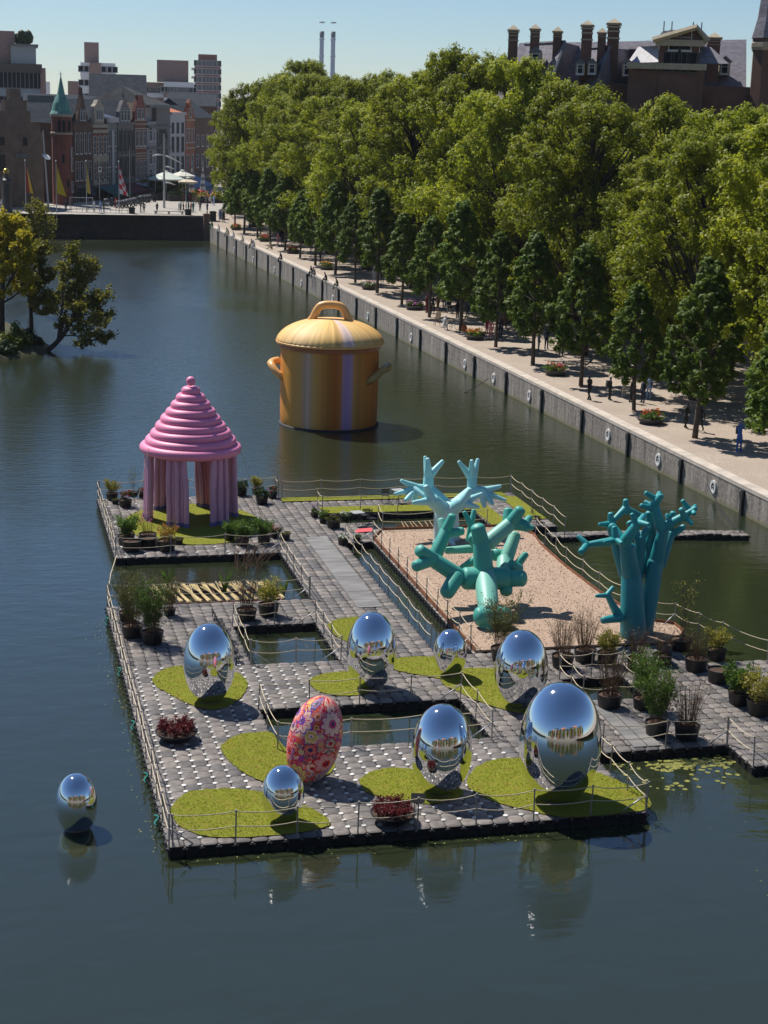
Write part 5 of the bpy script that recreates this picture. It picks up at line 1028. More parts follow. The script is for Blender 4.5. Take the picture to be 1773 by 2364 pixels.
# ------------------------------------------------------------------ buildings
def brick(name, c, c2=None, sc=1.0): return mat(name, c, .9, var=.22, vs=.6*sc, detail=7, coord='World')
M_glass = mat('window_glass', (.012, .015, .020), .5, spec=.06); M_wframe = mat('window_frame_white', (.46, .46, .47), .6); M_wdark = mat('window_frame_dark', (.05, .045, .04), .6)
M_slate = mat('roof_slate', (.040, .047, .058), .95, spec=.05, var=.25, vs=1.2, coord='World'); M_tile = mat('roof_tile_orange', (.42, .13, .05), .85, var=.3, vs=2); M_lead = mat('lead', (.14, .145, .155), .8, spec=.1, var=.15); M_copper = mat('green_copper', (.085, .23, .185), .6, var=.35, vs=.8, stretch=(3, 3, .5))
M_cream = mat('cream_stone', (.30, .265, .21), .9, var=.15); M_white = mat('white_render', (.34, .34, .36), .85, var=.06); M_stone = mat('grey_stone', (.125, .12, .122), .9, var=.2); M_lilac_r = mat('pale_render', (.22, .215, .23), .9, var=.08)
M_red = brick('red_brick', (.15, .050, .038)); M_brown = brick('brown_brick', (.085, .048, .036)); M_gate = brick('old_gate_brick', (.15, .105, .078)); M_navy = mat('navy_paint', (.018, .024, .042), .5); M_orange = brick('orange_brick', (.22, .085, .045)); M_void = M_dark
_win = {}
def window_mesh(w, h, fr=M_wframe, arch=False, mull=1, cross=1, ft=.09):
    key = (round(w, 2), round(h, 2), fr.name, arch, mull, cross)
    if key in _win: return _win[key]
    b = MB(); g = MB(); g.box((0, -.02, h/2), (w, .05, h))
    for x in (-w/2, w/2): b.box((x, -.04, h/2), (ft, .12, h+ft), 0)
    for z in (0, h): b.box((0, -.043, z), (w+ft*2, .12, ft), 0)
    for k in range(mull): b.box((-w/2+w*(k+1)/(mull+1), -.04, h/2), (ft*.7, .07, h-.02), 0)
    for k in range(cross): b.box((0, -.038, h*(.66 if cross == 1 else (k+1)/(cross+1))), (w-.02, .066, ft*.6), 0)
    b.box((0, -.08, -.1), (w+.3, .16, .1), 0)
    if arch:
        n = 8; P = [(w/2*cos(pi*j/n), -.05, h+w/2*sin(pi*j/n)) for j in range(n+1)]; g.add(P, [tuple(range(n+1))[::-1]]); b.tube(P, ft*.6, 4, 0)
    _win[key] = (b.mesh('window', fr), g.mesh('pane', M_glass)); return _win[key]
def putw(nm, me, t, loc, rz=0.0):
    o = put(nm, me[0], t, loc, rz); put('pane', me[1], o); return o
def frame_at(name, label, cat, x0, y0, x1, y1, z, group=None):
    t = thing(name, label, cat, (x0, y0, z), atan2(y1-y0, x1-x0), group); return t, hypot(x1-x0, y1-y0)
def wall_block(t, w, d, h, m, nm='wall', x0=0, y0=0, z0=0):
    b = MB(); b.box((x0+w/2, y0+d/2, z0+h/2), (w, d, h)); return b.build(nm, m, t)
def gable_face(t, poly, d, m, nm='gable', y0=0):
    "poly in (x, z), extruded inward by d"
    b = MB(); b.prism([(p[0], p[1]) for p in poly], 0, d, bottom=True)
    b.v = [(x, y0+y, z) for (x, z, y) in b.v]; return b.build(nm, m, t)
def saddle(t, w, d, h, rise, m, nm='roof', x0=0, y0=0, along='y', ov=.25):
    b = MB()
    if along == 'y': P = [(x0-ov, y0, h), (x0+w/2, y0, h+rise), (x0+w+ov, y0, h), (x0-ov, y0+d, h), (x0+w/2, y0+d, h+rise), (x0+w+ov, y0+d, h)]; F = [(0, 1, 4, 3), (1, 2, 5, 4), (0, 2, 1), (3, 4, 5)]
    else: P = [(x0, y0-ov, h), (x0, y0+d/2, h+rise), (x0, y0+d+ov, h), (x0+w, y0-ov, h), (x0+w, y0+d/2, h+rise), (x0+w, y0+d+ov, h)]; F = [(0, 3, 4, 1), (1, 4, 5, 2), (0, 1, 2), (3, 5, 4)]
    b.add(P, F); return b.build(nm, m, t)
def rows(t, w, spec, x0=0.0):
    for (z, h, n, ww, fr, arch, mull, cross) in spec:
        me = window_mesh(ww, h, fr, arch, mull, cross)
        for k in range(n): putw('window', me, t, (x0+w*(k+.5)/n, 0, z))
def bands(t, w, zs, m, h=.3, p=.12):
    for z in zs: b = MB(); b.box((w/2, -p/2, z), (w+.06, p+.1, h)); b.build('cornice', m, t)
def awning(t, x0, x1, z, out, drop, m):
    b = MB(); b.add([(x0, -.05, z), (x1, -.05, z), (x1, -out, z-drop), (x0, -out, z-drop), (x0, -out, z-drop-.4), (x1, -out, z-drop-.4), (x0, -.05, z-.06), (x1, -.05, z-.06), (x1, -out+.02, z-drop-.06), (x0, -out+.02, z-drop-.06)], [(0, 1, 2, 3), (3, 2, 5, 4), (6, 9, 8, 7)]); b.build('awning', m, t)
def shopfront(t, w, h, m, fr=M_wdark):
    b = MB(); b.box((w/2, -.06, h/2), (w-.5, .12, h-.5)); b.build('shopfront', M_glass, t)
    for k in range(4): b = MB(); b.box((.3+(w-.6)*k/3, -.12, h/2), (.18, .2, h)); b.build('pilaster', fr, t)
    b = MB(); b.box((w/2, -.16, h-.2), (w-.1, .3, .55)); b.build('fascia', m, t)
Z0 = 3.9
# --- houses of the square, near (left) to far (right)
x0, y0, x1, y1, ze, zp = (11.88,263.37,15.43,270.82,17.74,24.07)
t, w = frame_at('town_house', 'brown brick town house with steep pointed gable next to the green spire tower', 'house', x0, y0, x1, y1, Z0); h = ze-Z0; p = zp-Z0
wall_block(t, w, 12, h, M_brown); gable_face(t, [(w*.12, h), (w*.88, h), (w*.70, h+.35*(p-h)), (w*.52, p-1.2), (w*.50, p), (w*.48, p-1.2), (w*.30, h+.35*(p-h))], .7, M_brown); saddle(t, w, 11.3, h, (p-h)*.55, M_slate, y0=.7)
rows(t, w, [(h*.62, h*.26, 4, w*.12, M_wframe, False, 0, 1), (h*.28, h*.24, 4, w*.13, M_wframe, False, 0, 1)]); rows(t, w*.36, [(h+.6, (p-h)*.24, 2, w*.10, M_wframe, True, 0, 1)], w*.32); bands(t, w, [h, h*.58], M_brown, .35); shopfront(t, w, h*.22, M_wdark)
x0, y0, x1, y1, ze, zp = (15.54,271.05,18.72,277.71,17.74,22.02)
t, w = frame_at('town_house', 'cream and brick chequered house with a classical stone dormer', 'house', x0, y0, x1, y1, Z0); h = ze-Z0; p = zp-Z0
wall_block(t, w, 12, h, M_red); gable_face(t, [(w*.18, h), (w*.82, h), (w*.82, h+.72*(p-h)), (w*.68, h+.84*(p-h)), (w*.58, p), (w*.42, p), (w*.32, h+.84*(p-h)), (w*.18, h+.72*(p-h))], .8, M_cream); saddle(t, w, 11.2, h, (p-h)*.7, M_slate, y0=.8)
rows(t, w, [(h*.60, h*.24, 3, w*.17, M_wframe, False, 1, 2), (h*.26, h*.24, 3, w*.17, M_wframe, False, 1, 2)]); rows(t, w*.44, [(h+.7, (p-h)*.42, 3, w*.10, M_wframe, False, 0, 0)], w*.28)
for z in (.22, .53, .57, .90, .97): bands(t, w, [h*z], M_cream, h*.045, .2)
for z in (.30, .36, .42, .48, .64, .70, .76, .82):
    for q in (.04, .34, .66, .96): b = MB(); b.box((w*q, -.05, h*z), (w*.07, .12, .28)); b.build('quoin', M_cream, t)
shopfront(t, w, h*.2, M_wdark)
x0, y0, x1, y1, ze, zp = (18.78,277.83,20.93,282.33,18.59,20.02)
t, w = frame_at('town_house', 'narrow dark navy house with a white central bay', 'house', x0, y0, x1, y1, Z0); h = ze-Z0; p = zp-Z0
wall_block(t, w, 11, h, M_navy); bands(t, w, [h-.2], M_white, .9, .4); saddle(t, w, 10.5, h+.3, p-h, mat('blue_slate', (.028, .05, .10), .5, var=.2), along='x', y0=.4)
rows(t, w, [(h*.66, h*.20, 3, w*.17, M_wframe, False, 0, 1), (h*.40, h*.20, 3, w*.17, M_wframe, False, 0, 1), (h*.16, h*.18, 3, w*.17, M_wframe, False, 0, 1)]); b = MB(); b.box((w/2, -.12, h*.5), (w*.22, .2, h*.72)); b.build('bay', M_white, t)
rows(t, w*.3, [], 0); shopfront(t, w, h*.13, M_white)
x0, y0, x1, y1, ze, zp = (21.04,282.57,24.86,290.57,17.8,23.15)
t, w = frame_at('town_house', 'grey stone house with tall gothic gable tracery', 'house', x0, y0, x1, y1, Z0); h = ze-Z0; p = zp-Z0
wall_block(t, w, 12, h, M_stone); gable_face(t, [(w*.14, h), (w*.80, h), (w*.80, h+.4*(p-h)), (w*.66, h+.62*(p-h)), (w*.50, h+.80*(p-h)), (w*.44, p), (w*.38, h+.80*(p-h)), (w*.26, h+.62*(p-h)), (w*.14, h+.4*(p-h))], .7, M_stone); saddle(t, w, 11.3, h, (p-h)*.8, M_slate, y0=.7)
rows(t, w, [(h*.62, h*.24, 4, w*.13, M_wdark, True, 0, 1), (h*.28, h*.26, 4, w*.13, M_wdark, False, 0, 1)]); rows(t, w*.6, [(h+.5, (p-h)*.36, 3, w*.12, M_wframe, True, 0, 1)], w*.17); bands(t, w, [h, h*.57, h*.24], M_stone, .4, .2)
for q in (0, .25, .5, .75, 1): b = MB(); b.box((w*q, -.1, h*.58), (.22, .22, h*.7)); b.build('pilaster', M_stone, t)
b = MB(); b.tube([(w*.44, .35, p-.4), (w*.44, .35, p+1.6)], [.16, .03], 6); b.build('finial', M_stone, t)
shopfront(t, w, h*.22, M_stone); awning(t, -w*1.3, -w*.12, h*.19, 3.6, 1.5, mat('green_awning', (.012, .09, .08), .8)); awning(t, 0, w, h*.185, 3.4, 1.5, mat('red_awning', (.13, .015, .025), .8))
x0, y0, x1, y1, ze, zp = (25.05,290.96,27.84,296.81,18.37,23.15)
t, w = frame_at('town_house', 'red brick house striped with white stone bands', 'house', x0, y0, x1, y1, Z0); h = ze-Z0; p = zp-Z0
wall_block(t, w, 12, h, M_red); gable_face(t, [(w*.05, h), (w*.92, h), (w*.92, h+.45*(p-h)), (w*.75, p-.6), (w*.75, p), (w*.30, p), (w*.30, p-.6), (w*.05, h+.35*(p-h))], .6, M_red); saddle(t, w*1.1, 11.4, h, (p-h)*.7, mat('worn_roof', (.10, .08, .068), .9, spec=.1, var=.2), y0=.6)
rows(t, w, [(h*.66, h*.20, 3, w*.22, M_wframe, False, 1, 1), (h*.22, h*.24, 3, w*.18, M_wframe, False, 1, 2)]); rows(t, w*.7, [(h+.3, (p-h)*.4, 2, w*.2, M_wframe, False, 1, 1)], w*.15)
for z in (.20, .49, .525, .56, .63, .89, .95, 1.0): bands(t, w, [h*z], M_cream, .22, .1)
shopfront(t, w, h*.17, M_white); awning(t, 0, w*1.1, h*.17, 3.0, .8, mat('grey_awning', (.30, .30, .32), .8))
x0, y0, x1, y1, ze, zp = (28.03,297.22,33.97,309.65,21.26,24.97)
t, w = frame_at('town_house', 'pale corner building with a slate pyramid roof', 'house', x0, y0, x1, y1, Z0); h = ze-Z0; p = zp-Z0; hl = h*.82
wall_block(t, w*.40, 13, hl, M_lilac_r); wall_block(t, w*.60, 13, h, M_stone, 'corner_wall', w*.402); wall_block(t, w*.40, 12, h-hl, M_lilac_r, 'attic', 0, .9, hl+.01)
b = MB(); b.add([(-.6, -.5, h), (w+.5, -.5, h), (w+.5, 13.5, h), (-.6, 13.5, h), (w*.18, 6, p)], [(0, 1, 4), (1, 2, 4), (2, 3, 4), (3, 0, 4)]); b.build('roof', mat('pyramid_slate', (.06, .063, .066), .9, var=.35, vs=.5, coord='World', spec=.1), t); b = MB(); b.add([(w*.18-.7, 5.6, p-1.2), (w*.18+.7, 5.6, p-1.2), (w*.18+.7, 6.6, p-1.2), (w*.18-.7, 6.6, p-1.2), (w*.18, 6, p+.15)], [(0, 1, 4), (1, 2, 4), (2, 3, 4), (3, 0, 4)]); b.build('roof_cap', M_lead, t)
bands(t, w, [h-.15], M_lead, .6, .6)
for z in (.60, .34, .12): putw('window', window_mesh(w*.11, h*.12, M_wframe, True, 1, 1), t, (w*.15, 0, h*z)); putw('window', window_mesh(w*.045, h*.11, M_wframe, True, 0, 0), t, (w*.31, 0, h*z))
for z in (.56, .28): rows(t, w*.34, [(h*z, h*.17, 3, w*.085, M_wdark, False, 0, 1)], w*.50)
for q in (.45, .52, .63, .74, .86): b = MB(); b.box((w*q, -.08, h*.42), (.3, .2, h*.55)); b.build('pilaster', M_stone, t)
bands(t, w, [h*.52, h*.76, h*.20], M_stone, .4, .25); shopfront(t, w, h*.15, M_stone)
x0, y0, x1, y1, ze, zp = (34.04,309.79,38.07,318.23,19.98,20.83)
t, w = frame_at('town_house', 'white plastered house with three floors of windows and orange tiles', 'house', x0, y0, x1, y1, Z0); h = ze-Z0; p = zp-Z0
wall_block(t, w, 12, h, M_white); saddle(t, w, 11, h, max(1.6, p-h), M_tile, along='x', y0=.6); rows(t, w, [(h*.74, h*.13, 3, w*.14, M_wdark, False, 0, 1), (h*.50, h*.19, 3, w*.15, M_wdark, False, 0, 1), (h*.24, h*.20, 3, w*.15, M_wdark, False, 0, 1)]); bands(t, w, [h-.2], M_white, .5, .35); shopfront(t, w, h*.17, M_white); awning(t, w*.1, w*1.5, h*.21, 4.5, 2.2, mat('blue_awning', (.16, .22, .34), .8))
x0, y0, x1, y1, ze, zp = (38.14,318.39,40.92,324.21,18.45,22.74)
t, w = frame_at('town_house', 'ornate orange brick house with stepped gable at the edge of the limes', 'house', x0, y0, x1, y1, Z0); h = ze-Z0; p = zp-Z0
wall_block(t, w, 12, h, M_orange); gable_face(t, [(w*.0, h), (w, h), (w, h+.3*(p-h)), (w*.8, h+.3*(p-h)), (w*.8, h+.6*(p-h)), (w*.62, h+.6*(p-h)), (w*.62, p-.8), (w*.5, p), (w*.38, p-.8), (w*.38, h+.6*(p-h)), (w*.2, h+.6*(p-h)), (w*.2, h+.3*(p-h)), (0, h+.3*(p-h))], .7, M_orange); saddle(t, w, 11.3, h, (p-h)*.7, M_slate, y0=.7)
rows(t, w, [(h*.68, h*.20, 3, w*.14, M_wframe, False, 0, 1), (h*.24, h*.26, 2, w*.2, M_wframe, False, 1, 1)]); rows(t, w*.3, [(h+.6, (p-h)*.4, 1, w*.14, M_wframe, False, 0, 1)], w*.35); bands(t, w, [h, h*.6, h*.2], M_cream, .25); shopfront(t, w, h*.17, M_wdark)
x0, y0, x1, y1, ze, zp = (41.0,324.37,46.78,336.49,18.88,20.41)
t, w = frame_at('town_house', 'slate roofed house half hidden by the first limes', 'house', x0, y0, x1, y1, Z0); h = ze-Z0
wall_block(t, w, 12, h, M_brown); saddle(t, w, 12, h, 4, M_slate, along='x'); rows(t, w, [(h*.6, h*.16, 4, 1.3, M_wframe, False, 0, 1), (h*.3, h*.18, 4, 1.3, M_wframe, False, 0, 1)]); shopfront(t, w, h*.17, M_wdark)
# --- spire tower and prison gate
bx, by = (9.48,256.57); ztw = 19.05; zap = 25.66
t = thing('spire_tower', 'round red brick tower with a green copper spire', 'tower', (bx, by+1.8, Z0)); ht = ztw-Z0; hp = zap-Z0; rt = 1.85
b = MB(); b.lathe([(rt*.94, 0), (rt*.94, ht*.78), (rt*1.0, ht*.785), (rt*1.0, ht*.805), (rt*.96, ht*.81), (rt*.96, ht)], 16); b.build('wall', M_red, t)
b = MB(); b.lathe([(rt*1.01, ht*.795), (rt*1.05, ht*.80), (rt*1.05, ht*.815), (rt*.98, ht*.82)], 16); b.build('string_course', M_cream, t); b = MB(); b.lathe([(rt*.97, ht-.1), (rt*1.07, ht), (rt*1.07, ht+.35), (rt*.9, ht+.4)], 16); b.build('cornice', M_cream, t)
b = MB(); b.lathe([(rt*1.08, ht+.35), (rt*.90, ht+.9), (rt*.74, ht+2.2), (rt*.36, ht+(hp-ht)*.56), (rt*.05, hp)], 16); b.build('spire', M_copper, t)
b = MB(); b.tube([(0, 0, hp-.3), (0, 0, hp+.9)], .05, 6); b.tube([(-.3, 0, hp+.5), (.3, 0, hp+.5)], .05, 5); b.lathe([(.05, hp+.1), (.2, hp+.2), (.05, hp+.3)], 8); b.build('finial', M_copper, t)
for a in (-105, -80, -45): o = putw('window', window_mesh(.5, ht*.11, M_wdark, True, 0, 0, .05), t, (rt*.97*cos(radians(a)), rt*.97*sin(radians(a)), ht*.83), radians(a+90))
for a, z in ((-85, .48), (-60, .2)): putw('window', window_mesh(.4, ht*.09, M_wdark, False, 0, 0, .05), t, (rt*.955*cos(radians(a)), rt*.955*sin(radians(a)), ht*z), radians(a+90))
for z in (.28, .52, .66): putw('window', window_mesh(.7, ht*.12, M_wframe, False, 0, 1, .06), t, (rt*.955*cos(radians(-20)), rt*.955*sin(radians(-20)), ht*z-2), radians(70))
x0, y0 = (-2.05,245.11); x1, y1 = (6.02,251.93)
t, w = frame_at('prison_gate', 'old brown brick gatehouse with stepped gable and barred openings', 'building', x0, y0, x1, y1, Z0)
Zs = [q-Z0 for q in [23.34,21.52,19.78,18.03,16.26]]
def fx(c): return (c/3.318-(-8))/(110.0)*w
gable_face(t, [(0, 0), (w, 0), (w, Zs[4]), (fx(318), Zs[4]), (fx(318), Zs[3]), (fx(245), Zs[3]), (fx(245), Zs[2]), (fx(220), Zs[2]), (fx(220), Zs[1]), (fx(175), Zs[1]), (fx(175), Zs[0]), (fx(95), Zs[0]), (fx(95), Zs[1]), (fx(55), Zs[1]), (fx(55), Zs[2]), (fx(12), Zs[2]), (fx(12), Zs[3]), (0, Zs[3])], 1.0, M_gate, 'gable_wall')
wall_block(t, w, 14, Zs[4]-.5, M_gate, 'wall', 0, 1.01); saddle(t, w*.96, 13, Zs[4]-.5, Zs[1]-Zs[4], M_slate, y0=1.2, x0=w*.02)
for c, z0_, z1_, ww in ((28, 940, 880, 3.3), (200, 942, 882, 3.3), (20, 1118, 1005, 5.0)):
    zb = (1380-z0_)/3.318/13.0; hh = (z0_-z1_)/3.318/13.0; b = MB(); b.box((fx(c), -.02, zb+hh/2), (ww*.3*3.318/3.3, .1, hh)); b.build('opening', M_void, t)
    for k in range(4): b = MB(); b.box((fx(c)-.4+k*.27, -.09, zb+hh/2), (.05, .05, hh)); b.build('bar', M_wdark, t)
b = MB(); b.box((fx(175), -.06, (1380-1013)/3.318/13), (3.2, .16, .7)); b.build('stone_plaque', M_stone, t)
# dark roofed hall behind
def hall(name, label, S_, depth, m, roof=None, rise=0, along='x', nf=0, nw=0, ww=1.6, wh=1.6, fr=M_wframe, band=None, z0=Z0, group=None, mull=1):
    x0, y0, x1, y1, zt = S_; t, w = frame_at(name, label, 'building', x0, y0, x1, y1, z0, group); h = zt-z0
    wall_block(t, w, depth, h, m)
    if roof: saddle(t, w, depth, h, rise, roof, along=along, ov=.1)
    for i in range(nf):
        z = h*(i+.25)/nf
        if band: b = MB(); b.box((w/2, -.25, z-h/nf*.12), (w+.2, .5, h/nf*.30)); b.build('balcony', band, t)
        me = window_mesh(ww, wh, fr, False, mull, 0, .12)
        for k in range(nw): putw('window', me, t, (w*(k+.5)/nw, 0, z+h/nf*.08))
    return t, w, h
M_bk = mat('far_brick', (.23, .16, .145), .9, var=.12); M_conc = mat('far_concrete', (.58, .59, .61), .9, var=.06); M_fgl = mat('office_glass', (.16, .20, .25), .15, spec=.7, var=.15, vs=.1); M_tow = mat('tower_brick', (.20, .095, .085), .9, var=.12)
x0, y0, x1, y1, ze, zp = (4.2,276.6,9.1,276.4,16.7,21.5)
hall('roofed_hall', 'brick hall with a steep dark tiled roof beside the gatehouse', (x0, y0, x1, y1, ze), 12, M_red, mat('dark_teal_tile', (.016, .028, .034), .95, spec=.05, var=.2), zp-ze+1, 'x')
hall('roofed_hall', 'long grey roofed building behind the spire tower', (4.0,299.6,20.6,298.8,21.4), 16, mat('grey_facade', (.14, .14, .135), .9), M_slate, 1.5, 'x', 1, 8, 1.4, 1.2)
hall('roofed_hall', 'dark roofed block behind the stepped and gothic gables', (17.1,304.0,28.7,303.1,21.3), 18, M_brown, M_slate, 6, 'x')
hall('roofed_hall', 'flat roofed block with pale dormers behind the white house', (41.1,382.2,53.3,380.7,21.4), 20, M_brown, M_slate, 3, 'x', 2, 7, 1.6, 1.6)
t, w, h = hall('office_building', 'glass fronted office block with set back roof floor', (-3.5,354.7,9.8,354.4,28.3), 30, M_fgl, None, 0, 'x', 4, 14, 1.0, 4.2, M_lead, None, mull=0)
b = MB(); b.box((w*.28, 12, h+4.2), (w*.56, 20, 8.4)); b.build('roof_storey_brick', M_bk, t); b = MB(); b.box((w*.70, 8, h+2.6), (w*.42, 14, 5.2)); b.build('roof_storey_glass', M_fgl, t); b = MB(); b.box((w*.70, 7.5, h+5.4), (w*.50, 17, .4)); b.build('roof_canopy', M_lead, t); b = MB(); b.box((w*.5, -.2, h+.3), (w*1.01, .6, 2.0)); b.build('parapet', M_wdark, t); b = MB(); b.box((w*1.02, 15, h*.5), (1.2, 31, h+1)); b.build('end_wall', M_bk, t)
for k in range(4): b = MB(); b.lathe([(.1, 0), (1.5, .6), (1.8, 1.8), (1.0, 3.0), (.1, 3.4)], 8); b.build('roof_shrub', M_ld, t, loc=(w*(.62+k*.055), 6, h+5.6), sc=(.7, .7, .8+.2*(k % 2)))
t, w, h = hall('apartment_block', 'pale apartment tower with brick penthouse behind the spire', (27.8,513.7,38.8,513.0,33.9), 22, M_conc, None, 0, 'x', 7, 6, 3.2, 1.8, M_wframe, M_conc)
b = MB(); b.box((w*.32, 10, h+3.2), (w*.42, 12, 6.4)); b.build('penthouse', M_bk, t); b = MB(); b.box((w*.42, -.5, h*.5), (w*.32, 1.0, h)); b.build('brick_panel', M_bk, t)
t, w, h = hall('apartment_block', 'long low apartment slab with white balcony bands', (31.8,553.6,58.9,551.3,28.9), 18, M_bk, None, 0, 'x', 5, 22, 3.2, 1.7, M_wframe, M_conc)
t, w, h = hall('apartment_block', 'apartment slab with a brick roof box next to the dark tower', (57.2,541.4,67.3,540.3,29.1), 18, M_conc, None, 0, 'x', 5, 9, 3.0, 1.7, M_wframe, M_bk)
b = MB(); b.box((w*.30, 9, h+3.6), (w*1.05, 12, 7.2)); b.build('roof_box', M_bk, t)
t, w, h = hall('apartment_tower', 'dark red brick residential tower on the skyline', (83.5,669.3,94.2,667.9,39.7), 26, M_tow, None, 0, 'x', 11, 7, 2.0, 2.3, M_conc)
b = MB(); b.box((w*.5, 10, h+1.3), (w*.72, 16, 2.6)); b.build('crown_storey', M_tow, t)
for k in range(10): b = MB(); b.box((-.6, 4, h*(k+.5)/10.5), (1.4, 5, 1.0)); b.build('balcony', M_conc, t)
hall('office_building', 'small grey office cube far behind the glass office', (21.0,654.2,23.9,654.1,29.1), 20, M_conc, None, 0, 'x', 2, 3, 2.4, 2.4)
hall('office_building', 'low brown block left of the apartment tower', (26.8,573.9,31.5,573.6,28.7), 20, M_bk)
for k, (px, lb) in enumerate(((740, 'left one of the twin power station chimneys'), (766, 'right one of the twin power station chimneys'))):
    P = [(287.24,1425.99,24.15),(296.86,1424.04,24.43)][k]; zt = 87.05
    t = thing('chimney_stack', lb, 'chimney', (P[0], P[1], Z0), 0, 'power station chimneys'); M_ch = mat('chimney_metal', (.24, .30, .38), .6, var=.1, vs=.05)
    b = MB(); b.lathe([(2.3, 0), (1.9, zt-Z0-6), (1.85, zt-Z0-5)], 16); b.build('shaft', M_ch, t, smooth=True); b = MB(); b.lathe([(1.9, zt-Z0-5), (2.0, zt-Z0-4.5), (2.0, zt-Z0), (1.6, zt-Z0)], 16); b.build('cap', mat('chimney_cap', (.07, .08, .10), .6), t, smooth=True)
    for z in range(6): b = MB(); b.lathe([(2.15, 20+z*14), (2.5, 20.2+z*14), (2.5, 21+z*14), (2.1, 21.2+z*14)], 12); b.build('collar', M_ch, t)

# --- palace block behind the limes on the right
PA = (48.63,126.57); PB = (74.92,116.06)
t, PW = frame_at('palace_wing', 'long palace with slate mansard roofs, tall chimneys and pedimented centre above the limes', 'building', PA[0], PA[1], PB[0], PB[1], 2.0)
M_psl = mat('palace_slate', (.19, .18, .205), .9, spec=.1, var=.25, vs=1.5, coord='World', stretch=(1, 1, 3), detail=6); M_pbr = brick('palace_brick', (.12, .065, .050)); M_pst = mat('palace_stone', (.36, .30, .21), .85, var=.12)
U = [-0.07,0.84,2.67,6.13,7.22,8.49,10.75,11.74,14.61,16.04,19.78,20.67,25.01,27.01]
ZRG = 27.0; ZEV = 22.92
wall_block(t, PW, 16, ZEV, M_pbr, 'wall')
def pr(name, V, F, m): b = MB(); b.add(V, F); return b.build(name, m, t)
pr('main_roof', [(U[0], 3, ZEV), (U[12], 3, ZEV), (U[12], 9, ZRG+1.0), (U[1], 9, ZRG+.1), (U[0], 16, ZEV), (U[12], 16, ZEV)], [(0, 1, 2, 3), (4, 3, 2, 5), (0, 3, 4)], M_psl)
for (a, r, c_, zz) in ((U[1], U[3], U[4], ZRG-.1), (U[4]-.6, U[6], U[8], ZRG-.5)):
    pr('wing_roof', [(a-2.5, 8, ZEV-2), (r-1.6, -3.5, ZEV-2), (r, .8, zz), (a+.6, 8.8, zz), (c_+.8, 6, ZEV-2), (c_+.2, 8.8, zz)], [(0, 1, 2, 3), (1, 4, 5, 2), (3, 2, 5)], M_psl)
    b = MB(); b.tube([(a+.6, 8.8, zz+.1), (r, .8, zz+.1)], .16, 5); b.tube([(r, .8, zz), (r-1.6, -3.5, ZEV-2)], .18, 5); b.build('lead_hip', M_lead, t)
def chim(c0, c1, yt, yb, y=1.5):
    u0, u1, zt, zb = c0, c1, yt-2.0, yb-2.0; w = u1-u0; uc = (u0+u1)/2; o_ = bpy.data.objects.new('chimney', None); COL.objects.link(o_); o_.parent = t; o_.location = (uc, y, 0)
    b = MB(); b.box((0, 0, (zt+zb)/2-1.5), (w*.78, w*.9, zt-zb+3)); b.build('stack', M_pbr, o_)
    for q, ww in ((.96, 1.05), (.86, .95), (.70, .86), (.45, .9)): b = MB(); b.box((0, 0, zb+(zt-zb)*q), (w*ww, w*ww*1.1, (zt-zb)*.055)); b.build('stone_band', M_pst, o_)
    b = MB(); b.add([(-w*.5, -w*.55, zt), (w*.5, -w*.55, zt), (w*.5, w*.55, zt), (-w*.5, w*.55, zt), (0, 0, zt+.5)], [(0, 1, 4), (1, 2, 4), (2, 3, 4), (3, 0, 4), (3, 2, 1, 0)]); b.build('cap', M_pst, o_)
for q in [(0.11,1.3,30.1,28.17),(2.38,3.55,30.24,28.84),(4.75,5.86,30.04,29.03),(7.66,9.03,30.74,28.05),(9.36,10.42,30.02,29.2),(10.3,11.81,30.97,28.24),(20.53,22.13,29.77,28.44)]: chim(*q)
# pedimented centre
C0, C1, CT, CE, CW = (15.86,19.75,28.36,27.14,24.65)
wall_block(t, C1-C0, 9, CE, M_pbr, 'centre_wall', C0, -3.5); gable_face(t, [(C0-.5, CE), (C1+.5, CE), ((C0+C1)/2+1.5, CT-.3)], .5, M_pbr, 'pediment', -3.6)
pr('centre_roof', [(C0-.8, -4.2, CE+.05), (C1+.8, -4.2, CE+.05), ((C0+C1)/2+1.5, -4.2, CT+.1), (C0-3.5, 8, CE+.05), (C1+.8, 8, CE+.05), ((C0+C1)/2+1.5, 8, CT+.1)], [(0, 2, 5, 3), (1, 4, 5, 2)], M_psl)
b = MB(); b.tube([(C0-.8, -4.2, CE), ((C0+C1)/2+1.5, -4.2, CT+.1), (C1+.8, -4.2, CE)], .3, 4); b.build('raking_cornice', M_pst, t); b = MB(); b.box(((C0+C1)/2, -3.7, CE-.2), (C1-C0+1, .8, .6)); b.build('cornice', M_pst, t); b = MB(); b.box(((C0+C1)/2-1.2, -3.7, CW), (C1-C0+4, 1.0, .6)); b.build('cornice', M_pst, t)
for k in range(4): putw('window', window_mesh(1.0, 1.9, M_wdark, False, 0, 0), t, (C0+(C1-C0)*(k+1.15)/5.0, -3.55, CE-3.0))
for k in range(2): putw('window', window_mesh(1.1, 1.9, M_wframe, False, 0, 1), t, (C0+(C1-C0)*(.5+.14*(k-.5)*2), -3.55, CW+1.6))
pr('side_mansard', [(C0-3.2, 1.5, CW+.4), (C0-.1, -3.6, CW+.4), (C0-.1, -1.0, CE-.4), (C0-2.2, 2.5, CE-.4), (C0-3.2, 5, CW+.4)], [(0, 1, 2, 3), (0, 3, 4)], mat('lead_pale', (.38, .37, .38), .55, var=.2)); pr('side_mansard', [(C1+.1, -3.6, CW+.4), (C1+3.0, -3.6, CW+.4), (C1+1.2, -1.0, CE-.4), (C1+.1, -1.0, CE-.4)], [(0, 1, 2, 3)], M_psl)
wall_block(t, C1-C0+3.6, 6, CW-.4, M_pbr, 'centre_base', C0-3, -3.4)
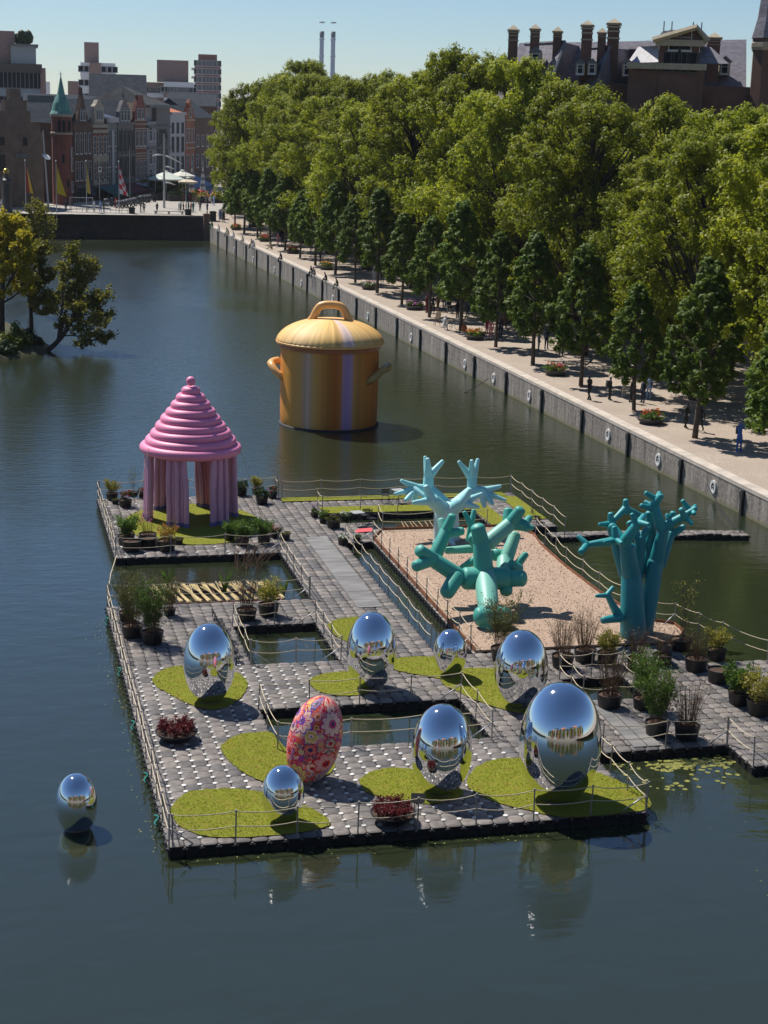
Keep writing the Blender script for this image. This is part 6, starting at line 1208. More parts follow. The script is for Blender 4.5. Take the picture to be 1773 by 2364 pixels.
# dormers
def dormer(u, z, y=-1.2, s=1.0):
    o_ = bpy.data.objects.new('dormer', None); COL.objects.link(o_); o_.parent = t; o_.location = (u, y, z); b = MB(); b.box((0, 1.2, .9*s), (1.5*s, 2.6, 1.8*s)); b.build('cheek', M_pst, o_); b = MB(); b.add([(-1*s, -.3, 1.8*s), (1*s, -.3, 1.8*s), (0, -.3, 2.6*s), (-1*s, 2.6, 1.8*s), (1*s, 2.6, 1.8*s), (0, 2.6, 2.6*s)], [(0, 1, 2), (0, 2, 5, 3), (1, 4, 5, 2)]); b.build('dormer_roof', M_lead, o_); putw('window', window_mesh(.9*s, 1.4*s, M_wframe, False, 0, 1), o_, (0, -.12, .2*s))
for (u, z, y_, s) in [(7.95,24.24,-2.0,1.0),(9.14,24.3,-2.0,1.0),(12.69,24.27,-0.5,1.1),(22.62,24.69,2.0,1.2),(3.22,25.09,0.0,1.2)]: dormer(u, z-.6, y_, s*.62)
# roof lanterns
for (c0, c1, zt, zm, zb) in [(15.72,17.65,28.8,28.01,27.58),(18.81,20.85,28.77,27.91,27.3)]:
    o_ = bpy.data.objects.new('roof_lantern', None); COL.objects.link(o_); o_.parent = t; o_.location = ((c0+c1)/2, 11, 0); w = (c1-c0); b = MB(); b.box((0, 0, (zm+zb)/2-1), (w*.72, w*.72, zm-zb+2)); b.build('glazing', M_lead, o_)
    for k in range(4): putw('window', window_mesh(w*.12, (zm-zb)*.8, M_wframe, False, 0, 0), o_, (-w*.27+k*w*.18, -w*.37, zb+.2))
    b = MB(); q = w*.55; b.add([(-q, -q, zm), (q, -q, zm), (q, q, zm), (-q, q, zm), (-q*.45, -q*.4, zt), (q*.45, -q*.4, zt), (q*.45, q*.4, zt), (-q*.45, q*.4, zt)], [(0, 1, 5, 4), (1, 2, 6, 5), (2, 3, 7, 6), (3, 0, 4, 7), (4, 5, 6, 7)]); b.build('lantern_roof', M_psl, o_)
    for sx in (-.4, .4): b = MB(); b.tube([(q*sx, 0, zt), (q*sx, 0, zt+1.0)], .06, 4); b.build('finial', M_lead, o_)
# stair tower with spire at the right margin
S0, S1, SB, SM = (25.01,28.52,27.72,26.34); rr_ = (S1-S0)/2
tt = thing('spire_tower', 'brick stair tower with a slate spire at the right margin', 'tower', (PA[0]+(PB[0]-PA[0])*(S0+rr_)/PW, PA[1]+(PB[1]-PA[1])*(S0+rr_)/PW, 2.0))
b = MB(); b.lathe([(rr_*.93, 0), (rr_*.93, SM), (rr_*1.0, SM+.3), (rr_*1.0, SB)], 8); b.build('wall', M_pbr, tt); b = MB(); b.lathe([(rr_*1.08, SB), (rr_*.80, SB+2.0), (rr_*.42, SB+9), (.05, SB+20)], 8); b.build('spire', M_psl, tt); b = MB(); b.lathe([(rr_*1.01, SM+.2), (rr_*1.06, SM+.5), (rr_*1.06, SM+.9), (rr_*1.01, SM+1.0)], 8); b.build('string_course', M_pst, tt)

# --- houses and trees on the bank behind the viewer (seen mirrored in the eggs)
cols = [M_cream, M_red, M_white, M_orange, M_stone, M_cream, M_brown, M_lilac_r, M_orange, M_cream]
side = ['the left end', 'the left', 'left of centre', 'just left of centre', 'the centre', 'just right of centre', 'right of centre', 'the right', 'far right', 'the right end']
for k in range(10):
    x = -95+k*19; hgt = 16+6*((k*37) % 5)/4
    t, w = frame_at('bank_house', f'canal house mirrored in the eggs at {side[k]} of the near bank', 'house', x+18.4, -82, x, -82, 3.0, 'houses on the near bank')
    wall_block(t, w, 12, hgt, cols[k]); saddle(t, w, 12, hgt, 4.5, M_tile if k % 3 == 1 else M_slate, along='x')
    rows(t, w, [(hgt*.12+hgt*.3*r, hgt*.18, 5, 1.5, M_wframe, False, 1, 1) for r in range(3)]); bands(t, w, [hgt-.2], M_cream, .5, .3)
for k in range(13):
    w_, c_ = BT[(k*2+1) % 6]
    t = thing('bank_lime_tree', f'lime tree mirrored in the eggs on the near bank counted {ordn[k]} from the left', 'tree', (-84+k*13.5, -66, 3.0), k*1.3, 'limes on the near bank', (.60, .60, .72)); put('trunk', w_, t); put('crown', c_, t)

# ------------------------------------------------------------------ people (one skin-grown body per pose, clothing colour per person)
def person_mesh(pose, seed=0):
    V = {}; E = []
    def j(n, p, r): V[n] = (Vector(p), r)
    def e(*c):
        for a, b in zip(c, c[1:]): E.append((a, b))
    lean = {'stand': 0, 'walk': .05, 'sit': .10, 'photo': -.03, 'stroll': .03, 'ground': .12}[pose]
    hz = .94 if pose in ('stand', 'walk', 'photo', 'stroll') else .13
    j('pel', (0, 0, hz), .135); j('wai', (0, -lean*.5, hz+.16), .125); j('che', (0, -lean*1.2, hz+.36), .150); j('shc', (0, -lean*1.7, hz+.50), .10); j('nec', (0, -lean*1.9, hz+.575), .058); j('hd0', (0, -lean*2.2-.01, hz+.655), .088); j('hd1', (0, -lean*2.3-.015, hz+.745), .098); j('hd2', (0, -lean*2.2, hz+.815), .062)
    e('pel', 'wai', 'che', 'shc', 'nec', 'hd0', 'hd1', 'hd2')
    for s, S_ in ((-1, 'l'), (1, 'r')):
        sh = (s*.185, -lean*1.6, hz+.475); j('sh'+S_, sh, .068)
        if pose == 'photo': el, ha = (s*.30, -.20, hz+.46), (s*.12, -.38, hz+.68)
        elif pose == 'sit': el, ha = (s*.24, -.10-lean, hz+.22), (s*.13, -.34, hz+.14)
        elif pose == 'ground': el, ha = (s*.26, -.06-lean, hz+.22), (s*.14, -.34, hz+.26)
        elif pose == 'walk': el, ha = (s*.24, .10*s, hz+.22), (s*.23, -.10+.18*s, hz-.02)
        elif pose == 'stroll': el, ha = (s*.26, -.02, hz+.22), (s*.10, -.22, hz+.20)
        else: el, ha = (s*.25, .03, hz+.21), (s*.22, -.09, hz-.03)
        j('el'+S_, el, .050); j('wr'+S_, ha, .036); d = (Vector(ha)-Vector(el)).normalized()
        j('kn'+S_+'h', Vector(ha)+d*.075, .040); j('fi'+S_, Vector(ha)+d*.15+Vector((0, -.015, 0)), .024); j('th'+S_, Vector(ha)+d*.07+Vector((-s*.045, -.03, 0)), .017)
        e('shc', 'sh'+S_, 'el'+S_, 'wr'+S_, 'kn'+S_+'h', 'fi'+S_); e('wr'+S_, 'th'+S_)
        j('hi'+S_, (s*.095, 0, hz-.05), .105)
        if pose == 'walk': kn, an = (s*.10, -.16*s-.06, .50), (s*.10, -.10*s+.16 if s > 0 else .0, .10)
        elif pose == 'sit': kn, an = (s*.11, -.44, hz+.02), (s*.12, -.46, hz-.42)
        elif pose == 'ground': kn, an = (s*.18, -.40, hz+.20), (s*.10, -.62, .07)
        elif pose == 'stroll': kn, an = (s*.10, -.05*s-.02, .50), (s*.10, .12*s, .09)
        else: kn, an = (s*.11, -.015, .50), (s*.12, .02, .09)
        if pose == 'walk': an = (s*.10, .30 if s > 0 else -.20, .13 if s > 0 else .08); kn = (s*.10, .02 if s > 0 else -.16, .50)
        j('kn'+S_, kn, .072); j('an'+S_, an, .048); j('to'+S_, (an[0]*1.15, an[1]-.19, an[2]-.05), .040); j('he'+S_, (an[0], an[1]+.05, an[2]-.045), .042)
        e('pel', 'hi'+S_, 'kn'+S_, 'an'+S_, 'to'+S_); e('an'+S_, 'he'+S_)
    names = list(V); me = bpy.data.meshes.new('b'); me.from_pydata([V[n][0] for n in names], [(names.index(a), names.index(b)) for a, b in E], [])
    o = bpy.data.objects.new('b', me); COL.objects.link(o); o.modifiers.new('s', 'SKIN'); ss = o.modifiers.new('u', 'SUBSURF'); ss.levels = 1
    for i, n in enumerate(names): me.skin_vertices[0].data[i].radius = (V[n][1], V[n][1]); me.skin_vertices[0].data[i].use_root = (n == 'pel')
    dg = bpy.context.evaluated_depsgraph_get(); out = bpy.data.meshes.new_from_object(o.evaluated_get(dg)); bpy.data.objects.remove(o); bpy.data.meshes.remove(me)
    zone = {'to': 3, 'he': 3, 'an': 1, 'kn': 1, 'hi': 1, 'pe': 1, 'wa': 0, 'ch': 0, 'sh': 0, 'el': 0, 'wr': 2, 'fi': 2, 'th': 2, 'ne': 2, 'hd': 2}
    pts = [(V[n][0], 2 if n.endswith('h') and n.startswith('kn') else zone[n[:2]]) for n in names]; head = V['hd1'][0]
    for p in out.polygons:
        c = p.center; k = min(pts, key=lambda q: (q[0]-c).length)[1]
        if k == 2 and c.z > head.z-.11 and (c-head).length < .2 and (c.y > head.y+.012 or c.z > head.z+.055): k = 4
        p.material_index = k; p.use_smooth = True
    # nose, ears
    return out
POSE = {k: person_mesh(k) for k in ('stand', 'walk', 'sit', 'photo', 'stroll', 'ground')}
CL = {'black': (.012, .012, .014), 'navy': (.015, .022, .05), 'white': (.55, .55, .55), 'beige': (.38, .30, .20), 'denim': (.055, .10, .19), 'grey': (.16, .16, .17), 'red': (.38, .02, .03), 'pink': (.55, .22, .24), 'green': (.02, .22, .07), 'blue': (.03, .10, .32), 'maroon': (.12, .012, .025), 'brown': (.10, .055, .03), 'olive': (.07, .075, .03), 'teal': (.02, .16, .16), 'cream': (.52, .46, .36), 'light blue': (.26, .36, .52)}
M_cl = {k: mat('cloth_'+k.replace(' ', '_'), c, .85, var=.12, vs=8) for k, c in CL.items()}
M_sk = [mat('skin_light', (.46, .27, .19), .6), mat('skin_tan', (.27, .14, .085), .6), mat('skin_dark', (.09, .045, .028), .6)]
M_hair = [mat('hair_dark', (.012, .009, .008), .6), mat('hair_brown', (.06, .03, .015), .6), mat('hair_blond', (.30, .19, .08), .6), mat('hair_grey', (.25, .25, .25), .6)]
for me in POSE.values():
    me.materials.clear()
    for k in range(5): me.materials.append(M_cl['black'])
PR2 = random.Random(5); M_pack = mat('bag_fabric', (.02, .02, .024), .8)
pack = MB(); pack.box((0, .21, 1.26), (.30, .17, .44)); pack.box((0, .31, 1.18), (.24, .06, .24)); ME_pack = pack.mesh('backpack', M_pack)
def person(label, x, y, z, pose, top, bot, rz, hair=None, skin=None, bag=None, group='people on the promenade', s=1.0):
    o = bpy.data.objects.new('person', POSE[pose]); COL.objects.link(o); o.location = (x, y, z); o.rotation_euler = (0, 0, rz); q = s*PR2.uniform(.96, 1.06); o.scale = (q, q, q)
    ms = (M_cl[top], M_cl[bot], M_sk[skin if skin is not None else PR2.choice((0, 0, 1))], M_cl[PR2.choice(('black', 'white', 'black', 'brown'))], M_hair[hair if hair is not None else PR2.choice((0, 0, 1, 1, 2))])
    for i, mm in enumerate(ms): o.material_slots[i].link = 'OBJECT'; o.material_slots[i].material = mm
    tag(o, label, 'person', group)
    if bag == 'back': put('backpack', ME_pack, o)
    return o
W_ = lambda px: px
# walkers and standers on the promenade: (label, point, pose, top, trousers, facing degrees)
for (lb, P, pose, a, b_, r, bag) in (
 ('person in black jacket walking alone near the quay edge', (36.94,65.25,1.89), 'walk', 'black', 'black', 200, None),
 ('person with dark jacket, beige trousers and backpack standing by the third lime', (38.47,65.24,1.89), 'stand', 'black', 'beige', 95, 'back'),
 ('person in beige jacket and blue jeans among the group in tree shade', (40.06,66.54,1.9), 'stand', 'cream', 'denim', 20, None),
 ('person all in black with a shoulder bag beside the young trunk', (39.65,64.13,1.88), 'stroll', 'black', 'black', 60, None),
 ('person in navy jacket and beige trousers right of the young trunk', (40.52,64.07,1.88), 'stand', 'navy', 'beige', -70, None),
 ('person in blue shirt with backpack at the rear of the shaded group', (41.53,65.46,1.89), 'stand', 'light blue', 'denim', -40, 'back'),
 ('person in black top and cap walking in blue jeans near the last flower bowl', (39.78,54.79,1.81), 'stroll', 'black', 'denim', 40, None),
 ('person in dark coat and jeans just behind the near young lime', (40.3,53.63,1.8), 'walk', 'black', 'denim', -50, None),
 ('person in bright blue raising both hands to take a photo', (40.06,47.28,1.75), 'photo', 'blue', 'navy', 0, 'back'),
 ('person in black walking in the shade under the second lime pair', (41.79,85.27,2.04), 'walk', 'black', 'black', 150, None),
 ('person in dark trousers half hidden under the lime crown', (41.91,89.38,2.07), 'stand', 'navy', 'black', 10, None),
 ('person half hidden behind the young trunk in the middle distance', (40.89,88.43,2.06), 'stand', 'grey', 'navy', 80, None),
 ('person in black with red bag colour lining beside a lime trunk', (37.8,113.88,2.24), 'stand', 'maroon', 'black', 40, None),
 ('person in dark coat just right of that lime trunk', (38.37,113.68,2.23), 'stand', 'black', 'denim', -30, None),
 ('person in brown top and long dark skirt walking in shade', (39.22,115.03,2.24), 'walk', 'brown', 'black', 10, None),
 ('person in dark clothes pushing the pushchair', (40.46,117.1,2.26), 'stroll', 'navy', 'black', 0, None),
 ('person in black behind the easel next to a trunk', (39.77,109.75,2.21), 'stand', 'black', 'black', 30, None),
 ('person in dark clothes in deep shade right of the easel', (40.94,110.4,2.21), 'stand', 'navy', 'black', -60, None),
 ('person in black carrying a bright red bag under the limes', (39.49,98.97,2.13), 'stand', 'red', 'black', 30, None),
 ('person in pink top and jeans seen from behind', (38.81,95.57,2.11), 'stand', 'pink', 'denim', 180, None),
 ('person in light blue jeans partly hidden by a young trunk', (39.74,95.74,2.11), 'stand', 'navy', 'light blue', 10, None),
 ('person in brown jacket beyond the pink top group', (41.63,100.35,2.14), 'walk', 'brown', 'grey', -90, None),
 ('person in black coat and white trousers walking far along the promenade', (37.04,164.1,2.52), 'walk', 'black', 'white', 30, None),
 ('person in dark clothes beyond a young trunk far along the promenade', (39.13,162.53,2.52), 'stand', 'black', 'black', 10, None),
 ('person in white shirt and maroon trousers by the flower bowl', (38.59,140.53,2.42), 'stand', 'white', 'maroon', 0, None),
 ('person in black next to the white shirt', (39.64,140.84,2.42), 'stand', 'black', 'black', -30, None),
 ('person in pink and navy strolling in the far shade', (36.0,189.67,2.58), 'stroll', 'pink', 'navy', 20, None),
 ('person in black strolling in the far shade', (36.7,189.75,2.58), 'stand', 'black', 'black', -10, None),
 ('person in light grey coat far along the promenade', (38.64,178.46,2.55), 'walk', 'grey', 'black', 170, None),
 ('person in navy walking under the far limes', (36.37,217.33,2.67), 'walk', 'navy', 'denim', 0, None),
 ('person in black walking under the far limes', (37.07,211.48,2.65), 'stroll', 'black', 'denim', 20, None),
 ('person in dark blue at the top of the promenade', (33.51,230.71,3.9), 'walk', 'blue', 'black', -20, None),
 ('person in black coat at the top of the promenade', (33.94,229.74,3.9), 'stand', 'black', 'black', 20, None)):
    person(lb, P[0], P[1], PZ(P[1]), pose, a, b_, radians(r), bag=bag)
# sitters with their legs over the quay edge (they face the water, -x)
for k, (lb, P, a, b_) in enumerate((('green', (31.16,224.06,2.7), 'green', 'green'), ('black', (31.98,224.19,2.7), 'black', 'black'), ('white', (31.82,217.5,2.67), 'white', 'denim'), ('navy', (31.69,209.88,2.64), 'navy', 'navy'), ('light', (32.04,209.11,2.64), 'cream', 'denim'), ('white and black', (32.03,204.3,2.62), 'white', 'black'), ('cream', (32.77,196.67,2.59), 'cream', 'black'), ('dark', (32.7,189.29,2.58), 'brown', 'navy'), ('pale', (32.81,187.88,2.57), 'white', 'light blue'), ('black with backpack', (33.13,168.93,2.53), 'black', 'denim'), ('black', (33.08,150.7,2.48), 'black', 'denim'), ('charcoal', (33.21,149.25,2.47), 'grey', 'light blue'), ('dark hooded', (33.71,143.19,2.43), 'black', 'denim'), ('dark green', (33.97,137.67,2.4), 'olive', 'light blue'))):
    y = P[1]; o = person(f'person in {lb} top sitting on the quay edge, {ordn[13-k]} from the pot end', QX(y)+.12, y, PZ(y)-.02, 'sit', a, b_, radians(-90+PR2.uniform(-20, 20)), group='people sitting on the quay edge')
P = (34.21,183.85,2.57)
person('person sitting on the gravel leaning on a bag', P[0], P[1], PZ(P[1]), 'ground', 'beige', 'grey', radians(-90))
P = (36.25,101.58,2.15)
person('person painting on a low chair at the easel by the quay edge', P[0], P[1], PZ(P[1])+.34, 'sit', 'white', 'navy', radians(150))
# people on the square
sqp = [('white top at the wall railing', 413, 490, 'white', 'grey'), ('grey top in the tour group', 417, 490, 'grey', 'grey'), ('black top in the tour group', 424, 490, 'black', 'white'), ('cream top in the tour group', 429.5, 490, 'cream', 'denim'), ('teal top in the tour group', 435, 490, 'teal', 'navy'), ('bright red dress in the tour group', 440.5, 490, 'red', 'red'), ('teal coat at the end of the tour group', 446, 490, 'teal', 'teal'), ('black leaning at the end pier', 462, 488, 'black', 'black'), ('navy standing beside the pale utility box', 478, 492, 'navy', 'denim'), ('brown jacket on the open square', 422.7, 467, 'brown', 'grey'), ('navy jacket on the open square', 431, 467, 'navy', 'navy'), ('black and pink on the open square', 439, 466, 'maroon', 'black'), ('navy walking past the flower tubs', 465.6, 473, 'navy', 'black'), ('grey walking past the flower tubs', 475, 473, 'grey', 'black'), ('mauve coat striding under the first lime', 493.5, 475, 'light blue', 'navy'), ('black leaning on the square railing', 325, 491, 'black', 'black'), ('dark coat next to the one leaning on the railing', 332.5, 491, 'navy', 'navy'), ('dark blue alone at the wall', 365, 493, 'navy', 'navy'), ('red jacket beside the motorbikes', 266.6, 480, 'red', 'grey'), ('white top by the left end of the wall', 6, 490, 'white', 'navy'), ('dark clothes by the yellow flag', 152, 488, 'navy', 'navy'), ('white top behind the checked flag', 218.7, 490, 'white', 'black'), ('light blue top near the checked flag', 233, 490, 'light blue', 'navy'), ('black beside the light blue top', 240, 490, 'black', 'black'), ('white shirt in the tower shade', 174, 458, 'white', 'navy'), ('white coat below the gatehouse', 43, 473, 'white', 'denim'), ('light blue shirt below the gatehouse', 64, 473, 'light blue', 'navy')]
SP = [(27.89,240.55),(28.19,240.62),(28.72,240.73),(29.13,240.83),(29.55,240.92),(29.96,241.02),(30.38,241.11),(31.89,243.77),(32.5,239.3),(32.11,270.52),(32.8,270.7),(33.65,272.33),(34.63,263.07),(35.4,263.27),(36.55,260.94),(21.26,237.92),(21.81,238.05),(23.96,236.29),(18.03,250.02),(-1.22,233.97),(9.02,238.52),(13.65,237.33),(14.68,237.56),(15.18,237.68),(12.74,277.81),(1.79,254.58),(3.34,254.98)]
for (lb, _, _, a, b_), q in zip(sqp, SP):
    y = max(q[1], 232.5 if q[0] > 30 else 238.2); z = 3.9 if q[0] < 31 else PZ(y)
    person('person in '+lb, q[0], y, z, PR2.choice(('stand', 'stand', 'walk', 'stroll')), a, b_, PR2.uniform(0, 6.28), group='people on the square')
# café crowd, too dense to count
cw = MB(); cr2 = random.Random(9); base = {}
vv = np.array([tuple(v.co) for v in POSE['ground'].vertices]); ff = [tuple(p.vertices) for p in POSE['ground'].polygons]; zn = [p.material_index for p in POSE['ground'].polygons]
ck = ['white', 'pink', 'light blue', 'beige', 'grey', 'navy', 'brown', 'cream']
cm = [M_cl[c] for c in ck]+[M_cl['navy'], M_sk[0], M_hair[1]]
for k in range(95):
    x, y = cr2.uniform(33.5, 50), cr2.uniform(262, 296)
    if x > 31+(y-255)*.55+3: continue
    a = cr2.uniform(0, 6.28); R_ = np.array([[cos(a), -sin(a), 0], [sin(a), cos(a), 0], [0, 0, 1]]); P = vv @ R_.T+np.array((x, y, 4.25)); ci = cr2.randrange(8)
    n0 = len(cw.v); cw.v += [tuple(p) for p in P]; cw.f += [tuple(n0+i for i in f) for f in ff]; cw.m += [ci if q == 0 else (8 if q in (1, 3) else (9 if q == 2 else 10)) for q in zn]
o = cw.build('crowd', cm); tag(o, 'dense crowd seated on the café terrace under the parasols', 'crowd', kind='stuff')

# ------------------------------------------------------------------ small things on the decks
# reed raft in the pavilion pool
M_reed = mat('reed', (.52, .40, .20), .85, var=.3, vs=6); M_raft = mat('raft_frame', (.10, .045, .035), .8, var=.3); M_stick = mat('stick', (.30, .20, .11), .9, var=.3)
rf = thing('reed_raft', 'raft of pale reed bundles floating in the pavilion pool', 'raft', (0, 0, 0))
b = MB()
for y in (25.4, 27.2): b.tube([(2.2, y, .06), (8.0, y+.1, .06)], .06, 6)
for x in (2.3, 5.0, 7.8): b.tube([(x, 25.2, .05), (x, 27.6, .05)], .05, 6)
b.build('frame', M_raft, rf); b = MB(); b.box((5.0, 25.1, .05), (4.4, .9, .05)); b.build('float_board', mat('raft_board', (.16, .06, .055), .7, var=.2), rf)
rr = random.Random(4)
for k in range(13):
    x = 2.6+k*.43+rr.uniform(-.06, .06); b = MB()
    for s in range(16):
        o_ = rr.gauss(0, .055); q = rr.gauss(0, .09); b.tube([(x+o_-.22+q, 27.75+rr.uniform(-.2, .2), .18+rr.uniform(0, .16)), (x+o_*.5, 26.6, .17+rr.uniform(0, .07)), (x+o_+.24, 25.5+rr.uniform(-.15, .15), .12+rr.uniform(0, .05))], .016, 4, cap=False)
    b.build('reed_bundle', M_reed, rf)
def iris(label, x, y, z):
    t = thing('water_iris', label, 'plant', (x, y, z)); b = MB(); q = random.Random(int(x*10))
    for k in range(24): a = q.uniform(0, 6.28); l = q.uniform(.6, 1.1); b.add([(.05*cos(a+1.5), .05*sin(a+1.5), 0), (-.05*cos(a+1.5), -.05*sin(a+1.5), 0), (.12*cos(a), .12*sin(a), l*.6), (.34*l*cos(a), .34*l*sin(a), l)], [(0, 1, 2), (2, 1, 3)])
    b.build('blades', M_lg, t)
iris('green water iris growing through the reed raft', 5.45, 26.6, .1); iris('water iris at the right end of the reed raft', 8.0, 25.9, .05); iris('water iris at the far edge of the reed raft', 3.0, 27.8, .02)
rf = thing('stick_raft', 'low raft of crossed sticks in the far reed pool', 'raft', (0, 0, 0))
for k in range(5): b = MB(); b.tube([(16.2, 36.9+k*.32, .12), (19.4, 36.85+k*.34, .14)], .045, 5); b.build('pole', M_stick, rf)
for k in range(12): b = MB(); x = 16.4+k*.26; b.tube([(x, 36.7, .2), (x+rr.uniform(-.2, .2), 38.4, .22)], .03, 4); b.build('stick', M_stick, rf)
dw = thing('dead_branches', 'tangle of bare branches standing in the pavilion pool corner', 'branches', (7.4, 31.2, 0)); b = MB()
for k in range(34):
    a = rr.uniform(-.4, 1.9); l = rr.uniform(.9, 2.3); p = Vector((rr.uniform(-.9, .6), rr.uniform(-.6, .5), 0)); b.tube([p, p+Vector((l*.3*cos(a), l*.3*sin(a), l*.38)), p+Vector((l*.75*cos(a)+rr.uniform(-.2, .2), l*.5*sin(a), l*.62))], [.022, .015, .005], 4)
b.build('twigs', M_twig, dw)
# lily pads
M_pad = mat('lily_pad', (.20, .20, .045), .5, var=.35, vs=6)
lp = MB(); r2 = random.Random(8)
for k in range(230):
    u = r2.random(); x, y = (18.4+r2.gauss(0, .75), 4.35+r2.gauss(0, .28)) if u < .75 else (15.6+r2.random()*4, 2.2+r2.random()*2.6)
    r = r2.uniform(.05, .11); a0 = r2.uniform(0, 6); lp.add([(x, y, .012)]+[(x+r*cos(a0+j*.72), y+r*sin(a0+j*.72), .010+.004*(j % 2)) for j in range(9)], [(0, j+1, j+2) for j in range(8)])
tag(lp.build('lily_pads', M_pad), 'yellowish lily pads drifting in the corner by the tub deck', 'lily pads', kind='stuff')
# bistro chairs and tables
M_chair = mat('chair_steel', (.022, .022, .024), .5, .3)
def chair(label, x, y, rz, z=DECK+.015):
    t = thing('bistro_chair', label, 'chair', (x, y, z), rz, 'folding bistro chairs')
    for k in range(5): b = MB(); b.box((0, -.16+k*.085, .46), (.40, .065, .02)); b.build('slat', M_chair, t)
    for k in range(3): b = MB(); b.box((0, .24, .64+k*.085), (.38, .02, .06)); b.build('back_slat', M_chair, t)
    for s in (-1, 1):
        b = MB(); b.tube([(s*.19, -.24, 0), (s*.19, .02, .46), (s*.19, .25, .88)], .012, 5); b.build('leg', M_chair, t); b = MB(); b.tube([(s*.175, .26, 0), (s*.175, -.18, .46)], .012, 5); b.build('leg', M_chair, t)
def table(label, x, y, z=DECK+.015):
    t = thing('bistro_table', label, 'table', (x, y, z), .2, 'bistro tables'); b = MB(); b.box((0, 0, .72), (.62, .62, .025)); b.build('table_top', mat('table_top', (.32, .32, .32), .5) if 'table_top' not in bpy.data.materials else bpy.data.materials['table_top'], t)
    for s in (-1, 1):
        for q in (-1, 1): b = MB(); b.tube([(s*.26, q*.26, 0), (-s*.1, q*.26, .71)], .012, 5); b.build('leg', M_chair, t)
for (lb, x, y, r) in (('black folding chair beside the table near the channel end', 14.6, 37.0, 20), ('black folding chair with its back to the far deck', 14.4, 37.75, 190), ('folding chair on the far deck by the aqua tree', 16.6, 42.2, 160), ('folding chair on the far deck facing the water', 18.0, 42.4, 200), ('folding chair at the right rail behind the chip bed', 23.2, 35.0, 120), ('second folding chair at the right rail behind the chip bed', 23.4, 36.3, 80)): chair(lb, x, y, radians(r))
for k in range(7): chair(f'black folding chair in the row left of the small square pool, {ordn[k]} from the front', 4.35+.1*sin(k*2), 16.5+k*.66, radians(90+10*sin(k)))
table('bistro table near the channel end of the walkway', 13.9, 37.3); table('bistro table on the far deck by the aqua tree', 17.3, 42.2)
b = MB(); b.add([(0, 0, 0), (.9, .1, .02), (.95, .5, .1), (.3, .55, .06), (.05, .35, .03), (0, 0, -.02), (.9, .1, -.01), (.95, .5, .05), (.3, .55, .02), (.05, .35, 0)], [(0, 1, 2, 3, 4), (9, 8, 7, 6, 5), (0, 5, 6, 1), (1, 6, 7, 2), (2, 7, 8, 3), (3, 8, 9, 4), (4, 9, 5, 0)]); o = b.build('cushion', mat('coral_fabric', (.62, .08, .09), .8), loc=(13.5, 35.7, DECK+.06)); tag(o, 'coral red cushion lying at the corner of the chip bed', 'cushion')
# sign plate by the front shrub bowl, mooring line, teal rope coils
t = thing('info_plate', 'small black tilted info plate at the front railing by the red shrubs', 'sign', (7.51,0.29,0.35)); b = MB(); b.tube([(0, 0, 0), (0, 0, .85)], .015, 6); b.build('stake', M_post, t); b = MB(); b.box((0, 0, 0), (.42, .30, .02)); o = b.build('plate', M_dark, t, loc=(0.1, 0, .88)); o.rotation_euler = (radians(50), 0, radians(-15))
b = MB(); A_, B_ = Vector((35.9, 42.27, .8)), Vector((33.9, 33.6, .35)); b.tube([A_.lerp(B_, k/10)-Vector((0, 0, .25*(k/10)*(1-k/10)*4)) for k in range(11)], .03, 5); o = b.build('mooring_line', M_chair); tag(o, 'dark mooring line from the quay eye to the float boom', 'mooring line')
b = MB(); A_, B_ = Vector((34.7, 82.4, .75)), Vector((31.9, 80, -.05)); b.tube([A_, A_.lerp(B_, .5)-Vector((0, 0, .1)), B_], .03, 5); o = b.build('mooring_line', M_chair); tag(o, 'short mooring line dipping from the quay eye into the pond', 'mooring line')
M_trope = mat('teal_rope', (.02, .24, .20), .8)
for k, y in enumerate((2.2, 5.6, 10.4, 16.2, 22.8)):
    b = MB(); P = [(-.10+.05*cos(a*3), y+.18*cos(a)+.03*a/6, DECK-.12+.16*sin(a)) for a in [i*.4 for i in range(34)]]; b.tube(P, .018, 5); o = b.build('rope_coil', M_trope); tag(o, f'teal rope coil hanging on the left deck edge, {ordn[k]} from the front', 'rope coil', 'teal rope coils on the left deck edge')
b = MB(); b.tube([(1.1, 32.6, .5), (.6, 30, .25), (.25, 27, .2), (.2, 24.6, .45)], .02, 5); o = b.build('tether_rope', M_rope); tag(o, 'slack tether rope between pavilion deck and front deck', 'rope')
b = MB(); b.tube([(3.6, 44.1, DECK+.26), (4.6, 44.15, DECK+.26)], .24, 16); o = b.build('blower_tube', mat('white_vinyl', (.6, .55, .55), .5), smooth=50); tag(o, 'short pale air tube lying behind the pavilion columns', 'tube')
